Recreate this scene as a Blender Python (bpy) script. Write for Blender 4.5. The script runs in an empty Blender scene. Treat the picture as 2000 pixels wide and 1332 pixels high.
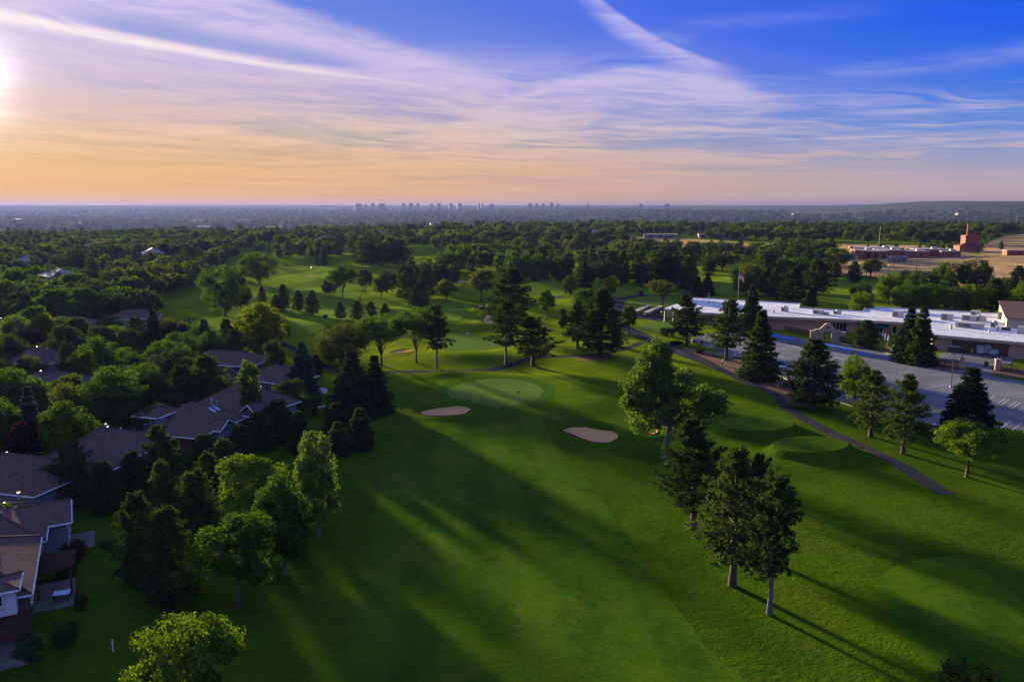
import bpy, bmesh, math, random
import numpy as np
from mathutils import Vector, Matrix
from mathutils.geometry import delaunay_2d_cdt

# ------------------------------------------------------------------ camera, sky, sun, exposure
scene = bpy.context.scene
COL = scene.collection
H_CAM = 40.0
F_PX = 1500.0
PITCH = math.atan(266 / F_PX)
CP, SP = math.cos(PITCH), math.sin(PITCH)
SUN_AZ, SUN_EL = -34.6, 7.4          # degrees: azimuth left of straight ahead, height above the horizon
SUN_STRENGTH = 3.9
EXPOSURE = 2.6
SKY_GAIN = 1.0 / 2 ** EXPOSURE       # the sky colours below are written as they should look at this exposure

cam_d = bpy.data.cameras.new('camera')
cam_d.sensor_width = 36.0
cam_d.lens = 36.0 * F_PX / 2000.0
cam_d.clip_start = 0.5
cam_d.clip_end = 90000
cam = bpy.data.objects.new('camera', cam_d)
COL.objects.link(cam)
cam.location = (0, 0, H_CAM)
cam.rotation_euler = (math.pi / 2 - PITCH, 0, 0)
scene.camera = cam

vs = scene.view_settings
vs.view_transform = 'Standard'
vs.look = 'None'
vs.exposure = EXPOSURE
vs.gamma = 1.0
vs.use_curve_mapping = False
scene.render.engine = 'CYCLES'
cy = scene.cycles
cy.use_denoising = True
cy.max_bounces = 5
cy.diffuse_bounces = 2
cy.glossy_bounces = 2
cy.transmission_bounces = 3
cy.transparent_max_bounces = 8
cy.volume_bounces = 0
cy.sample_clamp_indirect = 4.0

def lin(r, g, b):
    def f(c):
        c /= 255.0
        return c / 12.92 if c <= 0.04045 else ((c + 0.055) / 1.055) ** 2.4
    return (f(r), f(g), f(b), 1.0)


class Sh:
    """small helper to write shader arithmetic"""
    def __init__(self, nt):
        self.nt = nt

    def node(self, t, **kw):
        n = self.nt.nodes.new(t)
        for k, v in kw.items():
            setattr(n, k, v)
        return n

    def put(self, sock, v):
        if hasattr(v, 'is_output'):
            self.nt.links.new(v, sock)
        else:
            sock.default_value = v

    def m(self, op, a, b=None, c=None, clamp=False):
        n = self.node('ShaderNodeMath', operation=op, use_clamp=clamp)
        self.put(n.inputs[0], a)
        if b is not None:
            self.put(n.inputs[1], b)
        if c is not None:
            self.put(n.inputs[2], c)
        return n.outputs[0]

    def add(self, a, b): return self.m('ADD', a, b)
    def sub(self, a, b): return self.m('SUBTRACT', a, b)
    def mul(self, a, b): return self.m('MULTIPLY', a, b)

    def ss(self, x, e0, e1, lo=0.0, hi=1.0):
        n = self.node('ShaderNodeMapRange', interpolation_type='SMOOTHSTEP')
        self.put(n.inputs[0], x)
        n.inputs[1].default_value = e0
        n.inputs[2].default_value = e1
        n.inputs[3].default_value = lo
        n.inputs[4].default_value = hi
        return n.outputs[0]

    def comb(self, x, y, z=0.0):
        n = self.node('ShaderNodeCombineXYZ')
        self.put(n.inputs[0], x); self.put(n.inputs[1], y); self.put(n.inputs[2], z)
        return n.outputs[0]

    def sep(self, v):
        n = self.node('ShaderNodeSeparateXYZ')
        self.put(n.inputs[0], v)
        return n.outputs

    def noise(self, vec, scale=1.0, detail=4.0, rough=0.55, dist=0.0, color=False):
        n = self.node('ShaderNodeTexNoise')
        if vec is not None:
            self.put(n.inputs['Vector'], vec)
        n.inputs['Scale'].default_value = scale
        n.inputs['Detail'].default_value = detail
        n.inputs['Roughness'].default_value = rough
        n.inputs['Distortion'].default_value = dist
        return n.outputs['Color' if color else 'Fac']

    def mix(self, f, a, b, blend='MIX'):
        n = self.node('ShaderNodeMix', data_type='RGBA', blend_type=blend)
        self.put(n.inputs[0], f); self.put(n.inputs[6], a); self.put(n.inputs[7], b)
        return n.outputs[2]

    def ramp(self, f, stops, interp='LINEAR'):
        n = self.node('ShaderNodeValToRGB')
        cr = n.color_ramp
        cr.interpolation = interp
        while len(cr.elements) < len(stops):
            cr.elements.new(0.5)
        for e, (p, c) in zip(cr.elements, stops):
            e.position = p
            e.color = c
        self.put(n.inputs[0], f)
        return n.outputs[0]

    def vscale(self, v, s):
        n = self.node('ShaderNodeVectorMath', operation='SCALE')
        self.put(n.inputs[0], v); self.put(n.inputs[3], s)
        return n.outputs[0]


def build_world():
    w = bpy.data.worlds.new('World')
    scene.world = w
    w.use_nodes = True
    nt = w.node_tree
    nt.nodes.clear()
    s = Sh(nt)
    out = s.node('ShaderNodeOutputWorld')
    bg = s.node('ShaderNodeBackground')
    nt.links.new(bg.outputs[0], out.inputs[0])
    d = s.node('ShaderNodeTexCoord').outputs['Generated']
    x, y, z = s.sep(d)
    az = s.mul(s.m('ARCTAN2', x, y), 57.29578)
    el = s.mul(s.m('ARCSINE', z), 57.29578)
    elp = s.m('MAXIMUM', el, 0.0)
    # clear sky: a Nishita base, tinted by elevation, warm towards the sun and deep blue away from it
    sky = s.node('ShaderNodeTexSky', sky_type='NISHITA')
    sky.sun_disc = False
    sky.sun_elevation = math.radians(SUN_EL)
    sky.sun_rotation = math.radians(SUN_AZ)
    sky.altitude = 1600
    sky.air_density = 1.2
    sky.dust_density = 1.0
    sky.ozone_density = 2.5
    t = s.m('POWER', s.m('DIVIDE', elp, 90.0), 0.5)
    def st(rows):
        return [((e / 90.0) ** 0.5, lin(*c)) for e, c in rows]
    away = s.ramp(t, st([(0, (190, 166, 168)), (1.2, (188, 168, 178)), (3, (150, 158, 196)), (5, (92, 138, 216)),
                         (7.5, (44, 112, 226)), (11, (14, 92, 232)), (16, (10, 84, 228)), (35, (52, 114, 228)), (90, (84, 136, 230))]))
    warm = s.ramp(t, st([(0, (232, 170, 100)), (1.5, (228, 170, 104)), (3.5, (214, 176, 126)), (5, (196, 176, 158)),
                         (7.5, (184, 176, 204)), (10, (148, 158, 216)), (14, (104, 134, 222)), (35, (84, 130, 224)), (90, (84, 136, 230))]))  # highest stops of both ramps, above the view, brightened for more ambient light
    daz = s.m('ABSOLUTE', s.sub(az, SUN_AZ))
    daz = s.m('MINIMUM', daz, s.sub(360.0, daz))
    wside = s.ss(daz, 72.0, 0.0)
    clear = s.mix(wside, away, warm)
    nish = s.vscale(sky.outputs[0], 0.05 * 2 ** EXPOSURE)
    clear = s.mix(0.01, clear, nish)
    # cirrus: streaks drawn out along the horizon
    tl = s.m('LOGARITHM', s.add(elp, 1.5), math.e)
    wob = s.noise(s.comb(s.mul(az, 0.06), s.mul(el, 0.25)), 1.0, 3.0, 0.5)
    wobc = s.sub(wob, 0.5)
    q1 = s.comb(s.mul(az, 0.045), s.add(s.mul(tl, 5.0), s.add(s.mul(az, 0.025), s.mul(wobc, 2.2))))
    n1 = s.noise(q1, 1.0, 6.0, 0.58, 0.8)
    q2 = s.comb(s.mul(az, 0.16), s.add(s.mul(tl, 17.0), s.add(s.mul(az, 0.10), s.mul(wobc, 5.0))), 3.7)
    n2 = s.noise(q2, 1.0, 5.0, 0.58, 0.5)
    q3 = s.comb(s.mul(az, 0.42), s.add(s.mul(tl, 42.0), s.add(s.mul(az, 0.30), s.mul(wobc, 14.0))), 9.1)
    n3 = s.noise(q3, 1.0, 4.0, 0.6, 0.5)
    fib = s.add(s.add(s.mul(n1, 0.50), s.mul(n2, 0.38)), s.mul(n3, 0.12))
    ew = s.add(el, s.mul(wobc, 1.6))            # elevation with a ragged edge
    ewf = s.add(ew, s.mul(s.sub(n2, 0.5), 1.6))
    # broad veil, thicker on the sun side
    left = s.ss(az, 24.0, -6.0)
    veil = s.mul(s.ss(fib, 0.34, 0.60), s.add(s.mul(left, 0.95), 0.06))
    veil = s.mul(veil, s.ss(ewf, 12.0, 7.5))
    low = s.mul(s.ss(fib, 0.42, 0.58), s.mul(s.ss(el, 7.5, 4.5), s.ss(el, 0.3, 2.2)))
    low = s.mul(low, s.ss(az, 40.0, 5.0, 0.25, 0.5))
    # sheet upper left with a clean upper right edge
    edge = s.sub(s.sub(10.0, s.mul(s.add(az, 3.6), 0.27)), ewf)
    sheet = s.mul(s.ss(edge, -0.35, 0.9), s.ss(az, 1.0, -4.0))
    sheet = s.mul(sheet, s.ss(el, 7.0, 8.6))
    sheet = s.mul(sheet, s.ss(fib, 0.34, 0.54, 0.55, 1.0))
    sheet = s.mul(sheet, s.ss(el, 20.0, 13.0, 0.3, 1.0))
    # contrail spread into a bright band, and the clear lane above it
    cl = s.sub(el, s.sub(7.55, s.mul(az, 0.107)))
    cl = s.add(cl, s.mul(wobc, 0.25))
    wid = s.ss(az, 0.0, -32.0, 0.09, 0.34)
    trail = s.m('POWER', 2.718, s.mul(-1.0, s.m('POWER', s.m('ABSOLUTE', s.m('DIVIDE', cl, wid)), 2.0)))
    trail = s.mul(trail, s.ss(az, -1.5, -10.0))
    lane = s.mul(s.ss(cl, 0.25, 0.6), s.ss(cl, 1.9, 0.8))
    lane = s.mul(lane, s.mul(s.ss(az, -31.0, -25.0), s.ss(az, -8.0, -14.0)))
    # wedge right of the middle
    aa = s.m('MAXIMUM', s.m('DIVIDE', s.sub(17.6, az), 11.0), 0.0)
    wl = s.add(8.9, s.mul(s.m('POWER', aa, 1.7), 4.6))
    wd = s.sub(wl, s.add(el, s.mul(wobc, 0.6)))
    wedge = s.mul(s.ss(wd, -0.25, 0.15), s.ss(wd, 2.0, 0.2))
    wedge = s.mul(wedge, s.mul(s.ss(az, 17.6, 12.0), s.ss(az, 3.5, 6.5)))
    wedge = s.mul(wedge, s.ss(n2, 0.3, 0.6, 0.45, 0.9))
    # arch with a soft belly
    ad = s.m('POWER', s.sub(az, 8.8), 2.0)
    arch = s.sub(s.sub(9.3, s.mul(ad, 0.021)), s.add(ewf, 0.0))
    ar = s.mul(s.ss(arch, -0.3, 0.35), s.ss(arch, 4.6, 0.3))
    ar = s.mul(ar, s.mul(s.ss(az, 21.0, 14.0), s.ss(az, -9.0, -2.0)))
    ar = s.mul(ar, s.ss(fib, 0.32, 0.54, 0.4, 0.95))
    # thin streaks on the right
    th = s.mul(s.ss(n1, 0.50, 0.62), s.mul(s.ss(az, 8.0, 20.0), s.mul(s.ss(el, 2.0, 3.6), s.ss(el, 8.0, 5.2))))
    th = s.mul(th, 0.8)
    def line(c0, slope, a0, a1, a2, a3, w, k):
        dl = s.m('DIVIDE', s.sub(s.add(el, s.mul(wobc, 0.25)), s.add(c0, s.mul(az, slope))), w)
        g = s.m('POWER', 2.718, s.mul(-1.0, s.m('POWER', s.m('ABSOLUTE', dl), 2.0)))
        return s.mul(s.mul(g, s.ss(n2, 0.3, 0.6, 0.3, 1.0)), s.mul(s.mul(s.ss(az, a0, a1), s.ss(az, a3, a2)), k))
    lines = [line(4.36, 0.0, 17.0, 20.0, 27.0, 31.0, 0.07, 0.7), line(6.9, -0.085, 18.0, 20.0, 22.0, 25.0, 0.16, 0.6), line(5.6, 0.012, 20.0, 27.0, 33.0, 40.0, 0.18, 0.55),
             line(7.55, -0.02, 14.0, 18.0, 20.0, 27.0, 0.10, 0.4), line(5.9, -0.055, 9.5, 11.0, 13.0, 19.0, 0.16, 0.7), line(7.3, 0.05, 15.0, 25.0, 33.0, 45.0, 0.5, 0.28),
             line(11.6, 0.03, 10.0, 14.0, 20.0, 28.0, 0.5, 0.16), line(12.6, -0.12, 6.0, 8.5, 11.0, 13.5, 0.35, 0.35)]
    high = s.mul(s.ss(el, 13.0, 20.0), s.mul(s.ss(s.noise(d, 5.0, 6.0, 0.6, 0.8), 0.40, 0.60), s.ss(az, 110.0, -20.0, 0.7, 0.95)))  # overhead cirrus above the view, added to raise the ambient light
    cov = veil
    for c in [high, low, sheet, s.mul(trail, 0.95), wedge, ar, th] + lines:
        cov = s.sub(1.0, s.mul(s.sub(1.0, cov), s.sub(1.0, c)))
    cov = s.mul(cov, s.sub(1.0, s.mul(lane, 0.75)))
    cov = s.mul(s.m('MINIMUM', cov, 1.0), s.ss(s.add(s.mul(n2, .5), s.mul(n3, .5)), 0.34, 0.60, 0.78, 1.0))
    ccol = s.ramp(t, st([(0, (238, 180, 120)), (2.5, (242, 190, 132)), (4.5, (240, 200, 168)), (6.5, (220, 192, 194)),
                         (9, (212, 194, 224)), (13, (208, 196, 234)), (40, (206, 204, 236)), (90, (204, 204, 238))]))
    ccol2 = s.ramp(t, st([(0, (206, 170, 160)), (2.5, (212, 176, 166)), (4.5, (214, 192, 200)), (6.5, (204, 192, 224)),
                          (9, (190, 186, 236)), (13, (168, 174, 238)), (40, (186, 190, 238)), (90, (204, 204, 238))]))
    cl_col = s.mix(s.ss(daz, 66.0, 8.0), ccol2, ccol)
    cl_col = s.mix(s.mul(trail, s.ss(az, -6.0, -26.0, 0.25, 1.0)), cl_col, lin(255, 238, 240))
    total = s.mix(cov, clear, cl_col)
    # aureole round the sun
    sd = (math.sin(math.radians(SUN_AZ)) * math.cos(math.radians(SUN_EL)),
          math.cos(math.radians(SUN_AZ)) * math.cos(math.radians(SUN_EL)), math.sin(math.radians(SUN_EL)))
    dp = s.node('ShaderNodeVectorMath', operation='DOT_PRODUCT')
    nt.links.new(d, dp.inputs[0]); dp.inputs[1].default_value = sd
    ang = s.mul(s.m('ARCCOSINE', s.m('MINIMUM', dp.outputs['Value'], 1.0)), 57.29578)
    g1 = s.m('POWER', 2.718, s.mul(-1.0, s.m('POWER', s.m('DIVIDE', s.add(ang, s.mul(s.sub(n1, 0.5), 3.0)), 2.2), 2.0)))
    g2 = s.m('POWER', 2.718, s.mul(-1.0, s.m('DIVIDE', ang, 4.0)))
    def addc(base, fac, col):
        n = s.node('ShaderNodeMix', data_type='RGBA', blend_type='ADD')
        n.clamp_result = False
        s.put(n.inputs[0], 1.0)
        s.put(n.inputs[6], base)
        s.put(n.inputs[7], s.vscale(col, fac))
        return n.outputs[2]
    total = addc(total, s.mul(g1, 1.3), (1.0, 0.94, 0.86))
    total = addc(total, s.mul(g2, 0.25), (1.0, 0.72, 0.42))
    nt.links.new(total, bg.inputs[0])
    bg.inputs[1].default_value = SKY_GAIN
    w.cycles.sampling_method = 'AUTOMATIC'


build_world()

sun_d = bpy.data.lights.new('sun', 'SUN')
sun_d.energy = SUN_STRENGTH
sun_d.angle = math.radians(3.2)
sun_d.color = (1.0, 0.80, 0.46)
sun = bpy.data.objects.new('sun', sun_d)
COL.objects.link(sun)
_a, _e = math.radians(SUN_AZ), math.radians(SUN_EL)
_dir = Vector((math.sin(_a) * math.cos(_e), math.cos(_a) * math.cos(_e), math.sin(_e)))
sun.rotation_euler = _dir.to_track_quat('Z', 'Y').to_euler()
sun.location = (-60, 90, 120)

# ------------------------------------------------------------------ helpers
def ray(px, py):
    a, b = (px - 1000) / F_PX, (py - 666) / F_PX
    return np.array([a, CP - b * SP, -SP - b * CP])

def G(px, py, z=0.0):
    """where the line of sight through a photo pixel meets the level z"""
    d = ray(px, py)
    t = (H_CAM - z) / -d[2]
    return float(d[0] * t), float(d[1] * t)

def top_z(Y, py):
    v = (py - 666) / F_PX
    return H_CAM - Y * (SP + v * CP) / (CP - v * SP)

def sstep(x, a, b):
    t = np.clip((x - a) / (b - a), 0, 1)
    return t * t * (3 - 2 * t)

def smooth_poly(pts, closed=True, step=1.2):
    """Catmull-Rom through ground points"""
    P = np.array(pts, float)
    n = len(P)
    out = []
    rng = range(n) if closed else range(n - 1)
    for i in rng:
        if closed:
            p0, p1, p2, p3 = P[(i - 1) % n], P[i], P[(i + 1) % n], P[(i + 2) % n]
        else:
            p0, p1, p2, p3 = P[max(i - 1, 0)], P[i], P[i + 1], P[min(i + 2, n - 1)]
        k = max(2, int(np.hypot(*(p2 - p1)) / step))
        for j in range(k):
            t = j / k
            out.append(0.5 * ((2 * p1) + (-p0 + p2) * t + (2 * p0 - 5 * p1 + 4 * p2 - p3) * t * t + (-p0 + 3 * p1 - 3 * p2 + p3) * t ** 3))
    if not closed:
        out.append(P[-1])
    return np.array(out)

def pix_poly(pts, closed=True, step=1.2, z=0.0):
    return smooth_poly([G(x, y, z) for x, y in pts], closed, step)

def sdist(poly, X, Y, margin=None):
    """signed distance to a closed polygon, inside negative"""
    sh = X.shape
    x, y = X.ravel(), Y.ravel()
    if margin is not None:
        lo, hi = poly.min(0) - margin, poly.max(0) + margin
        sel = (x > lo[0]) & (x < hi[0]) & (y > lo[1]) & (y < hi[1])
        res = np.full(x.shape, 99.0)
        if sel.any():
            res[sel] = sdist(poly, x[sel], y[sel])
        return res.reshape(sh)
    if x.size < 400:
        A = poly; B = np.roll(poly, -1, axis=0); Dv = B - A
        px, py = x[:, None], y[:, None]
        t = np.clip(((px - A[:, 0]) * Dv[:, 0] + (py - A[:, 1]) * Dv[:, 1]) / ((Dv ** 2).sum(1) + 1e-12), 0, 1)
        d2 = (px - A[:, 0] - t * Dv[:, 0]) ** 2 + (py - A[:, 1] - t * Dv[:, 1]) ** 2
        cr = (A[:, 1] > py) != (B[:, 1] > py)
        xi = (py - A[:, 1]) * Dv[:, 0] / np.where(Dv[:, 1] == 0, 1e-12, Dv[:, 1]) + A[:, 0]
        ins = (cr & (px < xi)).sum(1) % 2 == 1
        d = np.sqrt(d2.min(1))
        return np.where(ins, -d, d).reshape(sh)
    best = np.full(x.shape, 1e18)
    ins = np.zeros(x.shape, bool)
    n = len(poly)
    for i in range(n):
        ax, ay = poly[i]
        bx, by = poly[(i + 1) % n]
        dx, dy = bx - ax, by - ay
        L = dx * dx + dy * dy + 1e-12
        t = np.clip(((x - ax) * dx + (y - ay) * dy) / L, 0, 1)
        best = np.minimum(best, (x - ax - t * dx) ** 2 + (y - ay - t * dy) ** 2)
        c = ((ay > y) != (by > y))
        if dy != 0:
            ins ^= c & (x < (y - ay) * dx / dy + ax)
    d = np.sqrt(best)
    return np.where(ins, -d, d).reshape(sh)

# ------------------------------------------------------------------ outlines read off the photograph, put on the ground
GREEN = pix_poly([(874, 772), (888, 758), (925, 749), (970, 746), (1020, 750), (1050, 760), (1060, 772), (1050, 786), (1020, 796), (975, 800), (925, 797), (888, 787)])
FRINGE = pix_poly([(852, 774), (872, 753), (920, 743), (972, 740), (1030, 744), (1068, 757), (1080, 774), (1066, 792), (1026, 804), (975, 808), (915, 804), (868, 791)])
BUNKER_L = pix_poly([(816, 807), (824, 799), (850, 796), (880, 794), (905, 793), (923, 801), (914, 811), (895, 816), (850, 816), (825, 812)], step=0.6)
BUNKER_R = pix_poly([(1092, 843), (1110, 833), (1135, 830), (1155, 832), (1175, 834), (1196, 837), (1210, 846), (1209, 856), (1190, 865), (1170, 866), (1148, 863), (1120, 853)], step=0.6)
TEE_A = pix_poly([(1405, 838), (1425, 829), (1470, 825), (1520, 829), (1549, 840), (1535, 850), (1490, 855), (1440, 853), (1412, 846)], step=0.8)
TEE_B = pix_poly([(1511, 881), (1530, 870), (1575, 866), (1625, 869), (1655, 880), (1645, 891), (1600, 898), (1550, 897), (1520, 891)], step=0.8)
GREEN_FAR = pix_poly([(838, 672), (850, 657), (885, 651), (925, 652), (965, 660), (985, 668), (965, 680), (920, 686), (870, 684)])
GREEN_PRACT = pix_poly([(1234, 592), (1250, 584), (1290, 580), (1330, 582), (1345, 588), (1320, 598), (1285, 602), (1250, 600)])
GREEN_CHIP = pix_poly([(1248, 640), (1262, 631), (1290, 629), (1320, 634), (1330, 643), (1310, 650), (1280, 650)])
GREEN_LEFT = pix_poly([(607, 658), (620, 650), (650, 648), (690, 653), (700, 662), (680, 668), (640, 667)])
BUNKERS_FAR = [pix_poly(q, step=1.0) for q in (
    [(766, 691), (782, 685), (800, 686), (808, 690), (795, 695), (775, 696)],
    [(920, 607), (938, 602), (956, 601), (950, 606), (930, 610)],
    [(943, 636), (948, 625), (962, 622), (966, 634), (955, 640)],
    [(590, 546), (602, 543), (613, 544), (610, 547), (596, 548)],
    [(892, 551), (902, 547), (912, 548), (908, 552)],
    [(1262, 847), (1270, 843), (1284, 843), (1284, 850), (1270, 853)])]
MULCH_A = pix_poly([(1122, 700), (1140, 695), (1170, 692), (1198, 694), (1190, 702), (1165, 707), (1135, 706)])

def plateau(d, fall, h):
    return h * (1 - sstep(d, 0.0, fall))

_rng = np.random.default_rng(5)
WAVES = []
for wl, am in ((75, .75), (58, .55), (46, .5), (37, .38), (30, .3), (24, .22), (19, .14), (15, .09)):
    a = _rng.uniform(0, 2 * math.pi)
    WAVES.append((2 * math.pi / wl * math.cos(a), 2 * math.pi / wl * math.sin(a), _rng.uniform(0, 6.28), am))
MOUNDS = [  # photo pixel, radius along x, radius along y, height
    (1105, 765, 9, 8, 1.5), (1150, 790, 8, 7, 1.1), (1050, 742, 14, 6, 1.0), (900, 738, 16, 5, .8), (1075, 820, 7, 8, .9),
    (1230, 800, 8, 9, .6), (800, 772, 9, 7, .7), (930, 700, 16, 8, 1.2), (900, 640, 18, 9, 1.6), (940, 618, 14, 8, 2.0),
    (1010, 600, 18, 12, 1.6), (560, 640, 18, 12, .9), (690, 545, 25, 16, 2.0), (760, 610, 22, 10, 1.2), (480, 585, 26, 14, 1.6),
    (815, 497, 30, 22, 7.0), (640, 510, 40, 24, 4.0), (1500, 905, 9, 6, .35), (1660, 905, 7, 6, .4), (1110, 560, 30, 18, 1.5)]
MND = []
for mx, my, rx, ry, hh in MOUNDS:
    gx, gy = G(mx, my)
    MND.append((gx, gy, rx, ry, hh))

def plateau_edge(x, y):
    """distance beyond which the plateau falls away to the valley, by direction"""
    az = np.arctan2(x, np.maximum(y, 1.0))
    return 900 + 330 * sstep(az, -0.45, 0.05) + 40 * np.sin(az * 9) + 200 * sstep(az, 0.2, 0.55)

def hgt(x, y):
    x = np.atleast_1d(np.asarray(x, float)); y = np.atleast_1d(np.asarray(y, float))
    r = np.hypot(x, y)
    und = np.zeros_like(x)
    for kx, ky, ph, am in WAVES:
        und += am * np.sin(kx * x + ky * y + ph)
    club = sstep(.779 * x + .627 * y, 133, 152) * sstep(x, 22, 44) * (1 - sstep(y, 320, 380))
    hood = sstep(-x, 26, 44) * (1 - sstep(y + x * 0.0, 215, 270))
    amp = 0.28 + 0.55 * sstep(y, 120, 190) + 0.25 * sstep(y, 230, 330)
    keep = (1 - club) * (1 - hood) * (1 - sstep(r, 700, 1000))
    z = und * amp * 0.5
    for gx, gy, rx, ry, hh in MND:
        z += hh * np.exp(-((x - gx) / rx) ** 2 - ((y - gy) / ry) ** 2)
    near = (y < 260) & (y > 60) & (np.abs(x) < 120)
    if near.any():
        X, Y, Z = x[near], y[near], z[near]
        for poly, fall, hh in ((FRINGE, 7.0, 0.35),):
            d = sdist(poly, X, Y, 12)
            w = 1 - sstep(d, 0, fall)
            Z = Z * (1 - w * 0.85) + w * (0.75 + 0.012 * (X - 0.0) + 0.006 * (Y - 180))
        for poly in (TEE_A, TEE_B):
            d = sdist(poly, X, Y, 12)
            w = 1 - sstep(d, 0.2, 1.5)
            cx, cy_ = poly.mean(0)
            Z = Z * (1 - w) + w * 1.25
        z[near] = Z
    m2 = (y < 420) & (np.abs(x) < 160)
    if m2.any():
        X, Y, Z = x[m2], y[m2], z[m2]
        for poly in (GREEN_FAR, GREEN_PRACT, GREEN_CHIP, GREEN_LEFT):
            d = sdist(poly, X, Y, 12)
            w = 1 - sstep(d, 0, 8)
            Z = Z * (1 - w * 0.7)
        for poly, dep in [(BUNKER_L, 1.35), (BUNKER_R, 1.4)] + [(b, .6) for b in BUNKERS_FAR]:
            d = sdist(poly, X, Y, 12)
            rim = np.exp(-((d - 1.2) / 1.6) ** 2) * 0.42
            bowl = -dep * sstep(-d, -0.3, 1.6)
            Z = Z + rim + bowl
        z[m2] = Z
    z = z * keep
    # far country: the plateau ends, a valley, then a rising plain and the bluff on the right
    ed = plateau_edge(x, y)
    drop = sstep(r, ed, ed + 900)
    az = np.arctan2(x, np.maximum(y, 1.0))
    plain = -62 + 88 * sstep(r, 4500, 15000) + 7 * np.sin(az * 14 + r / 1300.0) * sstep(r, 3000, 6000) * (1 - sstep(r, 10000, 14000))
    bluff = 94 * sstep(az, 0.37, 0.50) * sstep(r, 5600, 8000) * (1 - 0.6 * sstep(r, 9000, 14000)) 
    bluff += 14 * sstep(az, -0.25, -0.05) * np.exp(-((r - 6500) / 1500) ** 2)
    return z + drop * (plain + bluff * 1.0)

def hz(x, y):
    return float(hgt(x, y)[0])

# ------------------------------------------------------------------ materials
MATS = {}
def new_mat(name):
    m = bpy.data.materials.new(name)
    m.use_nodes = True
    nt = m.node_tree
    nt.nodes.clear()
    s = Sh(nt)
    out = s.node('ShaderNodeOutputMaterial')
    MATS[name] = m
    return m, s, out

def principled(s, out, color, rough=0.8, spec=0.3, metal=0.0, bump=None, bump_s=0.3, bump_d=0.05, **kw):
    p = s.node('ShaderNodeBsdfPrincipled')
    s.put(p.inputs['Base Color'], color)
    s.put(p.inputs['Roughness'], rough)
    p.inputs['Specular IOR Level'].default_value = spec
    p.inputs['Metallic'].default_value = metal
    for k, v in kw.items():
        s.put(p.inputs[k.replace('_', ' ')], v)
    if bump is not None:
        b = s.node('ShaderNodeBump')
        b.inputs['Strength'].default_value = bump_s
        b.inputs['Distance'].default_value = bump_d
        s.put(b.inputs['Height'], bump)
        s.nt.links.new(b.outputs[0], p.inputs['Normal'])
    s.nt.links.new(p.outputs[0], out.inputs[0])
    return p

def pos(s):
    return s.node('ShaderNodeNewGeometry').outputs['Position']

def plain_mat(name, col, rough=0.7, spec=0.3, metal=0.0, var=0.12, scale=1.5, bump=0.0):
    if name in MATS:
        return MATS[name]
    m, s, out = new_mat(name)
    p = pos(s)
    n = s.noise(p, scale, 4.0, 0.6)
    c = s.mix(n, tuple(v * (1 - var * 1.6) for v in col[:3]) + (1,), tuple(min(1, v * (1 + var * 1.6)) for v in col[:3]) + (1,))
    principled(s, out, c, rough, spec, metal, bump=s.noise(p, scale * 6, 3.0) if bump else None, bump_s=bump)
    return m

def turf_mat(name, dark, light, dry=None, dry_amt=0.0, scale=0.05, fine=1.4, stripe=None, bump=0.5, bd=0.12, sheen=0.25):
    m, s, out = new_mat(name)
    p = pos(s)
    big = s.noise(p, scale, 5.0, 0.62, 0.4)
    mid = s.noise(p, scale * 6.5, 5.0, 0.65, 0.3)
    fin = s.noise(p, fine, 4.0, 0.7)
    f = s.add(s.add(s.mul(big, 0.42), s.mul(mid, 0.33)), s.mul(fin, 0.25))
    f = s.ss(f, 0.33, 0.67)
    if stripe:
        x, y, z = s.sep(p)
        ca, sa, per, am = stripe
        u = s.add(s.add(s.mul(x, ca), s.mul(y, sa)), s.mul(mid, 0.8))
        w = s.m('SINE', s.mul(u, 2 * math.pi / per))
        f = s.add(f, s.mul(s.ss(w, -0.5, 0.5), am))
        f = s.m('SUBTRACT', f, am / 2, clamp=True)
    c = s.mix(f, dark, light)
    if dry:
        dn = s.noise(p, scale * 1.9, 6.0, 0.68, 0.8)
        dn = s.add(s.mul(dn, 0.75), s.mul(fin, 0.25))
        c = s.mix(s.mul(s.ss(dn, 0.5, 0.66), dry_amt), c, dry)
    bp = principled(s, out, c, 1.0, 0.0, bump=s.add(s.mul(fin, 1.0), s.mul(s.noise(p, fine * 3.2, 3.0, 0.7), 0.6)), bump_s=bump, bump_d=bd)
    bp.inputs['Sheen Weight'].default_value = sheen * 0.06
    bp.inputs['Sheen Roughness'].default_value = 0.45
    s.put(bp.inputs['Sheen Tint'], s.mix(0.5, c, (0.45, 0.6, 0.1, 1)))
    return m

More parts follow.
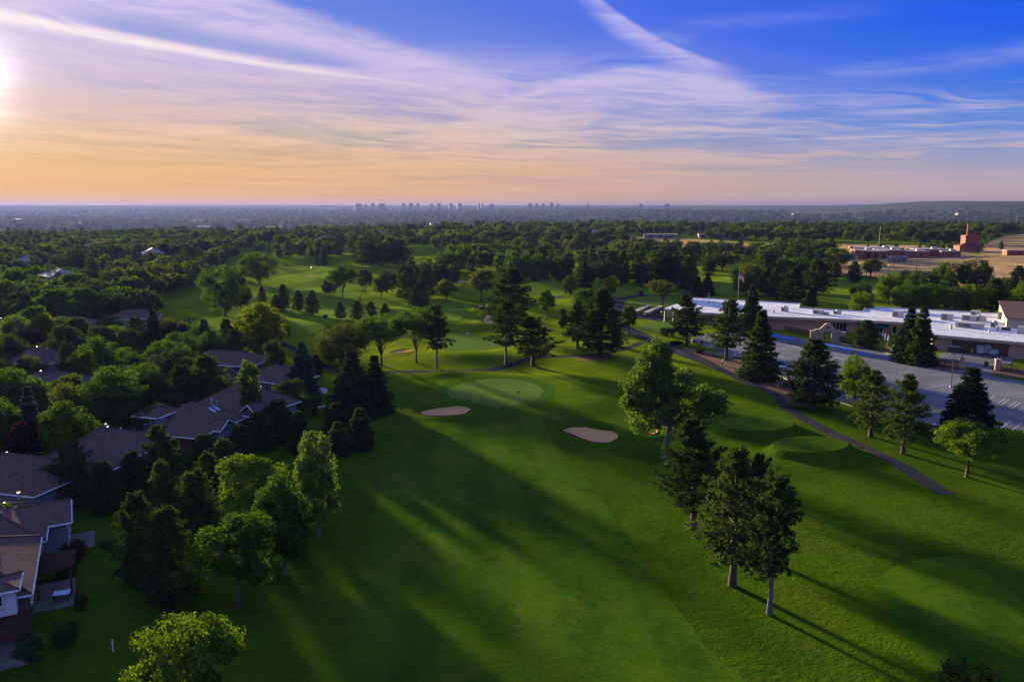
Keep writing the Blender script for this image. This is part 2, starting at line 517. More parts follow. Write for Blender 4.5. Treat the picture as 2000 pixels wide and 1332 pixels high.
def build_materials():
    turf_mat('rough_grass', (.012, .040, .006, 1), (.040, .082, .009, 1), (.075, .068, .016, 1), 0.55, 0.045, 1.1, None, 0.8, 0.25, 0.3)
    turf_mat('fairway_grass', (.018, .056, .003, 1), (.047, .102, .005, 1), (.070, .098, .008, 1), 0.65, 0.06, 2.2, (0.995, 0.1, 8.0, 0.24), 0.45, 0.1, 0.22)
    turf_mat('green_grass', (.058, .106, .018, 1), (.080, .132, .022, 1), None, 0, 0.08, 3.0, (0.6, 0.8, 3.2, 0.25), 0.3, 0.06, 0.22)
    turf_mat('fringe_grass', (.022, .066, .004, 1), (.040, .092, .006, 1), None, 0, 0.09, 2.5, (0.8, -0.6, 4.0, 0.2), 0.4, 0.08, 0.25)
    turf_mat('tee_grass', (.030, .078, .005, 1), (.054, .106, .007, 1), None, 0, 0.09, 2.5, (0.8, -0.6, 3.0, 0.3), 0.4, 0.08, 0.25)
    turf_mat('far_fairway_grass', (.060, .112, .009, 1), (.118, .172, .012, 1), (.10, .12, .02, 1), 0.3, 0.02, 0.7, (0.9, 0.43, 14.0, 0.18), 0.5, 0.2, 0.3)  # lighter than the near fairway: stronger sunlight put into the colour
    turf_mat('dry_field', (.26, .165, .07, 1), (.42, .28, .13, 1), (.50, .36, .19, 1), 0.6, 0.02, 0.4, None, 0.6, 0.3, 0.15)
    turf_mat('yard_grass', (.014, .036, .008, 1), (.035, .064, .010, 1), (.05, .045, .02, 1), 0.5, 0.08, 1.2, None, 0.7, 0.2, 0.2)
    # sand
    m, s, out = new_mat('sand')
    p = pos(s)
    n = s.noise(p, 1.2, 5.0, 0.6)
    x, y, z = s.sep(p)
    rake = s.m('SINE', s.mul(s.add(s.add(s.mul(x, 0.7), s.mul(y, 0.7)), s.mul(n, 1.5)), 9.0))
    c = s.mix(n, (.44, .25, .105, 1), (.60, .37, .175, 1))
    principled(s, out, c, 1.0, 0.0, bump=s.add(s.mul(rake, 0.25), s.noise(p, 4.0, 4.0)), bump_s=0.7, bump_d=0.08)
    # asphalt path, parking, mulch, concrete
    m, s, out = new_mat('path_asphalt')
    p = pos(s)
    n = s.noise(p, 0.25, 6.0, 0.7); f = s.noise(p, 5.0, 3.0)
    c = s.mix(s.ss(s.add(s.mul(n, .7), s.mul(f, .3)), .35, .65), (.024, .024, .030, 1), (.052, .050, .056, 1))
    principled(s, out, c, 1.0, 0.0, bump=f, bump_s=0.3, bump_d=0.03)
    m, s, out = new_mat('parking_asphalt')
    p = pos(s)
    n = s.noise(p, 0.06, 6.0, 0.65, 0.6); f = s.noise(p, 3.0, 4.0); k = s.noise(p, 0.45, 5.0, 0.7, 1.2)
    c = s.mix(s.ss(s.add(s.mul(n, .6), s.mul(f, .4)), .38, .64), (.088, .092, .108, 1), (.160, .168, .192, 1))
    crack = s.ss(s.m('ABSOLUTE', s.sub(k, 0.5)), 0.0, 0.012)
    c = s.mix(s.sub(1.0, crack), c, (.05, .05, .055, 1))
    oil = s.ss(s.noise(p, 0.35, 3.0, 0.5), 0.62, 0.75)
    c = s.mix(s.mul(oil, 0.45), c, (.05, .05, .05, 1))
    principled(s, out, c, 0.95, 0.05, bump=f, bump_s=0.25, bump_d=0.03)
    m, s, out = new_mat('mulch')
    p = pos(s)
    n = s.noise(p, 2.2, 5.0, 0.7)
    principled(s, out, s.mix(s.ss(n, .35, .65), (.055, .028, .018, 1), (.14, .075, .048, 1)), 0.95, 0.1, bump=n, bump_s=0.8, bump_d=0.1)
    m, s, out = new_mat('concrete')
    p = pos(s)
    n = s.noise(p, 0.8, 6.0, 0.7)
    principled(s, out, s.mix(n, (.22, .21, .20, 1), (.40, .38, .36, 1)), 0.85, 0.25, bump=s.noise(p, 6, 3), bump_s=0.15)
    m, s, out = new_mat('ground')
    p = pos(s)
    x, y, z = s.sep(p)
    r = s.m('SQRT', s.add(s.mul(x, x), s.mul(y, y)))
    big = s.noise(p, 0.045, 5.0, 0.62, 0.4); mid = s.noise(p, 0.3, 5.0, 0.65, 0.3); fin = s.noise(p, 1.1, 4.0, 0.7)
    f = s.ss(s.add(s.add(s.mul(big, 0.42), s.mul(mid, 0.33)), s.mul(fin, 0.25)), .33, .67)
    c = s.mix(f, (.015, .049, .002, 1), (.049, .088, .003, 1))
    c = s.mix(s.ss(y, 125, 230), c, s.mix(f, (.060, .104, .003, 1), (.142, .184, .004, 1)))  # nearer grass coloured darker, standing in for dimmer light in the foreground
    dn = s.add(s.mul(s.noise(p, 0.085, 6.0, 0.68, 0.8), 0.75), s.mul(fin, 0.25))
    c = s.mix(s.mul(s.ss(dn, 0.5, 0.64), 0.45), c, (.060, .052, .010, 1))
    # distant country: dark woods, pale fields, specks of town
    w1 = s.noise(p, 0.0011, 7.0, 0.68, 0.4)
    w2 = s.noise(p, 0.006, 5.0, 0.7)
    fc = s.mix(s.ss(s.add(s.mul(w1, .65), s.mul(w2, .35)), .42, .62), (.022, .034, .020, 1), (.060, .068, .045, 1))
    spk = s.ss(s.noise(p, 0.010, 2.0, 0.5), 0.70, 0.78)
    fc = s.mix(s.mul(spk, 0.2), fc, (.30, .27, .24, 1))
    c = s.mix(s.ss(r, 900, 1500), c, fc)
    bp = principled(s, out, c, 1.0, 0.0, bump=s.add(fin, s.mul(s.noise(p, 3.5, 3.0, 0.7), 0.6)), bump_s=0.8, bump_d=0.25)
    bp.inputs['Sheen Weight'].default_value = 0.02
    bp.inputs['Sheen Roughness'].default_value = 0.45
    s.put(bp.inputs['Sheen Tint'], s.mix(0.5, c, (0.45, 0.6, 0.1, 1)))

build_materials()

# ------------------------------------------------------------------ object helpers
def tag(o, label=None, cat=None, group=None, kind=None):
    if label: o['label'] = label
    if cat: o['category'] = cat
    if group: o['group'] = group
    if kind: o['kind'] = kind
    return o

def link(o, parent=None):
    COL.objects.link(o)
    if parent is not None:
        o.parent = parent
    return o

def empty(name, loc, rz=0.0, sc=None):
    o = bpy.data.objects.new(name, None)
    COL.objects.link(o)
    o.empty_display_size = 0.5
    o.location = loc
    o.rotation_euler = (0, 0, rz)
    if sc is not None:
        o.scale = sc
    return o

def mesh_obj(name, verts, faces, mat, parent=None, smooth=False):
    me = bpy.data.meshes.new(name)
    me.from_pydata([tuple(map(float, v)) for v in verts], [], [tuple(map(int, f)) for f in faces])
    if mat is not None:
        me.materials.append(MATS[mat] if isinstance(mat, str) else mat)
    if smooth:
        me.polygons.foreach_set('use_smooth', [True] * len(me.polygons))
    me.update()
    o = bpy.data.objects.new(name, me)
    return link(o, parent)

# ------------------------------------------------------------------ the ground sheet
def axis(parts):
    out = []
    for a, b, st in parts:
        out += list(np.arange(a, b, st))
    return out
def geo(a, b, f):
    out = [a]; st = (abs(a) * 0.02 + 4)
    while abs(out[-1]) < abs(b):
        out.append(out[-1] + math.copysign(st, b - a)); st *= f
    return out[1:]

def build_ground():
    xs = axis([(-170, -80, 2.5), (-80, 110, 0.8), (110, 200, 2.5)])
    xs = sorted(set(geo(-170, -13500, 1.13) + xs + [200] + geo(200, 13500, 1.13)))
    ys = axis([(-60, 50, 12), (50, 260, 0.8), (260, 440, 2.5), (440, 700, 6)])
    ys = sorted(set(ys + [700] + geo(700, 15500, 1.08)))
    X, Y = np.meshgrid(np.array(xs), np.array(ys))
    Z = hgt(X.ravel(), Y.ravel())
    nx, ny = len(xs), len(ys)
    v = np.stack([X.ravel(), Y.ravel(), Z], 1)
    i, j = np.meshgrid(np.arange(nx - 1), np.arange(ny - 1))
    a = (j * nx + i).ravel()
    f = np.stack([a, a + 1, a + nx + 1, a + nx], 1)
    me = bpy.data.meshes.new('ground')
    me.vertices.add(len(v)); me.vertices.foreach_set('co', v.ravel())
    me.loops.add(f.size); me.loops.foreach_set('vertex_index', f.ravel().astype(np.int32))
    me.polygons.add(len(f))
    me.polygons.foreach_set('loop_start', np.arange(0, f.size, 4, dtype=np.int32))
    me.polygons.foreach_set('loop_total', np.full(len(f), 4, dtype=np.int32))
    me.polygons.foreach_set('use_smooth', np.ones(len(f), bool))
    me.update(calc_edges=True)
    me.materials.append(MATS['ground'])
    o = bpy.data.objects.new('ground', me)
    link(o)
    tag(o, 'grassy ground of the golf course running out to the far plain', kind='structure')

build_ground()

def drape(name, poly, mat, lift, step=1.5, label=None, fill=0.0):
    """a sheet with this outline, lying on the ground"""
    x0, y0 = poly.min(0); x1, y1 = poly.max(0)
    gx, gy = np.meshgrid(np.arange(x0, x1, step), np.arange(y0, y1, step))
    d = sdist(poly, gx, gy)
    ins = d < -0.4 * step
    pts = np.concatenate([poly, np.stack([gx[ins], gy[ins]], 1)])
    n = len(poly)
    res = delaunay_2d_cdt([Vector((float(a), float(b))) for a, b in pts], [(i, (i + 1) % n) for i in range(n)], [], 1, 1e-4)
    V, F = res[0], res[2]
    vx = np.array([q[0] for q in V]); vy = np.array([q[1] for q in V])
    z = hgt(vx, vy) + lift
    if fill:
        z = z + fill * sstep(-sdist(poly, vx, vy), -0.05, 1.1)
    o = mesh_obj(name, np.stack([vx, vy, z], 1), F, mat, smooth=True)
    me = o.data
    if len(me.polygons) and sum(p.normal.z for p in me.polygons) < 0:
        me.flip_normals()
    return tag(o, label, kind='structure')

def ribbon(name, line, width, mat, lift, label=None, sides=4, parent=None, w_fn=None):
    P = np.array(line)
    T = np.gradient(P, axis=0)
    T /= np.linalg.norm(T, axis=1)[:, None] + 1e-9
    N = np.stack([-T[:, 1], T[:, 0]], 1)
    vs_, fs_ = [], []
    for i in range(len(P)):
        w = width if w_fn is None else w_fn(i / (len(P) - 1))
        for k in range(sides + 1):
            q = P[i] + N[i] * w * (k / sides - 0.5)
            vs_.append((q[0], q[1], 0))
    for i in range(len(P) - 1):
        for k in range(sides):
            a = i * (sides + 1) + k
            fs_.append((a, a + sides + 1, a + sides + 2, a + 1))
    v = np.array(vs_)
    v[:, 2] = hgt(v[:, 0], v[:, 1]) + lift
    o = mesh_obj(name, v, fs_, mat, parent, True)
    if sum(p.normal.z for p in o.data.polygons) < 0:
        o.data.flip_normals()
    return tag(o, label, kind=None if parent else 'structure')

def kerb(name, line, mat='concrete', w=0.2, h=0.14, label=None):
    P = np.array(line)
    T = np.gradient(P, axis=0); T /= np.linalg.norm(T, axis=1)[:, None] + 1e-9
    N = np.stack([-T[:, 1], T[:, 0]], 1)
    v, f = [], []
    for i in range(len(P)):
        z = hz(*P[i])
        for o_, zz in ((-w / 2, -0.1), (-w / 2 + .02, h), (w / 2 - .02, h), (w / 2, -0.1)):
            q = P[i] + N[i] * o_
            v.append((q[0], q[1], z + zz))
    for i in range(len(P) - 1):
        for k in range(3):
            a = i * 4 + k
            f.append((a, a + 1, a + 5, a + 4))
    return tag(mesh_obj(name, v, f, mat), label, kind='structure')

def build_course():
    # mown areas
    fw = pix_poly([(972, 806), (915, 812), (860, 845), (790, 872), (757, 900), (742, 950), (722, 1040), (698, 1120), (672, 1230), (640, 1400),
                   (1440, 1400), (1375, 1260), (1310, 1170), (1240, 1070), (1165, 960), (1100, 885), (1062, 835), (1040, 808)])
    drape('fairway', fw, 'fairway_grass', 0.02, 2.0, 'mown fairway in the foreground leading up to the nearest green')
    fw2 = pix_poly([(1718, 1150), (1735, 1115), (1790, 1096), (1860, 1090), (1950, 1096), (2060, 1110), (2250, 1180), (2250, 1400), (1900, 1400), (1800, 1290), (1740, 1210)])
    drape('fairway', fw2, 'fairway_grass', 0.02, 2.0, 'mown fairway in the lower right corner with a rounded end')
    drape('green_fringe', FRINGE, 'fringe_grass', 0.03, 1.5, 'collar of short grass round the nearest putting green')
    drape('putting_green', GREEN, 'green_grass', 0.045, 1.5, 'large round putting green with a flagstick between two bunkers')
    drape('tee_box', TEE_A, 'tee_grass', 0.03, 1.0, 'raised oval tee beside the tall cottonwood')
    drape('tee_box', TEE_B, 'tee_grass', 0.03, 1.0, 'raised oval tee nearest to the cart path')
    drape('putting_green', GREEN_FAR, 'green_grass', 0.04, 2.0, 'pale sunlit putting green beyond the cross path')
    drape('putting_green', GREEN_PRACT, 'green_grass', 0.04, 2.0, 'practice green inside the loop of the cart path')
    drape('putting_green', GREEN_CHIP, 'green_grass', 0.04, 2.0, 'small practice green beside the clubhouse porch')
    drape('putting_green', GREEN_LEFT, 'green_grass', 0.04, 2.0, 'small putting green half hidden behind the round trees')
    ffw = [
        ([(330, 640), (400, 612), (470, 590), (520, 560), (560, 525), (640, 520), (700, 545), (700, 590), (640, 640), (560, 660), (470, 655)], 'sunlit fairway sweeping between the rows of small pines'),
        ([(705, 612), (760, 580), (850, 590), (920, 600), (900, 630), (860, 645), (760, 640)], 'sunlit fairway left of the far green'),
        ([(1030, 560), (1100, 548), (1240, 552), (1330, 560), (1320, 576), (1220, 575), (1120, 578), (1050, 582)], 'bright fairway beyond the practice green'),
        ([(1395, 575), (1410, 545), (1425, 520), (1450, 515), (1440, 545), (1500, 575), (1450, 580)], 'striped fairway behind the clubhouse'),
        ([(1590, 570), (1620, 548), (1690, 540), (1720, 560), (1700, 585), (1640, 590)], 'fairway right of the dark pines behind the clubhouse'),
        ([(775, 498), (800, 487), (832, 492), (832, 503), (800, 516), (780, 512)], 'bright fairway on the distant hill')]
    for i, (q, lab) in enumerate(ffw):
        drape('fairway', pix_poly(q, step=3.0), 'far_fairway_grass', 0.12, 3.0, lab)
    # bunkers
    labs = ['sand bunker left of the nearest green, in shade', 'sand bunker right of the nearest green, kidney shaped',
            'sand bunker behind the round trees', 'thin sand bunker on the bank of the far green', 'brown sand bunker beside the tall dark pine',
            'small distant sand bunker on the left fairway', 'small distant sand bunker near the yellow-green tree', 'sand bunker behind the cottonwood trunk']
    for poly, lab in zip([BUNKER_L, BUNKER_R] + BUNKERS_FAR, labs):
        c = poly.mean(0)
        drape('bunker', c + (poly - c) * 0.92 + (0.0, -0.35), 'sand', 0.24, 0.6, lab, fill=0.14)
    drape('mulch_bed', MULCH_A, 'mulch', 0.03, 1.0, 'reddish mulch bed round the foot of the big pine')
    # cart paths
    main = pix_poly([(1846, 966), (1790, 930), (1700, 880), (1620, 845), (1565, 817), (1534, 797), (1523, 778), (1500, 764), (1450, 742), (1400, 718), (1350, 696), (1310, 680), (1270, 664),
                     (1230, 645), (1200, 630)], False)
    ribbon('cart_path', main, 2.9, 'path_asphalt', 0.03, 'cart path running from the lower right up past the parking lot', w_fn=lambda t: 2.5 + .25 * math.sin(t * 40) * math.sin(t * 13) if t < 0.5 else 2.5 + 2.8 * min(1, (t - 0.5) / 0.12))
    cross = pix_poly([(640, 725), (700, 727), (755, 729), (850, 733), (940, 725), (1000, 712), (1045, 702), (1100, 697), (1160, 694), (1215, 685), (1255, 668)], False)
    ribbon('cart_path', cross, 2.3, 'path_asphalt', 0.034, 'cart path curving behind the nearest green')
    loop = pix_poly([(1215, 640), (1203, 622), (1203, 605), (1207, 590), (1222, 581), (1260, 577), (1310, 577), (1336, 574), (1348, 562), (1352, 552)], False)
    ribbon('cart_path', loop, 5.5, 'path_asphalt', 0.038, 'wide cart path looping round the practice green')
    cp1 = pix_poly([(515, 660), (545, 668), (575, 682), (600, 700), (650, 722)], False)
    ribbon('cart_path', cp1, 2.6, 'path_asphalt', 0.034, 'narrow cart path beside the yellow-green poplar')
    cp2 = pix_poly([(230, 633), (330, 628), (375, 632), (425, 641), (470, 652), (515, 660)], False, 2.0)
    ribbon('cart_path', cp2, 2.6, 'path_asphalt', 0.03, 'narrow cart path past the three small blue spruces')
    cp3 = pix_poly([(574, 540), (590, 538), (602, 532), (600, 526), (585, 523), (570, 523)], False, 3.0)
    ribbon('cart_path', cp3, 4.0, 'path_asphalt', 0.05, 'curl of cart path on the distant fairway')
    cp4 = pix_poly([(1030, 580), (1080, 581), (1130, 584), (1180, 586), (1205, 590)], False, 3.0)
    ribbon('cart_path', cp4, 2.4, 'path_asphalt', 0.05, 'thin cart path leading left from the loop')
    # parking lot and beds
    lot = pix_poly([(1360, 668), (1362, 660), (1380, 652), (1440, 648), (1507, 650), (1560, 660), (1620, 669), (1690, 682), (1765, 700), (1830, 712), (1870, 722), (1930, 733), (2030, 752), (2200, 790),
                    (2200, 880), (2000, 841), (1930, 834), (1850, 832), (1800, 826), (1740, 812), (1660, 790), (1600, 770), (1550, 745), (1500, 722), (1440, 702), (1400, 688)], True, 1.5)
    drape('parking_lot', lot, 'parking_asphalt', 0.03, 3.0, 'grey asphalt parking lot in front of the clubhouse')
    cart_yard = pix_poly([(1215, 612), (1240, 603), (1290, 604), (1305, 615), (1300, 628), (1260, 624), (1238, 622)], True, 1.5)
    drape('cart_yard', cart_yard, 'path_asphalt', 0.046, 3.0, 'asphalt yard where the golf carts are parked')
    bed = pix_poly([(1318, 690), (1335, 682), (1385, 690), (1440, 706), (1500, 727), (1545, 748), (1600, 775), (1585, 790), (1545, 792), (1532, 776), (1500, 758), (1450, 737), (1400, 716), (1350, 698)], True, 1.2)
    drape('mulch_bed', bed, 'mulch', 0.02, 1.5, 'brown mulch strip with trees between cart path and parking lot')
    yard = pix_poly([(1868, 722), (1872, 712), (1840, 706), (1838, 690), (1900, 684), (1975, 694), (1972, 712), (1938, 716), (1942, 732)], True, 1.2)
    drape('service_yard', yard, 'parking_asphalt', 0.045, 2.0, 'shaded asphalt yard of the loading bay')
    kerb('kerb', pix_poly([(1335, 681), (1385, 688), (1440, 704), (1500, 724), (1548, 747), (1600, 772), (1660, 792), (1740, 814), (1800, 828)], False, 2.0), label='concrete kerb along the near side of the parking lot')
    kerb('kerb', pix_poly([(1628, 668), (1690, 681), (1765, 699)], False, 2.0), label='concrete kerb below the black patio fence')
    isl = pix_poly([(1745, 698), (1765, 699), (1800, 700), (1880, 712), (1884, 722), (1845, 724), (1800, 714), (1760, 705)], True, 1.0)
    drape('mulch_bed', isl, 'mulch', 0.10, 1.5, 'mulch island under the twin spruces at the clubhouse')
    kerb('kerb', pix_poly([(1738, 698), (1760, 707), (1800, 716), (1845, 726), (1880, 725)], False, 1.5), label='concrete kerb round the mulch island')
    isl2 = pix_poly([(1938, 724), (1946, 716), (2000, 722), (2060, 732), (2060, 752), (2000, 742), (1955, 736)], True, 1.0)
    drape('mulch_bed', isl2, 'mulch', 0.10, 1.5, 'mulch bed by the right gate post')
    # painted lines: one object per group of bays
    def stall(name, label, pts):
        v, f = [], []
        for (a, b) in pts:
            A, B = np.array(G(*a)), np.array(G(*b))
            t = (B - A) / np.linalg.norm(B - A); n = np.array([-t[1], t[0]]) * 0.05
            k = len(v)
            for q in (A - n, B - n, B + n, A + n):
                v.append((q[0], q[1], hz(*q) + 0.036))
            f.append((k, k + 1, k + 2, k + 3))
        return tag(mesh_obj(name, v, f, 'line_paint'), label, kind='structure')
    plain_mat('line_paint', (.55, .55, .55), 0.7, 0.2, var=0.2)
    plain_mat('blue_paint', (.03, .12, .62), 0.7, 0.2, var=0.2)
    rows = []
    for i in range(9):
        rows.append(((1925 + i * 22 - i * i * .2, 784 + i * 6), (1942 + i * 22, 772 + i * 6)))
        rows.append(((1954 + i * 22, 792 + i * 6), (1971 + i * 22, 780 + i * 6)))
    stall('parking_lines', 'white bay lines at the right end of the parking lot', rows)
    rows = [((1805 + i * 24, 760 - i * 5), (1828 + i * 24, 755 - i * 5)) for i in range(5)] + [((1955 + i * 22, 836 + i * 4), (1974 + i * 22, 822 + i * 4)) for i in range(4)] + \
           [((1744 + i * 26, 722 + i * 1), (1772 + i * 26, 727 + i * 1)) for i in range(1)] + [((1820, 832), (1828, 827)), ((1870, 836), (1880, 826))]
    stall('parking_lines', 'scattered white bay lines in the middle of the parking lot', rows)
    rows = [((1530 + i * 16, 672 + i * 4), (1575 + i * 16, 684 + i * 4.2)) for i in range(7)] + [((1500, 662 + i * 8), (1545, 668 + i * 8)) for i in range(5)]
    stall('parking_lines', 'white bay lines near the archway', rows)
    v, f = [], []
    for (x0, y0, x1, y1, hw) in ((1508, 655, 1520, 658, 1.3), (1527, 658, 1552, 663, 1.3), (1608, 672, 1632, 677, 1.0), (1640, 679, 1666, 685, 1.0), (1678, 688, 1694, 691, 1.0)):
        A, B = np.array(G(x0, y0)), np.array(G(x1, y1))
        t = (B - A) / np.linalg.norm(B - A); n = np.array([-t[1], t[0]]) * hw
        k = len(v)
        for q in (A - n, B - n, B + n, A + n):
            v.append((q[0], q[1], hz(*q) + 0.040))
        f.append((k, k + 1, k + 2, k + 3))
    tag(mesh_obj('blue_bay_markings', v, f, 'blue_paint'), 'blue painted bays by the clubhouse kerb', kind='structure')
    # dry fields beyond
    drape('dry_field', pix_poly([(1560, 527), (1640, 515), (1700, 508), (1800, 506), (1900, 504), (2000, 502), (2150, 502), (2200, 550), (2000, 552), (1940, 560), (1800, 556), (1700, 545), (1620, 540)], step=6.0), 'dry_field', 0.6, 6.0, 'dry tan field below the brick school')
    drape('dry_field', pix_poly([(1210, 470), (1260, 464), (1330, 467), (1420, 473), (1480, 477), (1640, 478), (1640, 490), (1560, 494), (1400, 492), (1330, 488), (1250, 484)], step=12.0), 'dry_field', 0.6, 12.0, 'dry brown field in front of the far wood')
    drape('dry_field', pix_poly([(1930, 482), (1945, 468), (1980, 460), (2060, 455), (2150, 458), (2150, 490), (2000, 488)], step=12.0), 'dry_field', 0.6, 12.0, 'grassy dry slope right of the brick tower')
    drape('dry_field', pix_poly([(1500, 497), (1560, 486), (1645, 478), (1760, 480), (1880, 485), (1935, 478), (2150, 472), (2150, 501), (1900, 503), (1700, 507), (1640, 514), (1565, 524)], step=8.0), 'dry_field', 0.45, 8.0, 'tan ground round the brick school')
    drape('driveway', pix_poly([(250, 700), (262, 680), (275, 655), (290, 652), (300, 672), (288, 705), (275, 722)], True), 'concrete', 0.03, 2.0, 'pale driveway among the trees of the housing estate')
    drape('patio', pix_poly([(614, 768), (620, 759), (632, 757), (640, 762), (636, 769), (624, 773)], True, 0.8), 'concrete', 0.03, 1.0, 'small round patio behind the blue spruce')

build_course()

# ------------------------------------------------------------------ trees
def leaf_mat(name, dark, light, trans=0.35, tint=(1.25, 1.1, 0.4), hue_var=0.45, rough=0.7):
    m, s, out = new_mat(name)
    at = s.node('ShaderNodeAttribute', attribute_name='lv')
    oi = s.node('ShaderNodeObjectInfo')
    f = s.add(s.mul(at.outputs['Fac'], 0.8), s.mul(oi.outputs['Random'], hue_var))
    f = s.m('SUBTRACT', f, hue_var / 2, clamp=True)
    c = s.mix(f, tuple(dark) + (1,), tuple(light) + (1,))
    n = s.noise(pos(s), 0.35, 3.0, 0.6)
    c = s.mix(s.ss(n, 0.35, 0.65, 0.0, 0.45), c, s.mix(0.5, c, tuple(dark) + (1,)))
    d = s.node('ShaderNodeBsdfDiffuse'); s.put(d.inputs[0], c)
    t = s.node('ShaderNodeBsdfTranslucent')
    tm = s.node('ShaderNodeMix', data_type='RGBA', blend_type='MULTIPLY'); tm.inputs[0].default_value = 1.0
    s.put(tm.inputs[6], c); tm.inputs[7].default_value = tuple(tint) + (1,)
    tm.clamp_result = False
    s.put(t.inputs[0], tm.outputs[2])
    mx = s.node('ShaderNodeMixShader'); mx.inputs[0].default_value = trans
    s.nt.links.new(d.outputs[0], mx.inputs[1]); s.nt.links.new(t.outputs[0], mx.inputs[2])
    s.nt.links.new(mx.outputs[0], out.inputs[0])
    return m

leaf_mat('leaf_mid', (.030, .062, .011), (.080, .138, .024), 0.4, (1.15, 1.22, .4))
leaf_mat('leaf_dark', (.026, .046, .017), (.062, .092, .034), 0.34, (1.1, 1.1, .5))
leaf_mat('leaf_bright', (.048, .088, .008), (.112, .175, .018), 0.38, (1.2, 1.25, .35))
leaf_mat('leaf_yellow', (.100, .130, .010), (.210, .250, .018), 0.5, (1.2, 1.25, .3))
leaf_mat('leaf_olive', (.048, .064, .014), (.105, .124, .028), 0.4, (1.15, 1.15, .45))
leaf_mat('leaf_grey', (.044, .078, .020), (.115, .175, .044), 0.44, (1.15, 1.2, .5))
leaf_mat('leaf_red', (.020, .008, .009), (.052, .018, .020), 0.3, (1.5, .9, .8))
leaf_mat('needle_pine', (.018, .034, .012), (.054, .082, .026), 0.26, (1.1, 1.15, .5))
leaf_mat('needle_olive', (.026, .044, .014), (.076, .104, .030), 0.3, (1.1, 1.15, .5))
leaf_mat('needle_spruce', (.014, .028, .016), (.042, .066, .036), 0.22, (1.1, 1.1, .7))
leaf_mat('needle_blue', (.022, .038, .034), (.062, .090, .082), 0.2, (1.1, 1.1, .9))

m, s, out = new_mat('bark')
_p = s.node('ShaderNodeTexCoord').outputs['Object']
_n = s.noise(_p, 30.0, 5.0, 0.7)
principled(s, out, s.mix(_n, (.035, .028, .022, 1), (.12, .10, .085, 1)), 0.95, 0.1, bump=_n, bump_s=0.8, bump_d=0.02)
m, s, out = new_mat('bark_pale')
_p = s.node('ShaderNodeTexCoord').outputs['Object']
_n = s.noise(_p, 30.0, 5.0, 0.7)
principled(s, out, s.mix(_n, (.06, .054, .048, 1), (.17, .155, .14, 1)), 0.95, 0.1, bump=_n, bump_s=0.8, bump_d=0.02)


def tube(V, F, pts, radii, sides=6):
    """append a tapered tube along a list of points"""
    base = len(V)
    pts = [np.array(p, float) for p in pts]
    for i, p in enumerate(pts):
        d = pts[min(i + 1, len(pts) - 1)] - pts[max(i - 1, 0)]
        d = d / (np.linalg.norm(d) + 1e-9)
        a = np.cross(d, (0.0, 0.0, 1.0) if abs(d[2]) < 0.9 else (1.0, 0.0, 0.0)); a /= np.linalg.norm(a) + 1e-9
        b = np.cross(d, a)
        for k in range(sides):
            t = 2 * math.pi * k / sides
            V.append(tuple(p + radii[i] * (math.cos(t) * a + math.sin(t) * b)))
    for i in range(len(pts) - 1):
        for k in range(sides):
            k2 = (k + 1) % sides
            F.append((base + i * sides + k, base + i * sides + k2, base + (i + 1) * sides + k2, base + (i + 1) * sides + k))
    F.append(tuple(base + (len(pts) - 1) * sides + k for k in range(sides)))


def leaves_mesh(name, C, Nrm, Dirn, L, W, lv, mat):
    """a mesh of folded leaf shapes: centres, normals, long directions, lengths, widths"""
    n = len(C)
    Dirn = Dirn - Nrm * np.sum(Dirn * Nrm, 1)[:, None]
    Dirn /= np.linalg.norm(Dirn, axis=1)[:, None] + 1e-9
    S = np.cross(Nrm, Dirn)
    L = L[:, None]; W = W[:, None]
    a = C - Dirn * L * 0.5
    b = C + S * W * 0.5 + Nrm * W * 0.12
    c = C + Dirn * L * 0.5
    d = C - S * W * 0.5 + Nrm * W * 0.12
    V = np.stack([a, b, c, d], 1).reshape(-1, 3)
    idx = np.arange(n * 4, dtype=np.int32)
    me = bpy.data.meshes.new(name)
    me.vertices.add(n * 4); me.vertices.foreach_set('co', V.astype(np.float32).ravel())
    me.loops.add(n * 4); me.loops.foreach_set('vertex_index', idx)
    me.polygons.add(n)
    me.polygons.foreach_set('loop_start', np.arange(0, n * 4, 4, dtype=np.int32))
    me.polygons.foreach_set('loop_total', np.full(n, 4, dtype=np.int32))
    me.update(calc_edges=True)
    at = me.attributes.new('lv', 'FLOAT', 'FACE')
    at.data.foreach_set('value', lv.astype(np.float32))
    me.materials.append(MATS[mat])
    return me

def unit(v):
    return v / (np.linalg.norm(v, axis=1)[:, None] + 1e-9)

def rdir(r, n):
    return unit(r.normal(size=(n, 3)))

def trunk_mesh(name, V, F, mat='bark'):
    me = bpy.data.meshes.new(name)
    me.from_pydata([tuple(map(float, v)) for v in V], [], F)
    me.materials.append(MATS[mat])
    me.polygons.foreach_set('use_smooth', [True] * len(me.polygons))
    me.update()
    return me


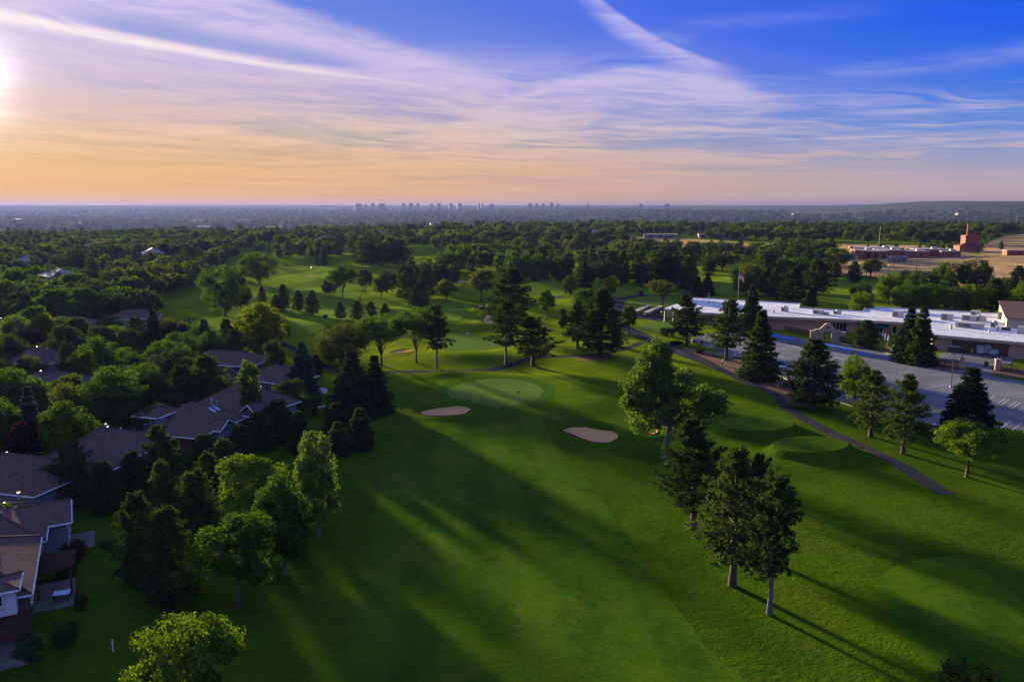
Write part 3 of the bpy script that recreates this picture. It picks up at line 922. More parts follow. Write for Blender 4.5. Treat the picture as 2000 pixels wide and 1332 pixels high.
def broadleaf(seed, lobes, n_clump, n_leaf, leaf, clump_r, trunk_h, trunk_r, limbs=6, flat=0.75, lean=0.0, bark='bark', mat='leaf_mid', fork=False):
    """broad-leaved tree of height 1: clumps of leaves at the ends of limbs, spread through the crown lobes.
    lobes: (x, y, z, rx, rz, weight)"""
    r = np.random.default_rng(seed)
    lb = np.array(lobes, float)
    w = lb[:, 5] / lb[:, 5].sum()
    cen = []
    tries = 0
    md = clump_r * 0.62
    while len(cen) < n_clump and tries < n_clump * 60:
        tries += 1
        k = r.choice(len(lb), p=w)
        u = rdir(r, 1)[0]
        if u[2] < -0.9:
            continue
        rad = r.uniform(0.35, 1.0) ** 0.45
        q = np.array([lb[k, 0] + u[0] * lb[k, 3] * rad, lb[k, 1] + u[1] * lb[k, 3] * rad, lb[k, 2] + u[2] * lb[k, 4] * rad])
        if cen and min(np.linalg.norm(np.array(cen) - q, axis=1)) < md * r.uniform(0.5, 1.0):
            continue
        cen.append(q)
    cen = np.array(cen)
    mid = (lb[:, :3] * w[:, None]).sum(0)
    # wood
    V, F = [], []
    th = trunk_h
    sway = r.normal(size=2) * 0.012
    base = np.array([0, 0, -0.02])
    tp = np.array([mid[0] * 0.35 + sway[0] + lean, mid[1] * 0.35 + sway[1], th])
    tube(V, F, [base, base + (0, 0, 0.05), tp * (0.5, 0.5, 0.55), tp], [trunk_r * 1.55, trunk_r * 1.08, trunk_r * 0.92, trunk_r * 0.74], 8)
    ang0 = r.uniform(0, 6.28)
    ends = []
    for i in range(limbs):
        k = r.choice(len(lb), p=w) if i >= len(lb) else i
        a = ang0 + i * 2.399
        tgt = lb[k, :3] + np.array([math.cos(a) * lb[k, 3] * .5, math.sin(a) * lb[k, 3] * .5, lb[k, 4] * r.uniform(-.05, .45)])
        mdp = tp * 0.55 + tgt * 0.45 + np.array([0, 0, -0.02]) + r.normal(size=3) * 0.012
        tube(V, F, [tp * (1, 1, 0.94), mdp, tgt], [trunk_r * .56, trunk_r * .36, trunk_r * .16], 6)
        ends += [mdp, tgt, (mdp + tgt) / 2]
    if not fork:
        top = lb[np.argmax(lb[:, 2] + lb[:, 4])]
        tgt = top[:3] + (0, 0, top[4] * 0.5)
        tube(V, F, [tp * (1, 1, 0.96), tp * .5 + tgt * .5 + r.normal(size=3) * .01, tgt], [trunk_r * .66, trunk_r * .4, trunk_r * .12], 6)
        ends += [tgt, (tp + tgt) / 2]
    ends = np.array(ends)
    for q in cen:
        e = ends[np.argmin(np.linalg.norm(ends - q, axis=1))]
        tube(V, F, [e, (e + q) / 2 + r.normal(size=3) * 0.008, q], [trunk_r * .16, trunk_r * .11, trunk_r * .05], 3)
    # leaves
    per = max(6, n_leaf // len(cen))
    P, N, D, LV = [], [], [], []
    for q in cen:
        rr = clump_r * r.uniform(0.7, 1.25)
        k = int(per * r.uniform(0.7, 1.3))
        u = rdir(r, k)
        rad = r.uniform(0.25, 1.0, k) ** 0.42
        rad *= 1 + 0.25 * np.sin(u[:, 0] * 5 + q[0] * 40) * np.sin(u[:, 1] * 5 + q[1] * 40)
        p = q + u * rad[:, None] * rr * np.array([1, 1, flat])
        keep = (u[:, 2] > -0.5) | (r.random(k) < 0.6)
        p, u = p[keep], u[keep]
        outw = unit((p - mid) / (lb[:, 3].max(), lb[:, 3].max(), lb[:, 4].max()))
        n = unit(u * 0.55 + outw * 0.35 + rdir(r, len(p)) * 0.75 + (0, 0, 0.25))
        P.append(p); N.append(n); D.append(unit(rdir(r, len(p)) + (0, 0, -0.5)))
        LV.append(np.clip(r.normal(0.5, 0.2, len(p)) + r.normal(0, 0.12), 0, 1))
    P = np.concatenate(P); N = np.concatenate(N); D = np.concatenate(D); LV = np.concatenate(LV)
    L = leaf * r.uniform(0.7, 1.35, len(P))
    cm = leaves_mesh('crown', P, N, D, L, L * r.uniform(0.5, 0.8, len(P)), LV, mat)
    return trunk_mesh('trunk', V, F, bark), cm, 2 * np.percentile(np.hypot(P[:, 0] - mid[0], P[:, 1] - mid[1]), 97)


def pine(seed, zb, R, n_whorl, per, tufts, needles, nlen, irregular=0.3, power=0.75, up=0.35, trunk_r=0.02, bend=0.02, mat='needle_pine', bark='bark', pad=0.34, dead=0):
    """long-needled pine of height 1: irregular whorls of limbs carrying upturned tufts"""
    r = np.random.default_rng(seed)
    V, F = [], []
    zs = [0.0, 0.15, 0.35, 0.55, 0.75, 0.9, 0.985]
    off = np.cumsum(r.normal(size=(len(zs), 2)) * bend, axis=0) * np.linspace(0, 1, len(zs))[:, None]
    pts = [np.array([o[0], o[1], z]) for o, z in zip(off, zs)]
    pts[0][2] = -0.02
    tube(V, F, pts, [trunk_r * 1.5, trunk_r * 1.05, trunk_r * .9, trunk_r * .7, trunk_r * .46, trunk_r * .25, trunk_r * .1], 7)
    def at(z):
        i = min(max(np.searchsorted(zs, z) - 1, 0), len(zs) - 2)
        t = (z - zs[i]) / (zs[i + 1] - zs[i])
        return pts[i] * (1 - t) + pts[i + 1] * t
    P, N, D, LV, LL = [], [], [], [], []
    for w in range(n_whorl):
        s0 = (w + r.uniform(-.3, .3)) / n_whorl
        s0 = min(max(s0, 0), 0.99)
        z = zb + (1 - zb) * s0
        prof = R * (1 - s0) ** power * (0.62 + 0.38 * min(1.0, s0 / 0.22))
        a0 = r.uniform(0, 6.28)
        np_ = per if s0 < 0.8 else max(3, per - 1)
        for b in range(np_):
            a = a0 + b * 6.283 / np_ + r.normal() * 0.25
            L = prof * (1 + r.normal() * irregular * 0.6)
            L = max(L, 0.03)
            if r.random() < irregular * 0.35:
                L *= 0.55
            tilt = up * (0.25 + s0 * 1.3) + r.normal() * 0.10 - 0.12 * (1 - s0)
            dr = np.array([math.cos(a), math.sin(a), 0])
            p0 = at(z)
            p1 = p0 + dr * L * .55 + (0, 0, L * .55 * tilt * .7)
            p2 = p0 + dr * L + (0, 0, L * tilt * 1.15)
            tube(V, F, [p0, p1, p2], [trunk_r * .26 * (1 - s0 * .6), trunk_r * .17 * (1 - s0 * .5), trunk_r * .05], 4)
            side = np.array([-dr[1], dr[0], 0])
            nt_ = max(3, int(tufts * (0.45 + 0.55 * L / R) * r.uniform(.8, 1.2)))
            for k in range(nt_):
                t = r.uniform(0.22, 1.04) ** 0.75
                base = p0 + (p1 - p0) * min(t / .55, 1) + (p2 - p1) * max((t - .55) / .45, 0)
                wdt = L * pad * (1.15 - 0.75 * t) * r.normal() * 0.75
                base = base + side * wdt + np.array([0, 0, 1]) * (abs(r.normal()) * 0.018 + 0.10 * abs(wdt))
                ax = unit((dr * 0.55 + side * np.sign(wdt) * 0.35 + np.array([0, 0, 0.55 + .3 * s0]) + r.normal(size=3) * 0.22)[None])[0]
                m_ = needles
                u = rdir(r, m_)
                dd = unit(ax * 0.75 + u * 0.85)
                P.append(base + dd * nlen * 0.5 + r.normal(size=(m_, 3)) * nlen * 0.2)
                D.append(dd)
                N.append(unit(np.cross(dd, rdir(r, m_)) + np.array([0, 0, 0.25])))
                LV.append(np.clip(r.normal(0.45, 0.2, m_) + r.normal() * 0.14, 0, 1))
                LL.append(np.full(m_, nlen) * r.uniform(0.75, 1.3, m_))
    for k in range(dead):
        z = r.uniform(0.18, zb); a = r.uniform(0, 6.28); L = R * r.uniform(.25, .55)
        p0 = at(z)
        dr = np.array([math.cos(a), math.sin(a), r.uniform(-.25, .15)])
        tube(V, F, [p0, p0 + dr * L * .6, p0 + dr * L + (0, 0, -.01)], [trunk_r * .16, trunk_r * .1, trunk_r * .04], 3)
    P = np.concatenate(P); N = np.concatenate(N); D = np.concatenate(D); LV = np.concatenate(LV); LL = np.concatenate(LL)
    cm = leaves_mesh('crown', P, N, D, LL, LL * 0.32, LV, mat)
    return trunk_mesh('trunk', V, F, bark), cm, 2 * np.percentile(np.hypot(P[:, 0], P[:, 1]), 97)


def spruce(seed, zb, R, n_whorl, per, spr, needles, nlen, droop=0.35, power=0.92, trunk_r=0.017, irregular=0.16, mat='needle_spruce'):
    """narrow conical spruce of height 1: tiers of drooping branches with hanging sprays"""
    r = np.random.default_rng(seed)
    V, F = [], []
    tube(V, F, [(0, 0, -0.02), (0, 0, .3), (0, 0, .7), (0, 0, .99)], [trunk_r * 1.3, trunk_r, trunk_r * .55, trunk_r * .1], 7)
    P, N, D, LV, LL = [], [], [], [], []
    for w in range(n_whorl):
        s0 = (w + r.uniform(-.35, .35)) / n_whorl
        s0 = min(max(s0, 0), 0.985)
        z = zb + (1 - zb) * s0
        prof = R * (1 - s0) ** power * (0.78 + 0.22 * min(1, s0 / .12)) + 0.012
        a0 = r.uniform(0, 6.28)
        np_ = per if s0 < .75 else max(4, per - 2)
        for b in range(np_):
            a = a0 + b * 6.283 / np_ + r.normal() * 0.2
            L = max(prof * (1 + r.normal() * irregular), 0.015)
            dr = np.array([math.cos(a), math.sin(a), 0]); side = np.array([-dr[1], dr[0], 0])
            dp = droop * (1 - s0 * 1.3)
            p0 = np.array([0, 0, z]); p1 = p0 + dr * L * .6 + (0, 0, -L * .6 * dp); p2 = p0 + dr * L + (0, 0, -L * dp * .75)
            if L > 0.06:
                tube(V, F, [p0, p1, p2], [trunk_r * .2, trunk_r * .12, trunk_r * .03], 3)
            k = max(3, int(spr * (0.3 + 0.7 * L / R) * r.uniform(.85, 1.15)))
            t = r.uniform(0.12, 1.03, k) ** 0.7
            base = p0 + (p1 - p0) * np.minimum(t / .6, 1)[:, None] + (p2 - p1) * np.maximum((t - .6) / .4, 0)[:, None]
            lat = r.normal(size=k) * L * 0.26 * (1.2 - .85 * t)
            base = base + side * lat[:, None] + np.array([0, 0, -1]) * (np.abs(lat) * .25)[:, None]
            for q in range(k):
                m_ = needles
                ax = dr * 0.7 + side * (np.sign(lat[q]) * 0.5) + np.array([0, 0, -0.15 + .35 * s0])
                dd = unit(ax + rdir(r, m_) * 0.6)
                P.append(base[q] + dd * nlen * .45 + r.normal(size=(m_, 3)) * nlen * .22)
                D.append(dd)
                N.append(unit(np.cross(dd, rdir(r, m_)) + np.array([0, 0, .45])))
                LV.append(np.clip(r.normal(.45, .2, m_) + r.normal() * .12, 0, 1))
                LL.append(nlen * r.uniform(.7, 1.3, m_))
    P = np.concatenate(P); N = np.concatenate(N); D = np.concatenate(D); LV = np.concatenate(LV); LL = np.concatenate(LL)
    cm = leaves_mesh('crown', P, N, D, LL, LL * 0.5, LV, mat)
    return trunk_mesh('trunk', V, F), cm, 2 * np.percentile(np.hypot(P[:, 0], P[:, 1]), 98)


TPL = {}
def build_templates():
    T = TPL
    # near versions
    T['cottonwood'] = broadleaf(11, [(-.11, 0, .86, .125, .12, 1.3), (-.13, .03, .68, .165, .14, 2.0), (-.06, -.05, .50, .17, .13, 1.6), (-.32, 0, .54, .06, .13, .6), (.31, .02, .50, .12, .10, 1.1),
                                     (.20, -.02, .37, .15, .10, .9), (-.17, -.04, .33, .13, .10, .9), (.42, 0, .46, .07, .08, .45), (.08, 0, .62, .13, .14, 1.0)],
                                165, 42000, .020, .062, .30, .026, 9, .95, 0.02, 'bark_pale', 'leaf_grey')
    T['poplar'] = broadleaf(12, [(0, 0, .84, .13, .14, 1), (.02, 0, .64, .20, .18, 1.5), (-.02, 0, .42, .21, .18, 1.4), (.03, 0, .26, .16, .10, .7)], 100, 19000, .022, .072, .24, .018, 6, 1.0, 0, 'bark_pale', 'leaf_grey')
    T['maple'] = broadleaf(13, [(0, 0, .66, .38, .27, 3), (.14, .05, .78, .20, .18, 1), (-.18, -.05, .60, .22, .22, 1), (.22, -.1, .54, .2, .18, 1)], 95, 19000, .024, .085, .30, .022, 8, .8, 0, 'bark', 'leaf_mid')
    T['ash'] = broadleaf(14, [(0, 0, .60, .34, .32, 3), (-.08, .05, .80, .20, .17, 1.2), (.15, 0, .66, .24, .24, 1.2)], 90, 18000, .024, .085, .26, .022, 8, .85, 0.01, 'bark', 'leaf_mid')
    T['vase'] = broadleaf(15, [(0, 0, .72, .36, .24, 3), (.22, .05, .62, .24, .22, 1.2), (-.22, -.03, .64, .24, .22, 1.2), (.04, .1, .50, .26, .14, .6)], 95, 16000, .023, .085, .20, .018, 9, .75, 0, 'bark', 'leaf_mid', True)
    T['round'] = broadleaf(16, [(0, 0, .52, .44, .44, 3), (.12, .1, .66, .32, .28, 1), (-.18, -.1, .50, .3, .34, 1)], 125, 22000, .026, .095, .12, .024, 8, .85, 0, 'bark', 'leaf_mid')
    T['spread'] = broadleaf(17, [(0, 0, .72, .46, .2, 3), (.3, 0, .62, .26, .16, 1), (-.32, .05, .64, .26, .16, 1)], 85, 11000, .027, .09, .30, .030, 10, .6, 0, 'bark', 'leaf_olive', True)
    T['young'] = broadleaf(18, [(0, 0, .62, .24, .30, 2), (0, 0, .80, .14, .18, 1)], 50, 7000, .034, .085, .24, .016, 6, .9, 0, 'bark', 'leaf_mid')
    T['slender'] = broadleaf(19, [(0, 0, .70, .11, .26, 2), (0, 0, .45, .12, .18, 1)], 45, 6500, .030, .07, .22, .014, 5, 1.1, 0, 'bark_pale', 'leaf_grey')
    T['shrub'] = broadleaf(20, [(0, 0, .42, .50, .46, 2), (.2, .1, .5, .3, .34, 1), (-.2, -.1, .45, .3, .36, 1)], 70, 8000, .05, .14, .08, .02, 8, .85, 0, 'bark', 'leaf_dark')
    T['pine_a'] = pine(31, .22, .31, 16, 6, 16, 9, .036, .42, .72, .38, .021, .012, dead=5)
    T['pine_b'] = pine(32, .20, .30, 15, 6, 15, 9, .036, .45, .82, .32, .020, .014, 'needle_olive', dead=6)
    T['pine_tall'] = pine(33, .34, .21, 13, 6, 15, 9, .032, .55, .5, .42, .018, .022, 'needle_pine', 'bark_pale', dead=9)
    T['pine_cone'] = pine(34, .10, .30, 18, 7, 15, 9, .034, .25, .80, .36, .022, .006)
    T['pine_fluffy'] = pine(35, .06, .34, 18, 8, 16, 9, .036, .28, .58, .42, .022, .006, 'needle_olive')
    T['spruce_a'] = spruce(41, .05, .25, 26, 8, 20, 6, .034)
    T['spruce_b'] = spruce(42, .03, .21, 28, 8, 20, 6, .030, .25, .85, irregular=.2)
    T['spruce_wide'] = spruce(43, .05, .33, 24, 9, 22, 6, .036, .3, .95)
    T['juniper'] = spruce(44, .02, .30, 20, 9, 20, 6, .042, -.15, .55, irregular=.2)
    # far versions: fewer, larger leaves
    T['far_round'] = broadleaf(51, [(0, 0, .54, .44, .40, 3), (.15, .1, .66, .3, .26, 1)], 42, 2600, .07, .13, .14, .026, 5, .85, 0, 'bark', 'leaf_mid')
    T['far_oval'] = broadleaf(52, [(0, 0, .58, .34, .38, 3), (-.1, .05, .74, .2, .2, 1)], 40, 2600, .065, .12, .16, .022, 5, .9, 0, 'bark', 'leaf_mid')
    T['far_wide'] = broadleaf(53, [(0, 0, .58, .56, .34, 3), (.3, 0, .52, .3, .28, 1), (-.3, .1, .56, .3, .28, 1)], 48, 3000, .075, .14, .14, .03, 5, .8, 0, 'bark', 'leaf_mid')
    T['far_pine'] = pine(54, .12, .30, 10, 6, 8, 5, .070, .35, .6, .36, .022, .01)
    T['far_spruce'] = spruce(55, .04, .24, 14, 7, 9, 4, .06)

build_templates()

KIND_NAME = {'cottonwood': 'cottonwood_tree', 'poplar': 'poplar_tree', 'maple': 'maple_tree', 'ash': 'ash_tree', 'vase': 'elm_tree', 'round': 'broadleaf_tree', 'spread': 'oak_tree',
             'young': 'young_tree', 'slender': 'birch_tree', 'shrub': 'shrub', 'pine_a': 'pine_tree', 'pine_b': 'pine_tree', 'pine_tall': 'pine_tree', 'pine_cone': 'pine_tree',
             'pine_fluffy': 'pine_tree', 'spruce_a': 'spruce_tree', 'spruce_b': 'spruce_tree', 'spruce_wide': 'spruce_tree', 'juniper': 'juniper_tree',
             'far_round': 'broadleaf_tree', 'far_oval': 'broadleaf_tree', 'far_wide': 'broadleaf_tree', 'far_pine': 'pine_tree', 'far_spruce': 'spruce_tree'}
TREES_AT = []

def put_tree(kind, x, y, h, wid, label, mat=None, group=None, rz=None, z=None):
    tm, cm, w1 = TPL[kind]
    sxy = wid / w1 if wid else h
    if rz is None:
        rz = (x * 12.9898 + y * 78.233) % 6.283
    zz = hz(x, y) if z is None else z
    root = empty(KIND_NAME[kind], (x, y, zz), rz, (sxy, sxy, h))
    tag(root, label, 'shrub' if kind == 'shrub' else 'tree', group)
    t = bpy.data.objects.new('trunk', tm); link(t, root)
    c = bpy.data.objects.new('crown', cm); link(c, root)
    if mat:
        c.material_slots[0].link = 'OBJECT'
        c.material_slots[0].material = MATS[mat]
    TREES_AT.append((x, y, wid / 2 if wid else 3.0))
    return root

def tree_px(kind, bx, by, ty, wpx, label, mat=None, group=None, rz=None):
    """tree whose foot stands at photo pixel (bx, by), whose top reaches row ty and whose crown is wpx wide"""
    x, y = G(bx, by)
    for _ in range(3):
        x, y = G(bx, by, hz(x, y))
    z0 = hz(x, y)
    h = top_z(y, ty) - z0
    depth = y * CP + (H_CAM - z0 - h / 2) * SP
    return put_tree(kind, x, y, h, wpx * depth / F_PX, label, mat, group, rz)

# ------------------------------------------------------------------ trees one can tell apart: kind, foot x, foot y, top y, width, label, leaf material
GR_PINE = 'pines and cottonwood right of the fairway'
GR_LEFT = 'trees along the left edge of the fairway'
GR_HOOD = 'trees of the housing estate'
GR_COURSE = 'trees on the far fairways'
GR_ROW = 'small pines in a row on the far fairway'
GR_CLUB = 'trees round the clubhouse and parking lot'
GR_BACK = 'trees behind the clubhouse'
TREES = [
    # right of the fairway
    ('cottonwood', 1297, 893, 664, 205, 'tall pale-leaved cottonwood with ragged side limbs right of the nearest green', 'leaf_grey', GR_PINE, 0.0),
    ('pine_a', 1354, 1032, 826, 150, 'dark pine nearest to the cottonwood in the clump of foreground pines', 'needle_pine', GR_PINE),
    ('pine_b', 1430, 1143, 882, 165, 'broad middle pine of the foreground clump', 'needle_olive', GR_PINE),
    ('pine_tall', 1502, 1199, 934, 112, 'tall pine with a long bare pale trunk, nearest of the foreground clump', 'needle_pine', GR_PINE),
    ('pine_a', 1478, 1085, 895, 90, 'dark pine behind the broad middle pine of the clump', 'needle_pine', GR_PINE),
    ('shrub', 1888, 1375, 1290, 135, 'olive shrub cut off by the bottom edge at lower right', 'leaf_olive', GR_PINE),
    # clubhouse side
    ('maple', 1888, 932, 822, 124, 'bright yellow-green young maple below the parking lot', 'leaf_bright', GR_CLUB),
    ('pine_b', 1700, 853, 726, 92, 'slim pine left of a matching one on the grass below the parking lot', 'needle_olive', GR_CLUB),
    ('pine_b', 1763, 886, 734, 90, 'slim pine with a short trunk between the bright maple and its twin', 'needle_olive', GR_CLUB),
    ('spruce_wide', 1886, 862, 715, 118, 'broad dark spruce at the lower corner of the parking lot', 'needle_spruce', GR_CLUB),
    ('pine_cone', 1588, 798, 664, 108, 'broad pine at the edge of the parking lot beside a leafy green tree', 'needle_olive', GR_CLUB),
    ('round', 1667, 790, 694, 64, 'leafy green tree between two pines at the near edge of the parking lot', 'leaf_bright', GR_CLUB),
    ('spruce_a', 1772, 706, 600, 60, 'left one of the twin spruces in front of the clubhouse', 'needle_spruce', GR_CLUB),
    ('spruce_a', 1795, 712, 598, 62, 'right one of the twin spruces in front of the clubhouse', 'needle_pine', GR_CLUB),
    ('pine_cone', 1692, 680, 626, 54, 'small pine on the patio behind the black fence', 'needle_pine', GR_CLUB),
    ('pine_a', 1418, 704, 588, 78, 'pine with a straight bare trunk on the mulch strip', 'needle_pine', GR_CLUB),
    ('spruce_wide', 1482, 740, 603, 84, 'dense dark spruce on the mulch strip nearest the parked cars', 'needle_pine', GR_CLUB),
    ('spruce_a', 1466, 655, 558, 54, 'dark spruce rising behind the mulch strip against the clubhouse roof', 'needle_spruce', GR_CLUB),
    ('pine_a', 1341, 676, 578, 74, 'rounded pine at the left corner of the clubhouse', 'needle_pine', GR_CLUB),
    ('young', 1229, 657, 597, 30, 'slender green young tree by the fork of the cart path', 'leaf_bright', GR_CLUB),
    ('shrub', 1305, 656, 636, 34, 'dark round shrub beside the small practice green', 'leaf_dark', GR_CLUB),
    ('shrub', 1366, 690, 678, 20, 'tuft of ornamental grass on the mulch strip', 'leaf_olive', GR_CLUB),
    ('shrub', 1322, 674, 664, 26, 'low reddish shrub at the head of the mulch strip', 'leaf_red', GR_CLUB),
    # middle of the picture
    ('pine_tall', 988, 713, 590, 66, 'tall bare-stemmed pine left of the cross path bend', 'needle_pine', GR_COURSE),
    ('pine_a', 1041, 714, 622, 92, 'wide dark pine right beside the cross path bend', 'needle_pine', GR_COURSE),
    ('pine_a', 996, 655, 527, 100, 'tallest dark pine behind the far green', 'needle_pine', GR_COURSE),
    ('pine_cone', 1172, 696, 566, 96, 'massive dark pine standing in the reddish mulch bed', 'needle_pine', GR_COURSE),
    ('pine_b', 1128, 682, 590, 56, 'brownish pine leaning out left of the massive pine', 'needle_olive', GR_COURSE),
    ('ash', 1150, 640, 562, 70, 'green leafy tree behind the massive dark pine', 'leaf_mid', GR_COURSE),
    ('pine_tall', 853, 719, 598, 58, 'crooked pine right of the vase-shaped elm by the cross path', 'needle_olive', GR_COURSE),
    ('vase', 813, 708, 596, 96, 'vase-shaped elm with dark forked stems beside the crooked pine', 'leaf_mid', GR_COURSE),
    ('vase', 745, 714, 613, 112, 'multi-stemmed elm between the vase-shaped elm and the rounded olive tree', 'leaf_mid', GR_COURSE),
    ('round', 668, 714, 632, 108, 'rounded olive-green tree above the dark spruces', 'leaf_olive', GR_COURSE),
    ('young', 1067, 626, 564, 36, 'small upright green tree alone on the lawn left of the cart path', 'leaf_bright', GR_COURSE),
    ('slender', 1100, 657, 600, 20, 'thin dark upright tree left of the massive pine', 'leaf_dark', GR_COURSE),
    ('round', 1112, 582, 537, 30, 'dark green oval tree left of the black spruce', 'leaf_dark', GR_COURSE),
    ('spruce_a', 1141, 580, 511, 36, 'black spruce standing up behind the bright fairway', 'needle_spruce', GR_COURSE),
    ('young', 1193, 588, 539, 36, 'yellow-green tree at the left of the path loop', 'leaf_yellow', GR_COURSE),
    ('spread', 1293, 604, 543, 74, 'spreading tree with open forked limbs on the practice green', 'leaf_olive', GR_COURSE),
    ('spruce_wide', 1362, 583, 540, 32, 'dark spruce right of the spreading tree', 'needle_spruce', GR_COURSE),
    ('spruce_wide', 1381, 577, 532, 32, 'darker of two spruces behind the clubhouse roof corner', 'needle_spruce', GR_COURSE),
    ('round', 1457, 578, 515, 68, 'round olive tree behind the flagpole', 'leaf_olive', GR_BACK),
    ('pine_cone', 1496, 578, 524, 34, 'dark pine right of the round olive tree', 'needle_pine', GR_BACK),
    ('young', 872, 590, 546, 46, 'yellow-green round-headed tree alone in the middle of the course', 'leaf_yellow', GR_COURSE),
    ('ash', 940, 588, 524, 54, 'brownish olive tree left of the tallest dark pine', 'leaf_olive', GR_COURSE),
    ('round', 440, 618, 518, 88, 'big grey-green tree at the left fairway with a short trunk', 'leaf_mid', GR_COURSE),
    ('round', 472, 608, 545, 44, 'darker tree close behind the big grey-green one', 'leaf_dark', GR_COURSE),
    ('round', 507, 556, 492, 76, 'big round light green tree on the far left fairway', 'leaf_bright', GR_COURSE),
    ('vase', 670, 584, 516, 62, 'shapely green tree with a forked trunk on the far fairway', 'leaf_mid', GR_COURSE),
    ('round', 645, 578, 541, 34, 'smaller dark tree left of the shapely forked one', 'leaf_dark', GR_COURSE),
    ('ash', 714, 575, 524, 34, 'upright dark tree right of the shapely forked one', 'leaf_dark', GR_COURSE),
    ('ash', 744, 584, 544, 36, 'pale grey willow-like tree on the far fairway', 'leaf_grey', GR_COURSE),
    ('round', 757, 574, 527, 44, 'dark round tree behind the pale grey one', 'leaf_dark', GR_COURSE),
    ('pine_cone', 800, 588, 522, 48, 'dark pine left of the yellow-green round-headed tree', 'needle_pine', GR_COURSE),
    ('pine_cone', 830, 582, 528, 46, 'second dark pine left of the yellow-green round-headed tree', 'needle_pine', GR_COURSE),
    ('pine_cone', 818, 602, 554, 44, 'low dark pine in front of two others in the middle of the course', 'needle_pine', GR_COURSE),
    ('far_wide', 868, 548, 515, 48, 'wide dark tree behind the dark pines of the middle course', 'leaf_dark', GR_COURSE),
    ('pine_cone', 512, 594, 560, 20, 'leftmost pine of the upper row of small pines', 'needle_pine', GR_ROW),
    ('pine_cone', 540, 607, 576, 25, 'second pine from the left in the upper row of small pines', 'needle_pine', GR_ROW),
    ('pine_cone', 554, 608, 556, 30, 'tallest pine of the upper row of small pines', 'needle_pine', GR_ROW),
    ('pine_cone', 584, 609, 568, 26, 'fourth pine from the left in the upper row of small pines', 'needle_pine', GR_ROW),
    ('pine_cone', 610, 616, 567, 30, 'rightmost pine of the upper row of small pines', 'needle_olive', GR_ROW),
    ('pine_cone', 666, 624, 591, 23, 'leftmost and roundest pine of the lower row of small pines', 'needle_pine', GR_ROW),
    ('pine_cone', 699, 626, 588, 30, 'widest pine of the lower row of small pines', 'needle_pine', GR_ROW),
    ('pine_cone', 725, 618, 589, 24, 'third pine from the left in the lower row of small pines', 'needle_pine', GR_ROW),
    ('pine_cone', 752, 623, 593, 23, 'rightmost pine of the lower row of small pines', 'needle_pine', GR_ROW),
    ('spruce_b', 347, 643, 623, 11, 'smallest of three young blue spruces on the left lawn', 'needle_blue', GR_ROW),
    ('spruce_b', 371, 648, 621, 15, 'middle one of three young blue spruces on the left lawn', 'needle_blue', GR_ROW),
    ('spruce_b', 404, 650, 624, 16, 'right one of three young blue spruces on the left lawn', 'needle_blue', GR_ROW),
    # dark conifers left of the green
    ('spruce_wide', 690, 812, 683, 104, 'huge dark spruce, left of the pair beside the nearest green', 'needle_spruce', GR_LEFT),
    ('spruce_wide', 734, 808, 692, 76, 'huge dark spruce, right of the pair beside the nearest green', 'needle_spruce', GR_LEFT),
    ('juniper', 660, 850, 785, 60, 'low dark juniper below the pair of huge spruces', 'needle_pine', GR_LEFT),
    ('juniper', 705, 878, 795, 54, 'rounded dark juniper nearest to the fairway', 'needle_pine', GR_LEFT),
    ('juniper', 662, 890, 822, 50, 'olive juniper behind the pale poplar', 'needle_olive', GR_LEFT),
    ('juniper', 586, 884, 800, 50, 'dark juniper alone on the lawn left of the pale poplar', 'needle_pine', GR_LEFT),
    ('spruce_a', 594, 782, 668, 68, 'pointed blue spruce beside the small round patio', 'needle_blue', GR_LEFT),
    ('slender', 621, 756, 690, 26, 'narrow dark red tree right of the pointed blue spruce', 'leaf_red', GR_LEFT),
    ('shrub', 600, 812, 762, 56, 'leafy shrub in front of the pointed blue spruce', 'leaf_mid', GR_LEFT),
    ('poplar', 508, 698, 592, 96, 'glowing yellow-green poplar behind the roofs on the left', 'leaf_yellow', GR_LEFT),
    ('pine_cone', 446, 690, 624, 46, 'dark pine left of the glowing yellow-green poplar', 'needle_pine', GR_LEFT),
    ('spruce_a', 403, 705, 624, 46, 'dark spruce with a narrow tip left of the blue-grey house', 'needle_spruce', GR_LEFT),
    ('spruce_a', 304, 692, 607, 52, 'dark feathery spruce beside the pale driveway', 'needle_spruce', GR_LEFT),
    # left edge of the fairway, near
    ('poplar', 624, 1052, 842, 84, 'tall pale poplar on a thin stem at the left edge of the fairway', 'leaf_grey', GR_LEFT),
    ('poplar', 557, 1121, 932, 112, 'pale leafy tree between the tall poplar and the round-headed maple', 'leaf_mid', GR_LEFT),
    ('maple', 466, 1186, 1004, 168, 'round-headed maple with a pale leaning trunk on the dark lawn', 'leaf_mid', GR_LEFT),
    ('maple', 372, 1440, 1200, 222, 'bright leafy maple cut off by the bottom edge', 'leaf_bright', GR_LEFT),
    ('pine_fluffy', 335, 1178, 998, 118, 'dense dark pine left of the round-headed maple', 'needle_pine', GR_LEFT),
    ('pine_fluffy', 278, 1140, 968, 100, 'dense dark pine nearest to the houses on the lawn', 'needle_pine', GR_LEFT),
    ('pine_fluffy', 388, 1055, 924, 100, 'fluffy olive pine in the middle of the lawn clump', 'needle_olive', GR_LEFT),
    ('pine_fluffy', 322, 1012, 904, 66, 'grey-green rounded pine at the back of the lawn clump', 'needle_olive', GR_LEFT),
    ('ash', 492, 1020, 890, 128, 'bright green leafy tree behind the round-headed maple', 'leaf_bright', GR_LEFT),
    ('pine_fluffy', 410, 965, 886, 70, 'rounded pine below the house with skylights', 'needle_olive', GR_LEFT),
    ('juniper', 470, 905, 828, 62, 'shaggy juniper hiding the right corner of the house with skylights', 'needle_olive', GR_LEFT),
    ('juniper', 400, 912, 845, 64, 'shaggy juniper below the eave of the house with skylights', 'needle_olive', GR_LEFT),
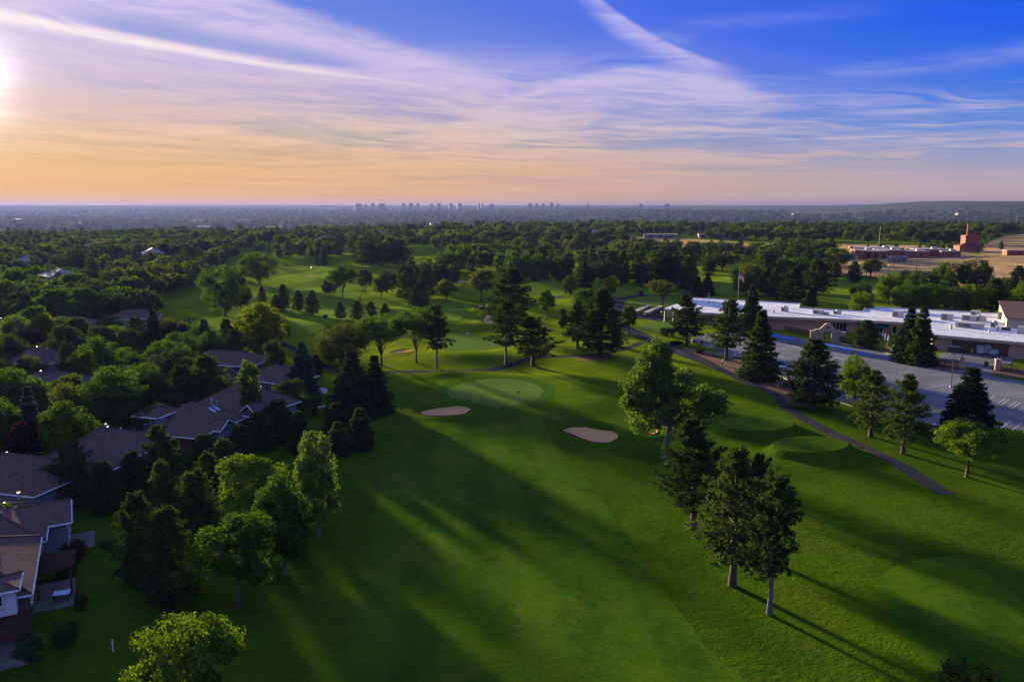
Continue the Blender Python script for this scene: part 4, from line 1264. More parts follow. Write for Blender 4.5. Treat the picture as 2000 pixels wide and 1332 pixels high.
    ('pine_a', 322, 952, 834, 84, 'dark pine between the two nearest brown roofs', 'needle_pine', GR_LEFT),
    ('juniper', 545, 862, 778, 78, 'dark bushy juniper below the gabled brick house', 'needle_pine', GR_LEFT),
    # housing estate
    ('round', 226, 835, 722, 118, 'largest round green tree among the houses', 'leaf_mid', GR_HOOD),
    ('round', 192, 768, 662, 84, 'tall round tree behind the largest round one', 'leaf_mid', GR_HOOD),
    ('round', 282, 800, 714, 82, 'green tree right behind the largest round one', 'leaf_mid', GR_HOOD),
    ('round', 340, 772, 684, 92, 'dark round tree left of the fluffy conifer', 'leaf_dark', GR_HOOD),
    ('pine_fluffy', 410, 812, 702, 90, 'fluffy round-topped conifer left of the gabled brick house', 'needle_olive', GR_HOOD),
    ('slender', 492, 842, 700, 40, 'thin pale birch in front of the brown roof', 'leaf_grey', GR_HOOD),
    ('poplar', 140, 930, 793, 100, 'pointed yellow-green tree left of the nearest brown roof', 'leaf_bright', GR_HOOD),
    ('pine_fluffy', 150, 985, 866, 90, 'grey-green pine below the pointed yellow-green tree', 'needle_olive', GR_HOOD),
    ('spruce_a', 68, 905, 755, 62, 'slate-blue spruce left of the pointed yellow-green tree', 'needle_blue', GR_HOOD),
    ('round', 38, 830, 722, 104, 'broad green tree at the left edge above the slate-blue spruce', 'leaf_mid', GR_HOOD),
    ('round', 118, 838, 762, 80, 'green tree between the slate-blue spruce and the largest round tree', 'leaf_mid', GR_HOOD),
    ('round', 20, 905, 795, 70, 'green tree touching the left edge below the broad one', 'leaf_mid', GR_HOOD),
    ('juniper', 60, 940, 825, 84, 'dark red-leaved tree under the slate-blue spruce', 'leaf_red', GR_HOOD),
    ('slender', 205, 925, 838, 38, 'pale birch in front of the nearest large brown roof', 'leaf_grey', GR_HOOD),
    ('slender', 32, 965, 908, 24, 'small yellow birch at the left edge by a roof', 'leaf_bright', GR_HOOD),
    ('slender', 76, 975, 906, 34, 'small yellow birch in front of the left roof', 'leaf_bright', GR_HOOD),
    ('round', 22, 1085, 985, 62, 'yellow-green tree touching the left edge among the near roofs', 'leaf_bright', GR_HOOD),
    ('round', 76, 1078, 1004, 44, 'smaller olive tree before the second nearest roof', 'leaf_olive', GR_HOOD),
    ('round', 250, 745, 682, 70, 'leafy tree left of the pale driveway', 'leaf_bright', GR_HOOD),
    ('round', 232, 692, 638, 66, 'light green round tree on the edge of the far lawn', 'leaf_bright', GR_HOOD),
    ('round', 216, 660, 618, 46, 'green tree at the near end of the far lawn', 'leaf_mid', GR_HOOD),
    ('slender', 91, 680, 610, 40, 'yellowish upright tree left of a distant roof', 'leaf_yellow', GR_HOOD),
    ('ash', 70, 672, 598, 44, 'tall light green tree beside the yellowish upright one', 'leaf_mid', GR_HOOD),
    ('round', 40, 690, 618, 66, 'grey-green tree in front of the far left roof', 'leaf_grey', GR_HOOD),
    ('juniper', 66, 706, 648, 56, 'dark red tree among the distant roofs', 'leaf_red', GR_HOOD),
    ('round', 20, 735, 655, 70, 'dull green tree at the left edge among the distant roofs', 'leaf_dark', GR_HOOD),
    ('round', 95, 730, 672, 56, 'dull tree in front of the distant hip roof', 'leaf_dark', GR_HOOD),
    ('ash', 135, 715, 634, 54, 'dark tree right of the distant hip roof', 'leaf_dark', GR_HOOD),
    ('young', 360, 700, 650, 50, 'dark leafy tree above the fluffy conifer', 'leaf_dark', GR_HOOD),
    ('round', 375, 735, 672, 44, 'bushy green tree left of the blue-grey house', 'leaf_mid', GR_HOOD),
    ('slender', 540, 760, 660, 44, 'feathery grey conifer in front of the blue-grey house', 'needle_olive', GR_HOOD),
    ('round', 480, 735, 688, 44, 'small green tree before the blue-grey house', 'leaf_mid', GR_HOOD),
    ('shrub', 145, 1095, 1050, 46, 'dark red shrub at the corner of the second nearest house', 'leaf_red', GR_HOOD),
    ('shrub', 128, 1125, 1085, 44, 'green shrub between the two nearest houses', 'leaf_dark', GR_HOOD),
    ('shrub', 207, 1070, 1052, 24, 'clipped dark shrub by the small terrace', 'leaf_dark', GR_HOOD),
    ('shrub', 128, 1260, 1205, 52, 'grey-green shrubs under the white gable', 'leaf_dark', GR_HOOD),
    ('young', 64, 1318, 1232, 56, 'dark small tree on a thin stem before the nearest pergola', 'leaf_dark', GR_HOOD),
    ('shrub', 160, 1190, 1150, 26, 'thin brown shrub beside the upper pergola', 'leaf_olive', GR_HOOD),
    ('shrub', 232, 975, 945, 60, 'dark red shrub below the dark porch', 'leaf_red', GR_HOOD),
    ('pine_fluffy', 262, 968, 884, 66, 'dark fluffy pine at the foot of the large plain brown roof', 'needle_pine', GR_HOOD),
    ('pine_fluffy', 208, 1000, 905, 74, 'grey-green pine standing between the second nearest house and the large plain roof', 'needle_olive', GR_HOOD),
    ('ash', 300, 872, 792, 60, 'green tree squeezed between the large plain roof and the house with skylights', 'leaf_dark', GR_HOOD),
    ('round', 455, 806, 745, 56, 'round green tree behind the house with skylights', 'leaf_mid', GR_HOOD),
    ('juniper', 508, 876, 805, 62, 'dark juniper below the gabled brick house, left of a bushier one', 'needle_pine', GR_HOOD),
    ('ash', 566, 812, 742, 58, 'leafy tree at the right end of the gabled brick house', 'leaf_dark', GR_HOOD),
    ('pine_fluffy', 440, 930, 862, 60, 'low olive pine in front of the house with skylights', 'needle_olive', GR_HOOD),
    ('round', 350, 806, 738, 66, 'dark tree close behind the dormer of the house with skylights', 'leaf_dark', GR_HOOD),
    ('ash', 110, 985, 905, 60, 'dark green tree left of the second nearest house', 'leaf_dark', GR_HOOD),
    # behind the clubhouse
    ('pine_cone', 1668, 553, 511, 30, 'lone dark pine on the lawn in front of the ball fence', 'needle_pine', GR_BACK),
    ('ash', 1701, 545, 504, 38, 'thin-leaved tree beside the ball fence', 'leaf_olive', GR_BACK),
    ('spruce_a', 1584, 597, 562, 26, 'small dark spruce behind the clubhouse roof', 'needle_spruce', GR_BACK),
    ('round', 1680, 602, 552, 46, 'dark rounded tree above a yellow-green one behind the clubhouse', 'leaf_dark', GR_BACK),
    ('round', 1679, 625, 569, 44, 'yellow-green rounded tree right behind the clubhouse', 'leaf_bright', GR_BACK),
    ('round', 1735, 595, 531, 52, 'vivid green tree behind the clubhouse, left of the long tree row', 'leaf_bright', GR_BACK),
    ('round', 1772, 612, 556, 62, 'first tree of the long row behind the clubhouse', 'leaf_mid', GR_BACK),
    ('round', 1815, 613, 553, 66, 'second tree of the long row behind the clubhouse', 'leaf_mid', GR_BACK),
    ('round', 1858, 614, 560, 62, 'third tree of the long row behind the clubhouse', 'leaf_dark', GR_BACK),
    ('round', 1892, 615, 555, 50, 'rightmost tree of the long row, lighter on top', 'leaf_bright', GR_BACK),
    ('round', 1852, 572, 512, 64, 'big tree standing above the long row', 'leaf_mid', GR_BACK),
    ('round', 1902, 575, 506, 60, 'big dark tree right above the end of the long row', 'leaf_dark', GR_BACK),
    ('round', 1800, 575, 528, 60, 'rounded tree above the long row, left of the big one', 'leaf_mid', GR_BACK),
    ('round', 1768, 570, 527, 34, 'small round tree in front of the tan field', 'leaf_dark', GR_BACK),
    ('pine_cone', 1935, 612, 544, 60, 'brownish dark pine behind the right part of the roof', 'needle_olive', GR_BACK),
    ('pine_cone', 1986, 585, 520, 44, 'tall dark pine at the right edge of the picture', 'needle_pine', GR_BACK),
    ('round', 1960, 598, 542, 50, 'dark tree left of the tall pine at the right edge', 'leaf_dark', GR_BACK),
    ('round', 1994, 625, 550, 52, 'vivid green tree cut by the right edge', 'leaf_bright', GR_BACK),
    ('pine_cone', 1516, 585, 524, 46, 'first dark pine of the cluster right of the round olive tree', 'needle_pine', GR_BACK),
    ('pine_cone', 1548, 590, 522, 58, 'second dark pine of the cluster right of the round olive tree', 'needle_pine', GR_BACK),
    ('pine_cone', 1592, 575, 508, 66, 'biggest dark pine of the cluster behind the clubhouse', 'needle_pine', GR_BACK),
    ('pine_cone', 1632, 545, 512, 26, 'narrow dark pine at the right end of the cluster', 'needle_pine', GR_BACK),
    ('far_wide', 1560, 545, 500, 80, 'wide green tree behind the cluster of dark pines', 'leaf_mid', GR_BACK),
    ('far_wide', 1410, 528, 487, 66, 'wide olive tree at the top of the striped fairway', 'leaf_olive', GR_BACK),
    ('far_round', 1600, 520, 481, 80, 'big grey-green tree left of the brick school', 'leaf_mid', GR_BACK),
]
for row in TREES:
    if row[7] == GR_HOOD and row[0] in ('round', 'ash', 'poplar', 'pine_fluffy', 'juniper') and row[2] < 950:
        row = row[:3] + (row[3] - (row[2] - row[3]) * .04, row[4] * 1.14) + row[5:]
    rz_ = row[8] if len(row) > 8 else None
    tree_px(*row[:6], mat=row[6], group=row[7], rz=rz_)

# dark belt across the middle of the course: (x range, foot y range, top offset, kind choices)
rb = np.random.default_rng(77)
BELTS = [
    # x0, x1, y0, y1, n, (hmin, hmax) m, kinds, label, group
    (1190, 1350, 545, 566, 26, (11, 17), ('pine_cone', 'far_pine', 'far_spruce', 'far_round', 'far_pine'), ' of the belt behind the practice green', 'belt of trees behind the practice green'),
    (1000, 1190, 530, 556, 26, (10, 17), ('far_pine', 'far_spruce', 'far_round', 'far_pine'), ' of the belt behind the bright fairway', 'belt of trees behind the bright fairway'),
    (870, 1010, 505, 545, 26, (10, 16), ('far_pine', 'far_round', 'far_wide'), ' of the clump above the brownish olive tree', 'clump above the olive tree'),
    (700, 790, 512, 524, 16, (15, 20), ('far_pine', 'far_round', 'far_pine'), ' of the hill clump in the left middle distance', 'hill clump of dark pines'),
    (500, 700, 500, 520, 22, (9, 15), ('far_pine', 'far_round', 'far_spruce'), ' along the top of the left fairway', 'trees along the top of the left fairway'),
    (780, 900, 540, 572, 14, (9, 14), ('far_pine', 'far_round'), ' behind the middle pines of the course', 'trees behind the middle pines'),
    (1360, 1420, 500, 540, 12, (9, 15), ('far_pine', 'far_round', 'far_spruce'), ' left of the striped fairway', 'trees left of the striped fairway'),
    (1480, 1640, 500, 545, 24, (10, 16), ('far_pine', 'far_round', 'far_wide', 'far_pine'), ' massed behind the clubhouse pines', 'trees massed behind the clubhouse pines'),
    (1100, 1360, 500, 520, 16, (7, 11), ('far_round', 'far_wide', 'far_pine'), ' before the brown field', 'trees before the brown field'),
    (1640, 1990, 488, 498, 14, (6, 9), ('far_pine', 'far_spruce', 'far_round'), ' planted in front of the brick school', 'trees in front of the brick school'),
    (0, 290, 585, 640, 46, (9, 14), ('far_round', 'far_oval', 'far_wide', 'far_pine'), ' of the dense canopy left of the fairways', 'canopy left of the fairways'),
    (0, 560, 668, 860, 44, (6.5, 10.5), ('round', 'ash', 'pine_fluffy', 'round'), ' filling the gardens between the nearer houses', 'garden trees between the nearer houses'),
    (0, 250, 605, 655, 26, (8, 13), ('round', 'ash', 'far_round', 'far_pine'), ' standing among the far houses of the estate', 'trees among the far houses'),
]
MATSEL = {'far_pine': ('needle_pine', 'needle_pine', 'needle_olive'), 'far_spruce': ('needle_spruce', 'needle_blue'), 'pine_cone': ('needle_pine',),
          'far_round': ('leaf_mid', 'leaf_dark', 'leaf_dark', 'leaf_olive', 'leaf_grey'), 'far_oval': ('leaf_mid', 'leaf_dark', 'leaf_bright'), 'far_wide': ('leaf_mid', 'leaf_dark', 'leaf_olive'),
          'round': ('leaf_mid', 'leaf_dark', 'leaf_olive'), 'pine_fluffy': ('needle_olive', 'needle_pine'), 'ash': ('leaf_mid', 'leaf_dark')}
LOOK = {'needle_pine': 'dark', 'needle_olive': 'olive', 'needle_spruce': 'dark', 'needle_blue': 'bluish', 'leaf_mid': 'green', 'leaf_dark': 'dark green', 'leaf_olive': 'olive', 'leaf_grey': 'grey-green', 'leaf_bright': 'light green'}
ASPECT = {'far_pine': .62, 'pine_cone': .6, 'far_spruce': .48, 'far_round': 1.0, 'far_oval': .75, 'far_wide': 1.25, 'round': 1.0, 'ash': .8, 'pine_fluffy': .75}
CLEAR = []      # filled with house footprints so that no tree grows through a house
def free(x, y, gap):
    return all((x - a) ** 2 + (y - b) ** 2 > (gap + 0.35 * w) ** 2 for a, b, w in TREES_AT)
HOUSES_XY = [(-52, 68, 11), (-57, 82, 11), (-61, 110, 10), (-54, 126, 10), (-46, 138, 10), (-63, 172, 10), (-95, 153, 9), (-135, 231, 10), (-113, 181, 10), (-152, 229, 9), (-68, 99, 9), (-52, 163, 8)]
for x0, x1, y0, y1, n, hh, kinds, lab, grp in BELTS:
    k = tries = 0
    while k < n and tries < n * 30:
        tries += 1
        x, y = G(rb.uniform(x0, x1), rb.uniform(y0, y1))
        h = rb.uniform(*hh)
        kd = kinds[rb.integers(len(kinds))]
        w = h * ASPECT[kd] * rb.uniform(.85, 1.15)
        if not free(x, y, w * 0.28) or any((x - a) ** 2 + (y - b) ** 2 < (c + w * .35) ** 2 for a, b, c in HOUSES_XY):
            continue
        mm = MATSEL[kd]
        mt_ = mm[rb.integers(len(mm))]
        put_tree(kd, x, y, h, w, LOOK[mt_] + (' pine' if 'pine' in kd else ' spruce' if 'spruce' in kd else ' leafy tree') + lab, mt_, grp)
        k += 1

# the estate goes on beyond the left edge: its trees shade the lawn
ro_ = np.random.default_rng(31)
for i in range(34):
    y_ = ro_.uniform(62, 235)
    x_ = -0.70 * y_ - ro_.uniform(3, 26)
    if free(x_, y_, 3.5):
        put_tree(('round', 'ash', 'pine_fluffy', 'maple')[i % 4], x_, y_, ro_.uniform(11, 15), ro_.uniform(8, 11), 'tree of the estate just outside the left edge', ('leaf_mid', 'leaf_dark', 'needle_pine', 'leaf_mid')[i % 4], 'estate trees beyond the left edge')

# ------------------------------------------------------------------ woods that read as one mass
def wood(name, label, pts, kinds, seed, hmin, hmax):
    """one object: tree crowns of the given kinds set on points"""
    r = np.random.default_rng(seed)
    P = np.array(pts)
    z = hgt(P[:, 0], P[:, 1])
    me = bpy.data.meshes.new(name)
    me.vertices.add(len(P))
    me.vertices.foreach_set('co', np.stack([P[:, 0], P[:, 1], z], 1).astype(np.float32).ravel())
    def att(nm, ty, val, key='value'):
        a = me.attributes.new(nm, ty, 'POINT'); a.data.foreach_set(key, val)
    h = (hmin - 2) + (hmax - hmin + 4) * r.random(len(P)) ** 1.3
    w = h * r.uniform(.75, 1.35, len(P))
    att('sc', 'FLOAT_VECTOR', np.stack([w, w, h], 1).astype(np.float32).ravel(), 'vector')
    att('rz', 'FLOAT', r.uniform(0, 6.28, len(P)).astype(np.float32))
    att('pick', 'INT', r.integers(0, len(kinds), len(P)).astype(np.int32))
    o = bpy.data.objects.new(name, me); link(o)
    tag(o, label, kind='stuff')
    ng = bpy.data.node_groups.new(name, 'GeometryNodeTree')
    ng.interface.new_socket('Geometry', in_out='INPUT', socket_type='NodeSocketGeometry')
    ng.interface.new_socket('Geometry', in_out='OUTPUT', socket_type='NodeSocketGeometry')
    gi = ng.nodes.new('NodeGroupInput'); go = ng.nodes.new('NodeGroupOutput')
    ip = ng.nodes.new('GeometryNodeInstanceOnPoints')
    g2i = ng.nodes.new('GeometryNodeGeometryToInstance')
    objs = []
    for kd, mt in kinds:
        # the crown of a tree already standing in the scene serves as pattern
        src = next(ob for ob in COL.objects if ob.name.startswith('crown') and ob.data == TPL[kd][1] and ob.material_slots[0].material == MATS[mt])
        objs.append(src)
    for ob in reversed(objs):
        oi = ng.nodes.new('GeometryNodeObjectInfo'); oi.transform_space = 'ORIGINAL'
        oi.inputs['Object'].default_value = ob
        oi.inputs['As Instance'].default_value = False
        sm = ng.nodes.new('GeometryNodeSetMaterial')
        sm.inputs['Material'].default_value = ob.material_slots[0].material
        ng.links.new(oi.outputs['Geometry'], sm.inputs['Geometry'])
        ng.links.new(sm.outputs[0], g2i.inputs[0])
    def named(nm, ty):
        n = ng.nodes.new('GeometryNodeInputNamedAttribute'); n.data_type = ty
        n.inputs['Name'].default_value = nm
        return n.outputs['Attribute']
    cx = ng.nodes.new('ShaderNodeCombineXYZ')
    ng.links.new(named('rz', 'FLOAT'), cx.inputs[2])
    er = ng.nodes.new('FunctionNodeEulerToRotation')
    ng.links.new(cx.outputs[0], er.inputs[0])
    ng.links.new(gi.outputs[0], ip.inputs['Points'])
    ng.links.new(g2i.outputs[0], ip.inputs['Instance'])
    ip.inputs['Pick Instance'].default_value = True
    ng.links.new(named('pick', 'INT'), ip.inputs['Instance Index'])
    ng.links.new(er.outputs[0], ip.inputs['Rotation'])
    ng.links.new(named('sc', 'FLOAT_VECTOR'), ip.inputs['Scale'])
    ng.links.new(ip.outputs[0], go.inputs[0])
    md = o.modifiers.new('scatter', 'NODES'); md.node_group = ng
    return o

def scatter(r, region, n, gap, noise=None, tries=25):
    """points inside a pixel outline put on the ground, kept apart"""
    poly = np.array([G(*q) for q in region])
    x0, y0 = poly.min(0); x1, y1 = poly.max(0)
    X = r.uniform(x0, x1, n * 4); Y = r.uniform(y0, y1, n * 4)
    ok = sdist(poly, X, Y) < 0
    P = np.stack([X[ok], Y[ok]], 1)
    grid, out = {}, []
    for p in P:
        k = (int(p[0] // gap), int(p[1] // gap))
        if any(np.hypot(*(p - q)) < gap for a in (-1, 0, 1) for b in (-1, 0, 1) for q in grid.get((k[0] + a, k[1] + b), ())):
            continue
        grid.setdefault(k, []).append(p); out.append(p)
        if len(out) >= n:
            break
    return out

rw = np.random.default_rng(9)
KW = [('far_round', 'leaf_dark'), ('far_round', 'leaf_dark'), ('far_wide', 'leaf_mid'), ('far_wide', 'leaf_dark'), ('far_oval', 'leaf_dark'), ('far_pine', 'needle_pine'), ('far_round', 'leaf_olive'), ('far_pine', 'needle_olive'), ('far_round', 'leaf_grey'), ('far_wide', 'leaf_olive')]
def ensure(kd, mt):
    if not any(ob.name.startswith('crown') and ob.data == TPL[kd][1] and ob.material_slots[0].material == MATS[mt] for ob in COL.objects):
        x, y = G(150 + len(TREES_AT) % 90, 596)
        put_tree(kd, x, y, 10, 9, LOOK[mt] + (' pine' if 'pine' in kd else ' leafy tree') + ' of the dense canopy left of the fairways', mt, 'canopy left of the fairways')
for kd, mt in KW:
    ensure(kd, mt)
left_pts = [p for p in scatter(rw, [(-250, 470), (420, 470), (470, 490), (440, 520), (385, 560), (325, 595), (270, 612), (180, 628), (-150, 640), (-350, 640)], 1500, 7.5) if free(p[0], p[1], 2.0)
            and all((p[0] - a) ** 2 + (p[1] - b) ** 2 > (c + 4) ** 2 for a, b, c in HOUSES_XY)]
wood('leafy_canopy', 'dense dark green canopy of trees covering the left of the picture', left_pts, KW, 3, 8, 13.5)
far_pts = scatter(rw, [(-700, 441), (450, 438), (1000, 432), (1500, 430), (2600, 428), (2600, 446), (2050, 450), (1960, 458), (1930, 474), (1880, 481), (1640, 474), (1480, 474), (1330, 464), (1230, 462),
                       (1200, 485), (1120, 500), (1020, 505), (900, 500), (840, 484), (780, 484), (700, 490), (560, 495), (470, 492), (420, 472), (-450, 472)], 7000, 10.5)
wood('far_wood', 'dark wood stretching across the plateau to the edge of the valley', far_pts, KW, 4, 9, 15)
gap_pts = scatter(rw, [(1200, 486), (1340, 490), (1480, 494), (1640, 492), (1620, 505), (1480, 510), (1350, 505), (1200, 505)], 130, 9.0)
wood('hedgerow_trees', 'loose trees between the course and the brown field', gap_pts, KW, 5, 7, 12)
vp = []
for _ in range(9000):
    r_ = rw.uniform(2200, 9000); a_ = rw.uniform(-.78, .78)
    if a_ > .34 and r_ > 6600:
        continue
    vp.append((r_ * math.sin(a_), r_ * math.cos(a_)))
wood('valley_trees', 'hazy blue woodland over the far valley', vp, KW, 6, 16, 30)

# ------------------------------------------------------------------ building materials
def tile_roof(name, c1, c2):
    m, s, out = new_mat(name)
    p = pos(s)
    x, y, z = s.sep(p)
    n = s.noise(p, 1.6, 5.0, 0.7)
    cell = s.node('ShaderNodeTexVoronoi'); cell.inputs['Scale'].default_value = 2.6
    s.put(cell.inputs['Vector'], s.comb(s.mul(x, 1.0), s.mul(y, 1.0), s.mul(z, 2.2)))
    row = s.m('FRACT', s.mul(z, 5.2))
    c = s.mix(s.add(s.mul(n, .5), s.mul(s.sep(cell.outputs['Color'])[0], .5)), c1, c2)
    c = s.mix(s.ss(row, 0.82, 0.98, 0.0, 0.55), c, (.015, .011, .012, 1))
    principled(s, out, c, 1.0, 0.02, bump=s.add(row, s.mul(n, .4)), bump_s=0.6, bump_d=0.05)
tile_roof('roof_tile_brown', (.072, .047, .043, 1), (.150, .102, .094, 1))
tile_roof('roof_tile_grey', (.075, .056, .054, 1), (.145, .110, .105, 1))
plain_mat('trim_white', (.50, .52, .55), 0.6, 0.3)
plain_mat('stucco_pale', (.20, .21, .23), 0.8, 0.2, bump=0.2)
plain_mat('brick_wall', (.13, .062, .050), 0.85, 0.2, var=.25, scale=5, bump=.3)
plain_mat('terrace_stone', (.12, .105, .10), .85, .2, var=.2, scale=1.0)
plain_mat('window_glass', (.012, .014, .018), 0.08, 0.6, var=0.05)
plain_mat('skylight_glass', (.22, .30, .42), 0.1, 0.6, var=.05)
plain_mat('metal_grey', (.35, .36, .37), 0.45, 0.5, 0.3)
plain_mat('hvac_beige', (.42, .40, .35), 0.6, 0.3)
plain_mat('vent_dark', (.04, .04, .045), 0.6, 0.3)
plain_mat('wood_dark', (.060, .030, .020), 0.8, 0.2, var=.3)
plain_mat('stucco_tan', (.34, .255, .175), 0.9, 0.15, var=.1, bump=.25)
plain_mat('fascia_tan', (.36, .31, .25), 0.7, 0.2)
plain_mat('black_metal', (.012, .012, .013), 0.5, 0.4)
plain_mat('awning_green', (.010, .060, .048), 0.8, 0.2)
plain_mat('chair_white', (.55, .62, .75), 0.5, 0.3)
m, s, out = new_mat('flat_roof')
_p = pos(s)
_n = s.noise(_p, 0.16, 6.0, 0.7, 1.0); _f = s.noise(_p, 1.8, 4.0, .7)
_x, _y, _z = s.sep(_p)
_w = s.noise(s.comb(s.mul(s.add(s.mul(_x, .63), s.mul(_y, -.78)), .04), s.mul(s.add(s.mul(_x, .78), s.mul(_y, .63)), .32)), 1.0, 5.0, .7)
_c = s.mix(s.ss(s.add(s.mul(_n, .6), s.mul(_f, .4)), .35, .65), (.36, .38, .43, 1), (.60, .62, .68, 1))
_c = s.mix(s.mul(s.ss(_w, .60, .70), .55), _c, (.17, .11, .08, 1))
principled(s, out, _c, 0.95, 0.08, bump=_f, bump_s=.3, bump_d=.04)
plain_mat('school_brick', (.24, .085, .060), .85, .2, var=.2, scale=.6)
plain_mat('school_roof', (.24, .22, .23), .8, .2, var=.2, scale=.2)
plain_mat('school_roof_red', (.16, .035, .030), .8, .2)
plain_mat('far_wall', (.22, .20, .19), .8, .2)
plain_mat('cone_orange', (.75, .10, .02), .6, .3)
plain_mat('flag_red', (.45, .03, .04), .8, .1)
plain_mat('flag_white', (.7, .7, .7), .8, .1)
plain_mat('flag_blue', (.03, .05, .22), .8, .1)
plain_mat('tyre', (.012, .012, .012), .9, .1)
plain_mat('car_silver', (.45, .47, .50), .3, .5, .4)
plain_mat('car_dark', (.02, .025, .035), .3, .5)
plain_mat('car_white', (.62, .64, .66), .35, .5)
plain_mat('seat_black', (.02, .02, .02), .7, .2)
plain_mat('cart_cream', (.62, .58, .48), .45, .4)
plain_mat('machine_yellow', (.55, .40, .03), .5, .3)


class MB:
    def __init__(self):
        self.v, self.f = [], []

    def add(self, vs_, fs_):
        b = len(self.v)
        self.v += [tuple(map(float, q)) for q in vs_]
        self.f += [tuple(b + i for i in f) for f in fs_]
        return self

    def box(self, x0, x1, y0, y1, z0, z1):
        return self.add([(x0, y0, z0), (x1, y0, z0), (x1, y1, z0), (x0, y1, z0), (x0, y0, z1), (x1, y0, z1), (x1, y1, z1), (x0, y1, z1)],
                        [(3, 2, 1, 0), (4, 5, 6, 7), (0, 1, 5, 4), (1, 2, 6, 5), (2, 3, 7, 6), (3, 0, 4, 7)])

    def cbox(self, cx, cy_, cz, sx, sy, sz, bev=0.0):
        if bev <= 0:
            return self.box(cx - sx / 2, cx + sx / 2, cy_ - sy / 2, cy_ + sy / 2, cz - sz / 2, cz + sz / 2)
        bm = bmesh.new()
        bmesh.ops.create_cube(bm, size=1.0)
        bmesh.ops.scale(bm, vec=(sx, sy, sz), verts=bm.verts)
        bmesh.ops.bevel(bm, geom=list(bm.edges), offset=bev, segments=2, affect='EDGES')
        vs_ = [(q.co.x + cx, q.co.y + cy_, q.co.z + cz) for q in bm.verts]
        bm.verts.index_update()
        fs_ = [tuple(q.index for q in f.verts) for f in bm.faces]
        bm.free()
        return self.add(vs_, fs_)

    def prism(self, poly, z0, z1):
        n = len(poly)
        a = sum(poly[i][0] * poly[(i + 1) % n][1] - poly[(i + 1) % n][0] * poly[i][1] for i in range(n))
        if a < 0:
            poly = poly[::-1]
        vs_ = [(p[0], p[1], z0) for p in poly] + [(p[0], p[1], z1) for p in poly]
        return self.add(vs_, [tuple(range(n))[::-1], tuple(range(n, 2 * n))] + [(i, (i + 1) % n, n + (i + 1) % n, n + i) for i in range(n)])

    def cyl(self, x, y, z0, z1, r0, r1=None, n=10):
        r1 = r0 if r1 is None else r1
        vs_ = [(x + r0 * math.cos(6.28318 * k / n), y + r0 * math.sin(6.28318 * k / n), z0) for k in range(n)] + \
              [(x + r1 * math.cos(6.28318 * k / n), y + r1 * math.sin(6.28318 * k / n), z1) for k in range(n)]
        return self.add(vs_, [tuple(range(n))[::-1], tuple(range(n, 2 * n))] + [(i, (i + 1) % n, n + (i + 1) % n, n + i) for i in range(n)])

    def bar(self, a, b, r=0.03, n=4):
        V, F = [], []
        tube(V, F, [a, b], [r, r], n)
        return self.add(V, F)

    def build(self, name, mat, parent=None, smooth=False):
        return mesh_obj(name, self.v, self.f, mat, parent, smooth)


def hip_roof(root, L, W, z, pitch=0.42, over=0.6, ends=('hip', 'hip'), cx=0.0, cy_=0.0, mat='roof_tile_brown', th=0.22, trim=True, rz=0.0, name='roof'):
    """hip or gable roof over an L x W block (long side along x) with eaves at z; returns ridge height"""
    l, w = L / 2 + over, W / 2 + over
    z0 = z - over * pitch
    zr = z0 + w * pitch
    ca, sa = math.cos(rz), math.sin(rz)
    def R(p):
        return (cx + p[0] * ca - p[1] * sa, cy_ + p[0] * sa + p[1] * ca, p[2])
    ra = -l + (w if ends[0] == 'hip' else 0)
    rbx = l - (w if ends[1] == 'hip' else 0)
    if ra > rbx:
        ra = rbx = 0.0
    top = [(-l, -w, z0), (l, -w, z0), (l, w, z0), (-l, w, z0), (ra, 0, zr), (rbx, 0, zr)]
    bot = [(q[0], q[1], q[2] - th) for q in top]
    V = [R(q) for q in top + bot]
    F = [(0, 1, 5, 4), (2, 3, 4, 5), (1, 2, 5), (3, 0, 4), (7, 6, 10, 11), (9, 8, 11, 10), (8, 7, 11), (6, 9, 10),
         (0, 6, 7, 1), (1, 7, 8, 2), (2, 8, 9, 3), (3, 9, 6, 0)]
    if ends[0] == 'gable':
        F.remove((3, 0, 4)); F.remove((6, 9, 10))
    if ends[1] == 'gable':
        F.remove((1, 2, 5)); F.remove((8, 7, 11))
    ro = mesh_obj(name, V, F, mat, root)
    mb = MB()
    # ridge and hip caps
    def cap(a, b):
        mb.bar(R((a[0], a[1], a[2] + .03)), R((b[0], b[1], b[2] + .03)), .12, 5)
    if rbx > ra:
        cap(top[4], top[5])
    for e, (i, j), k in ((0, (0, 3), 4), (1, (1, 2), 5)):
        if ends[e] == 'hip':
            cap(top[i], top[k]); cap(top[j], top[k])
    if mb.v:
        mb.build('ridge_cap', mat, ro)
    if trim:
        mb = MB()
        e = 0.02
        for a, b in ((0, 1), (1, 2), (2, 3), (3, 0)):
            pa, pb = np.array(top[a]), np.array(top[b])
            if (ends[0] == 'gable' and (a, b) == (3, 0)) or (ends[1] == 'gable' and (a, b) == (1, 2)):
                k = 4 if (a, b) == (3, 0) else 5
                for q in (pa, pb):
                    mb.bar(R(q - (0, 0, th * .5)), R(np.array(top[k]) - (0, 0, th * .5)), .12, 4)
                continue
            mb.bar(R(pa - (0, 0, th * .6)), R(pb - (0, 0, th * .6)), .12, 4)
        mb.build('eave_trim', 'trim_white', ro)
    return zr

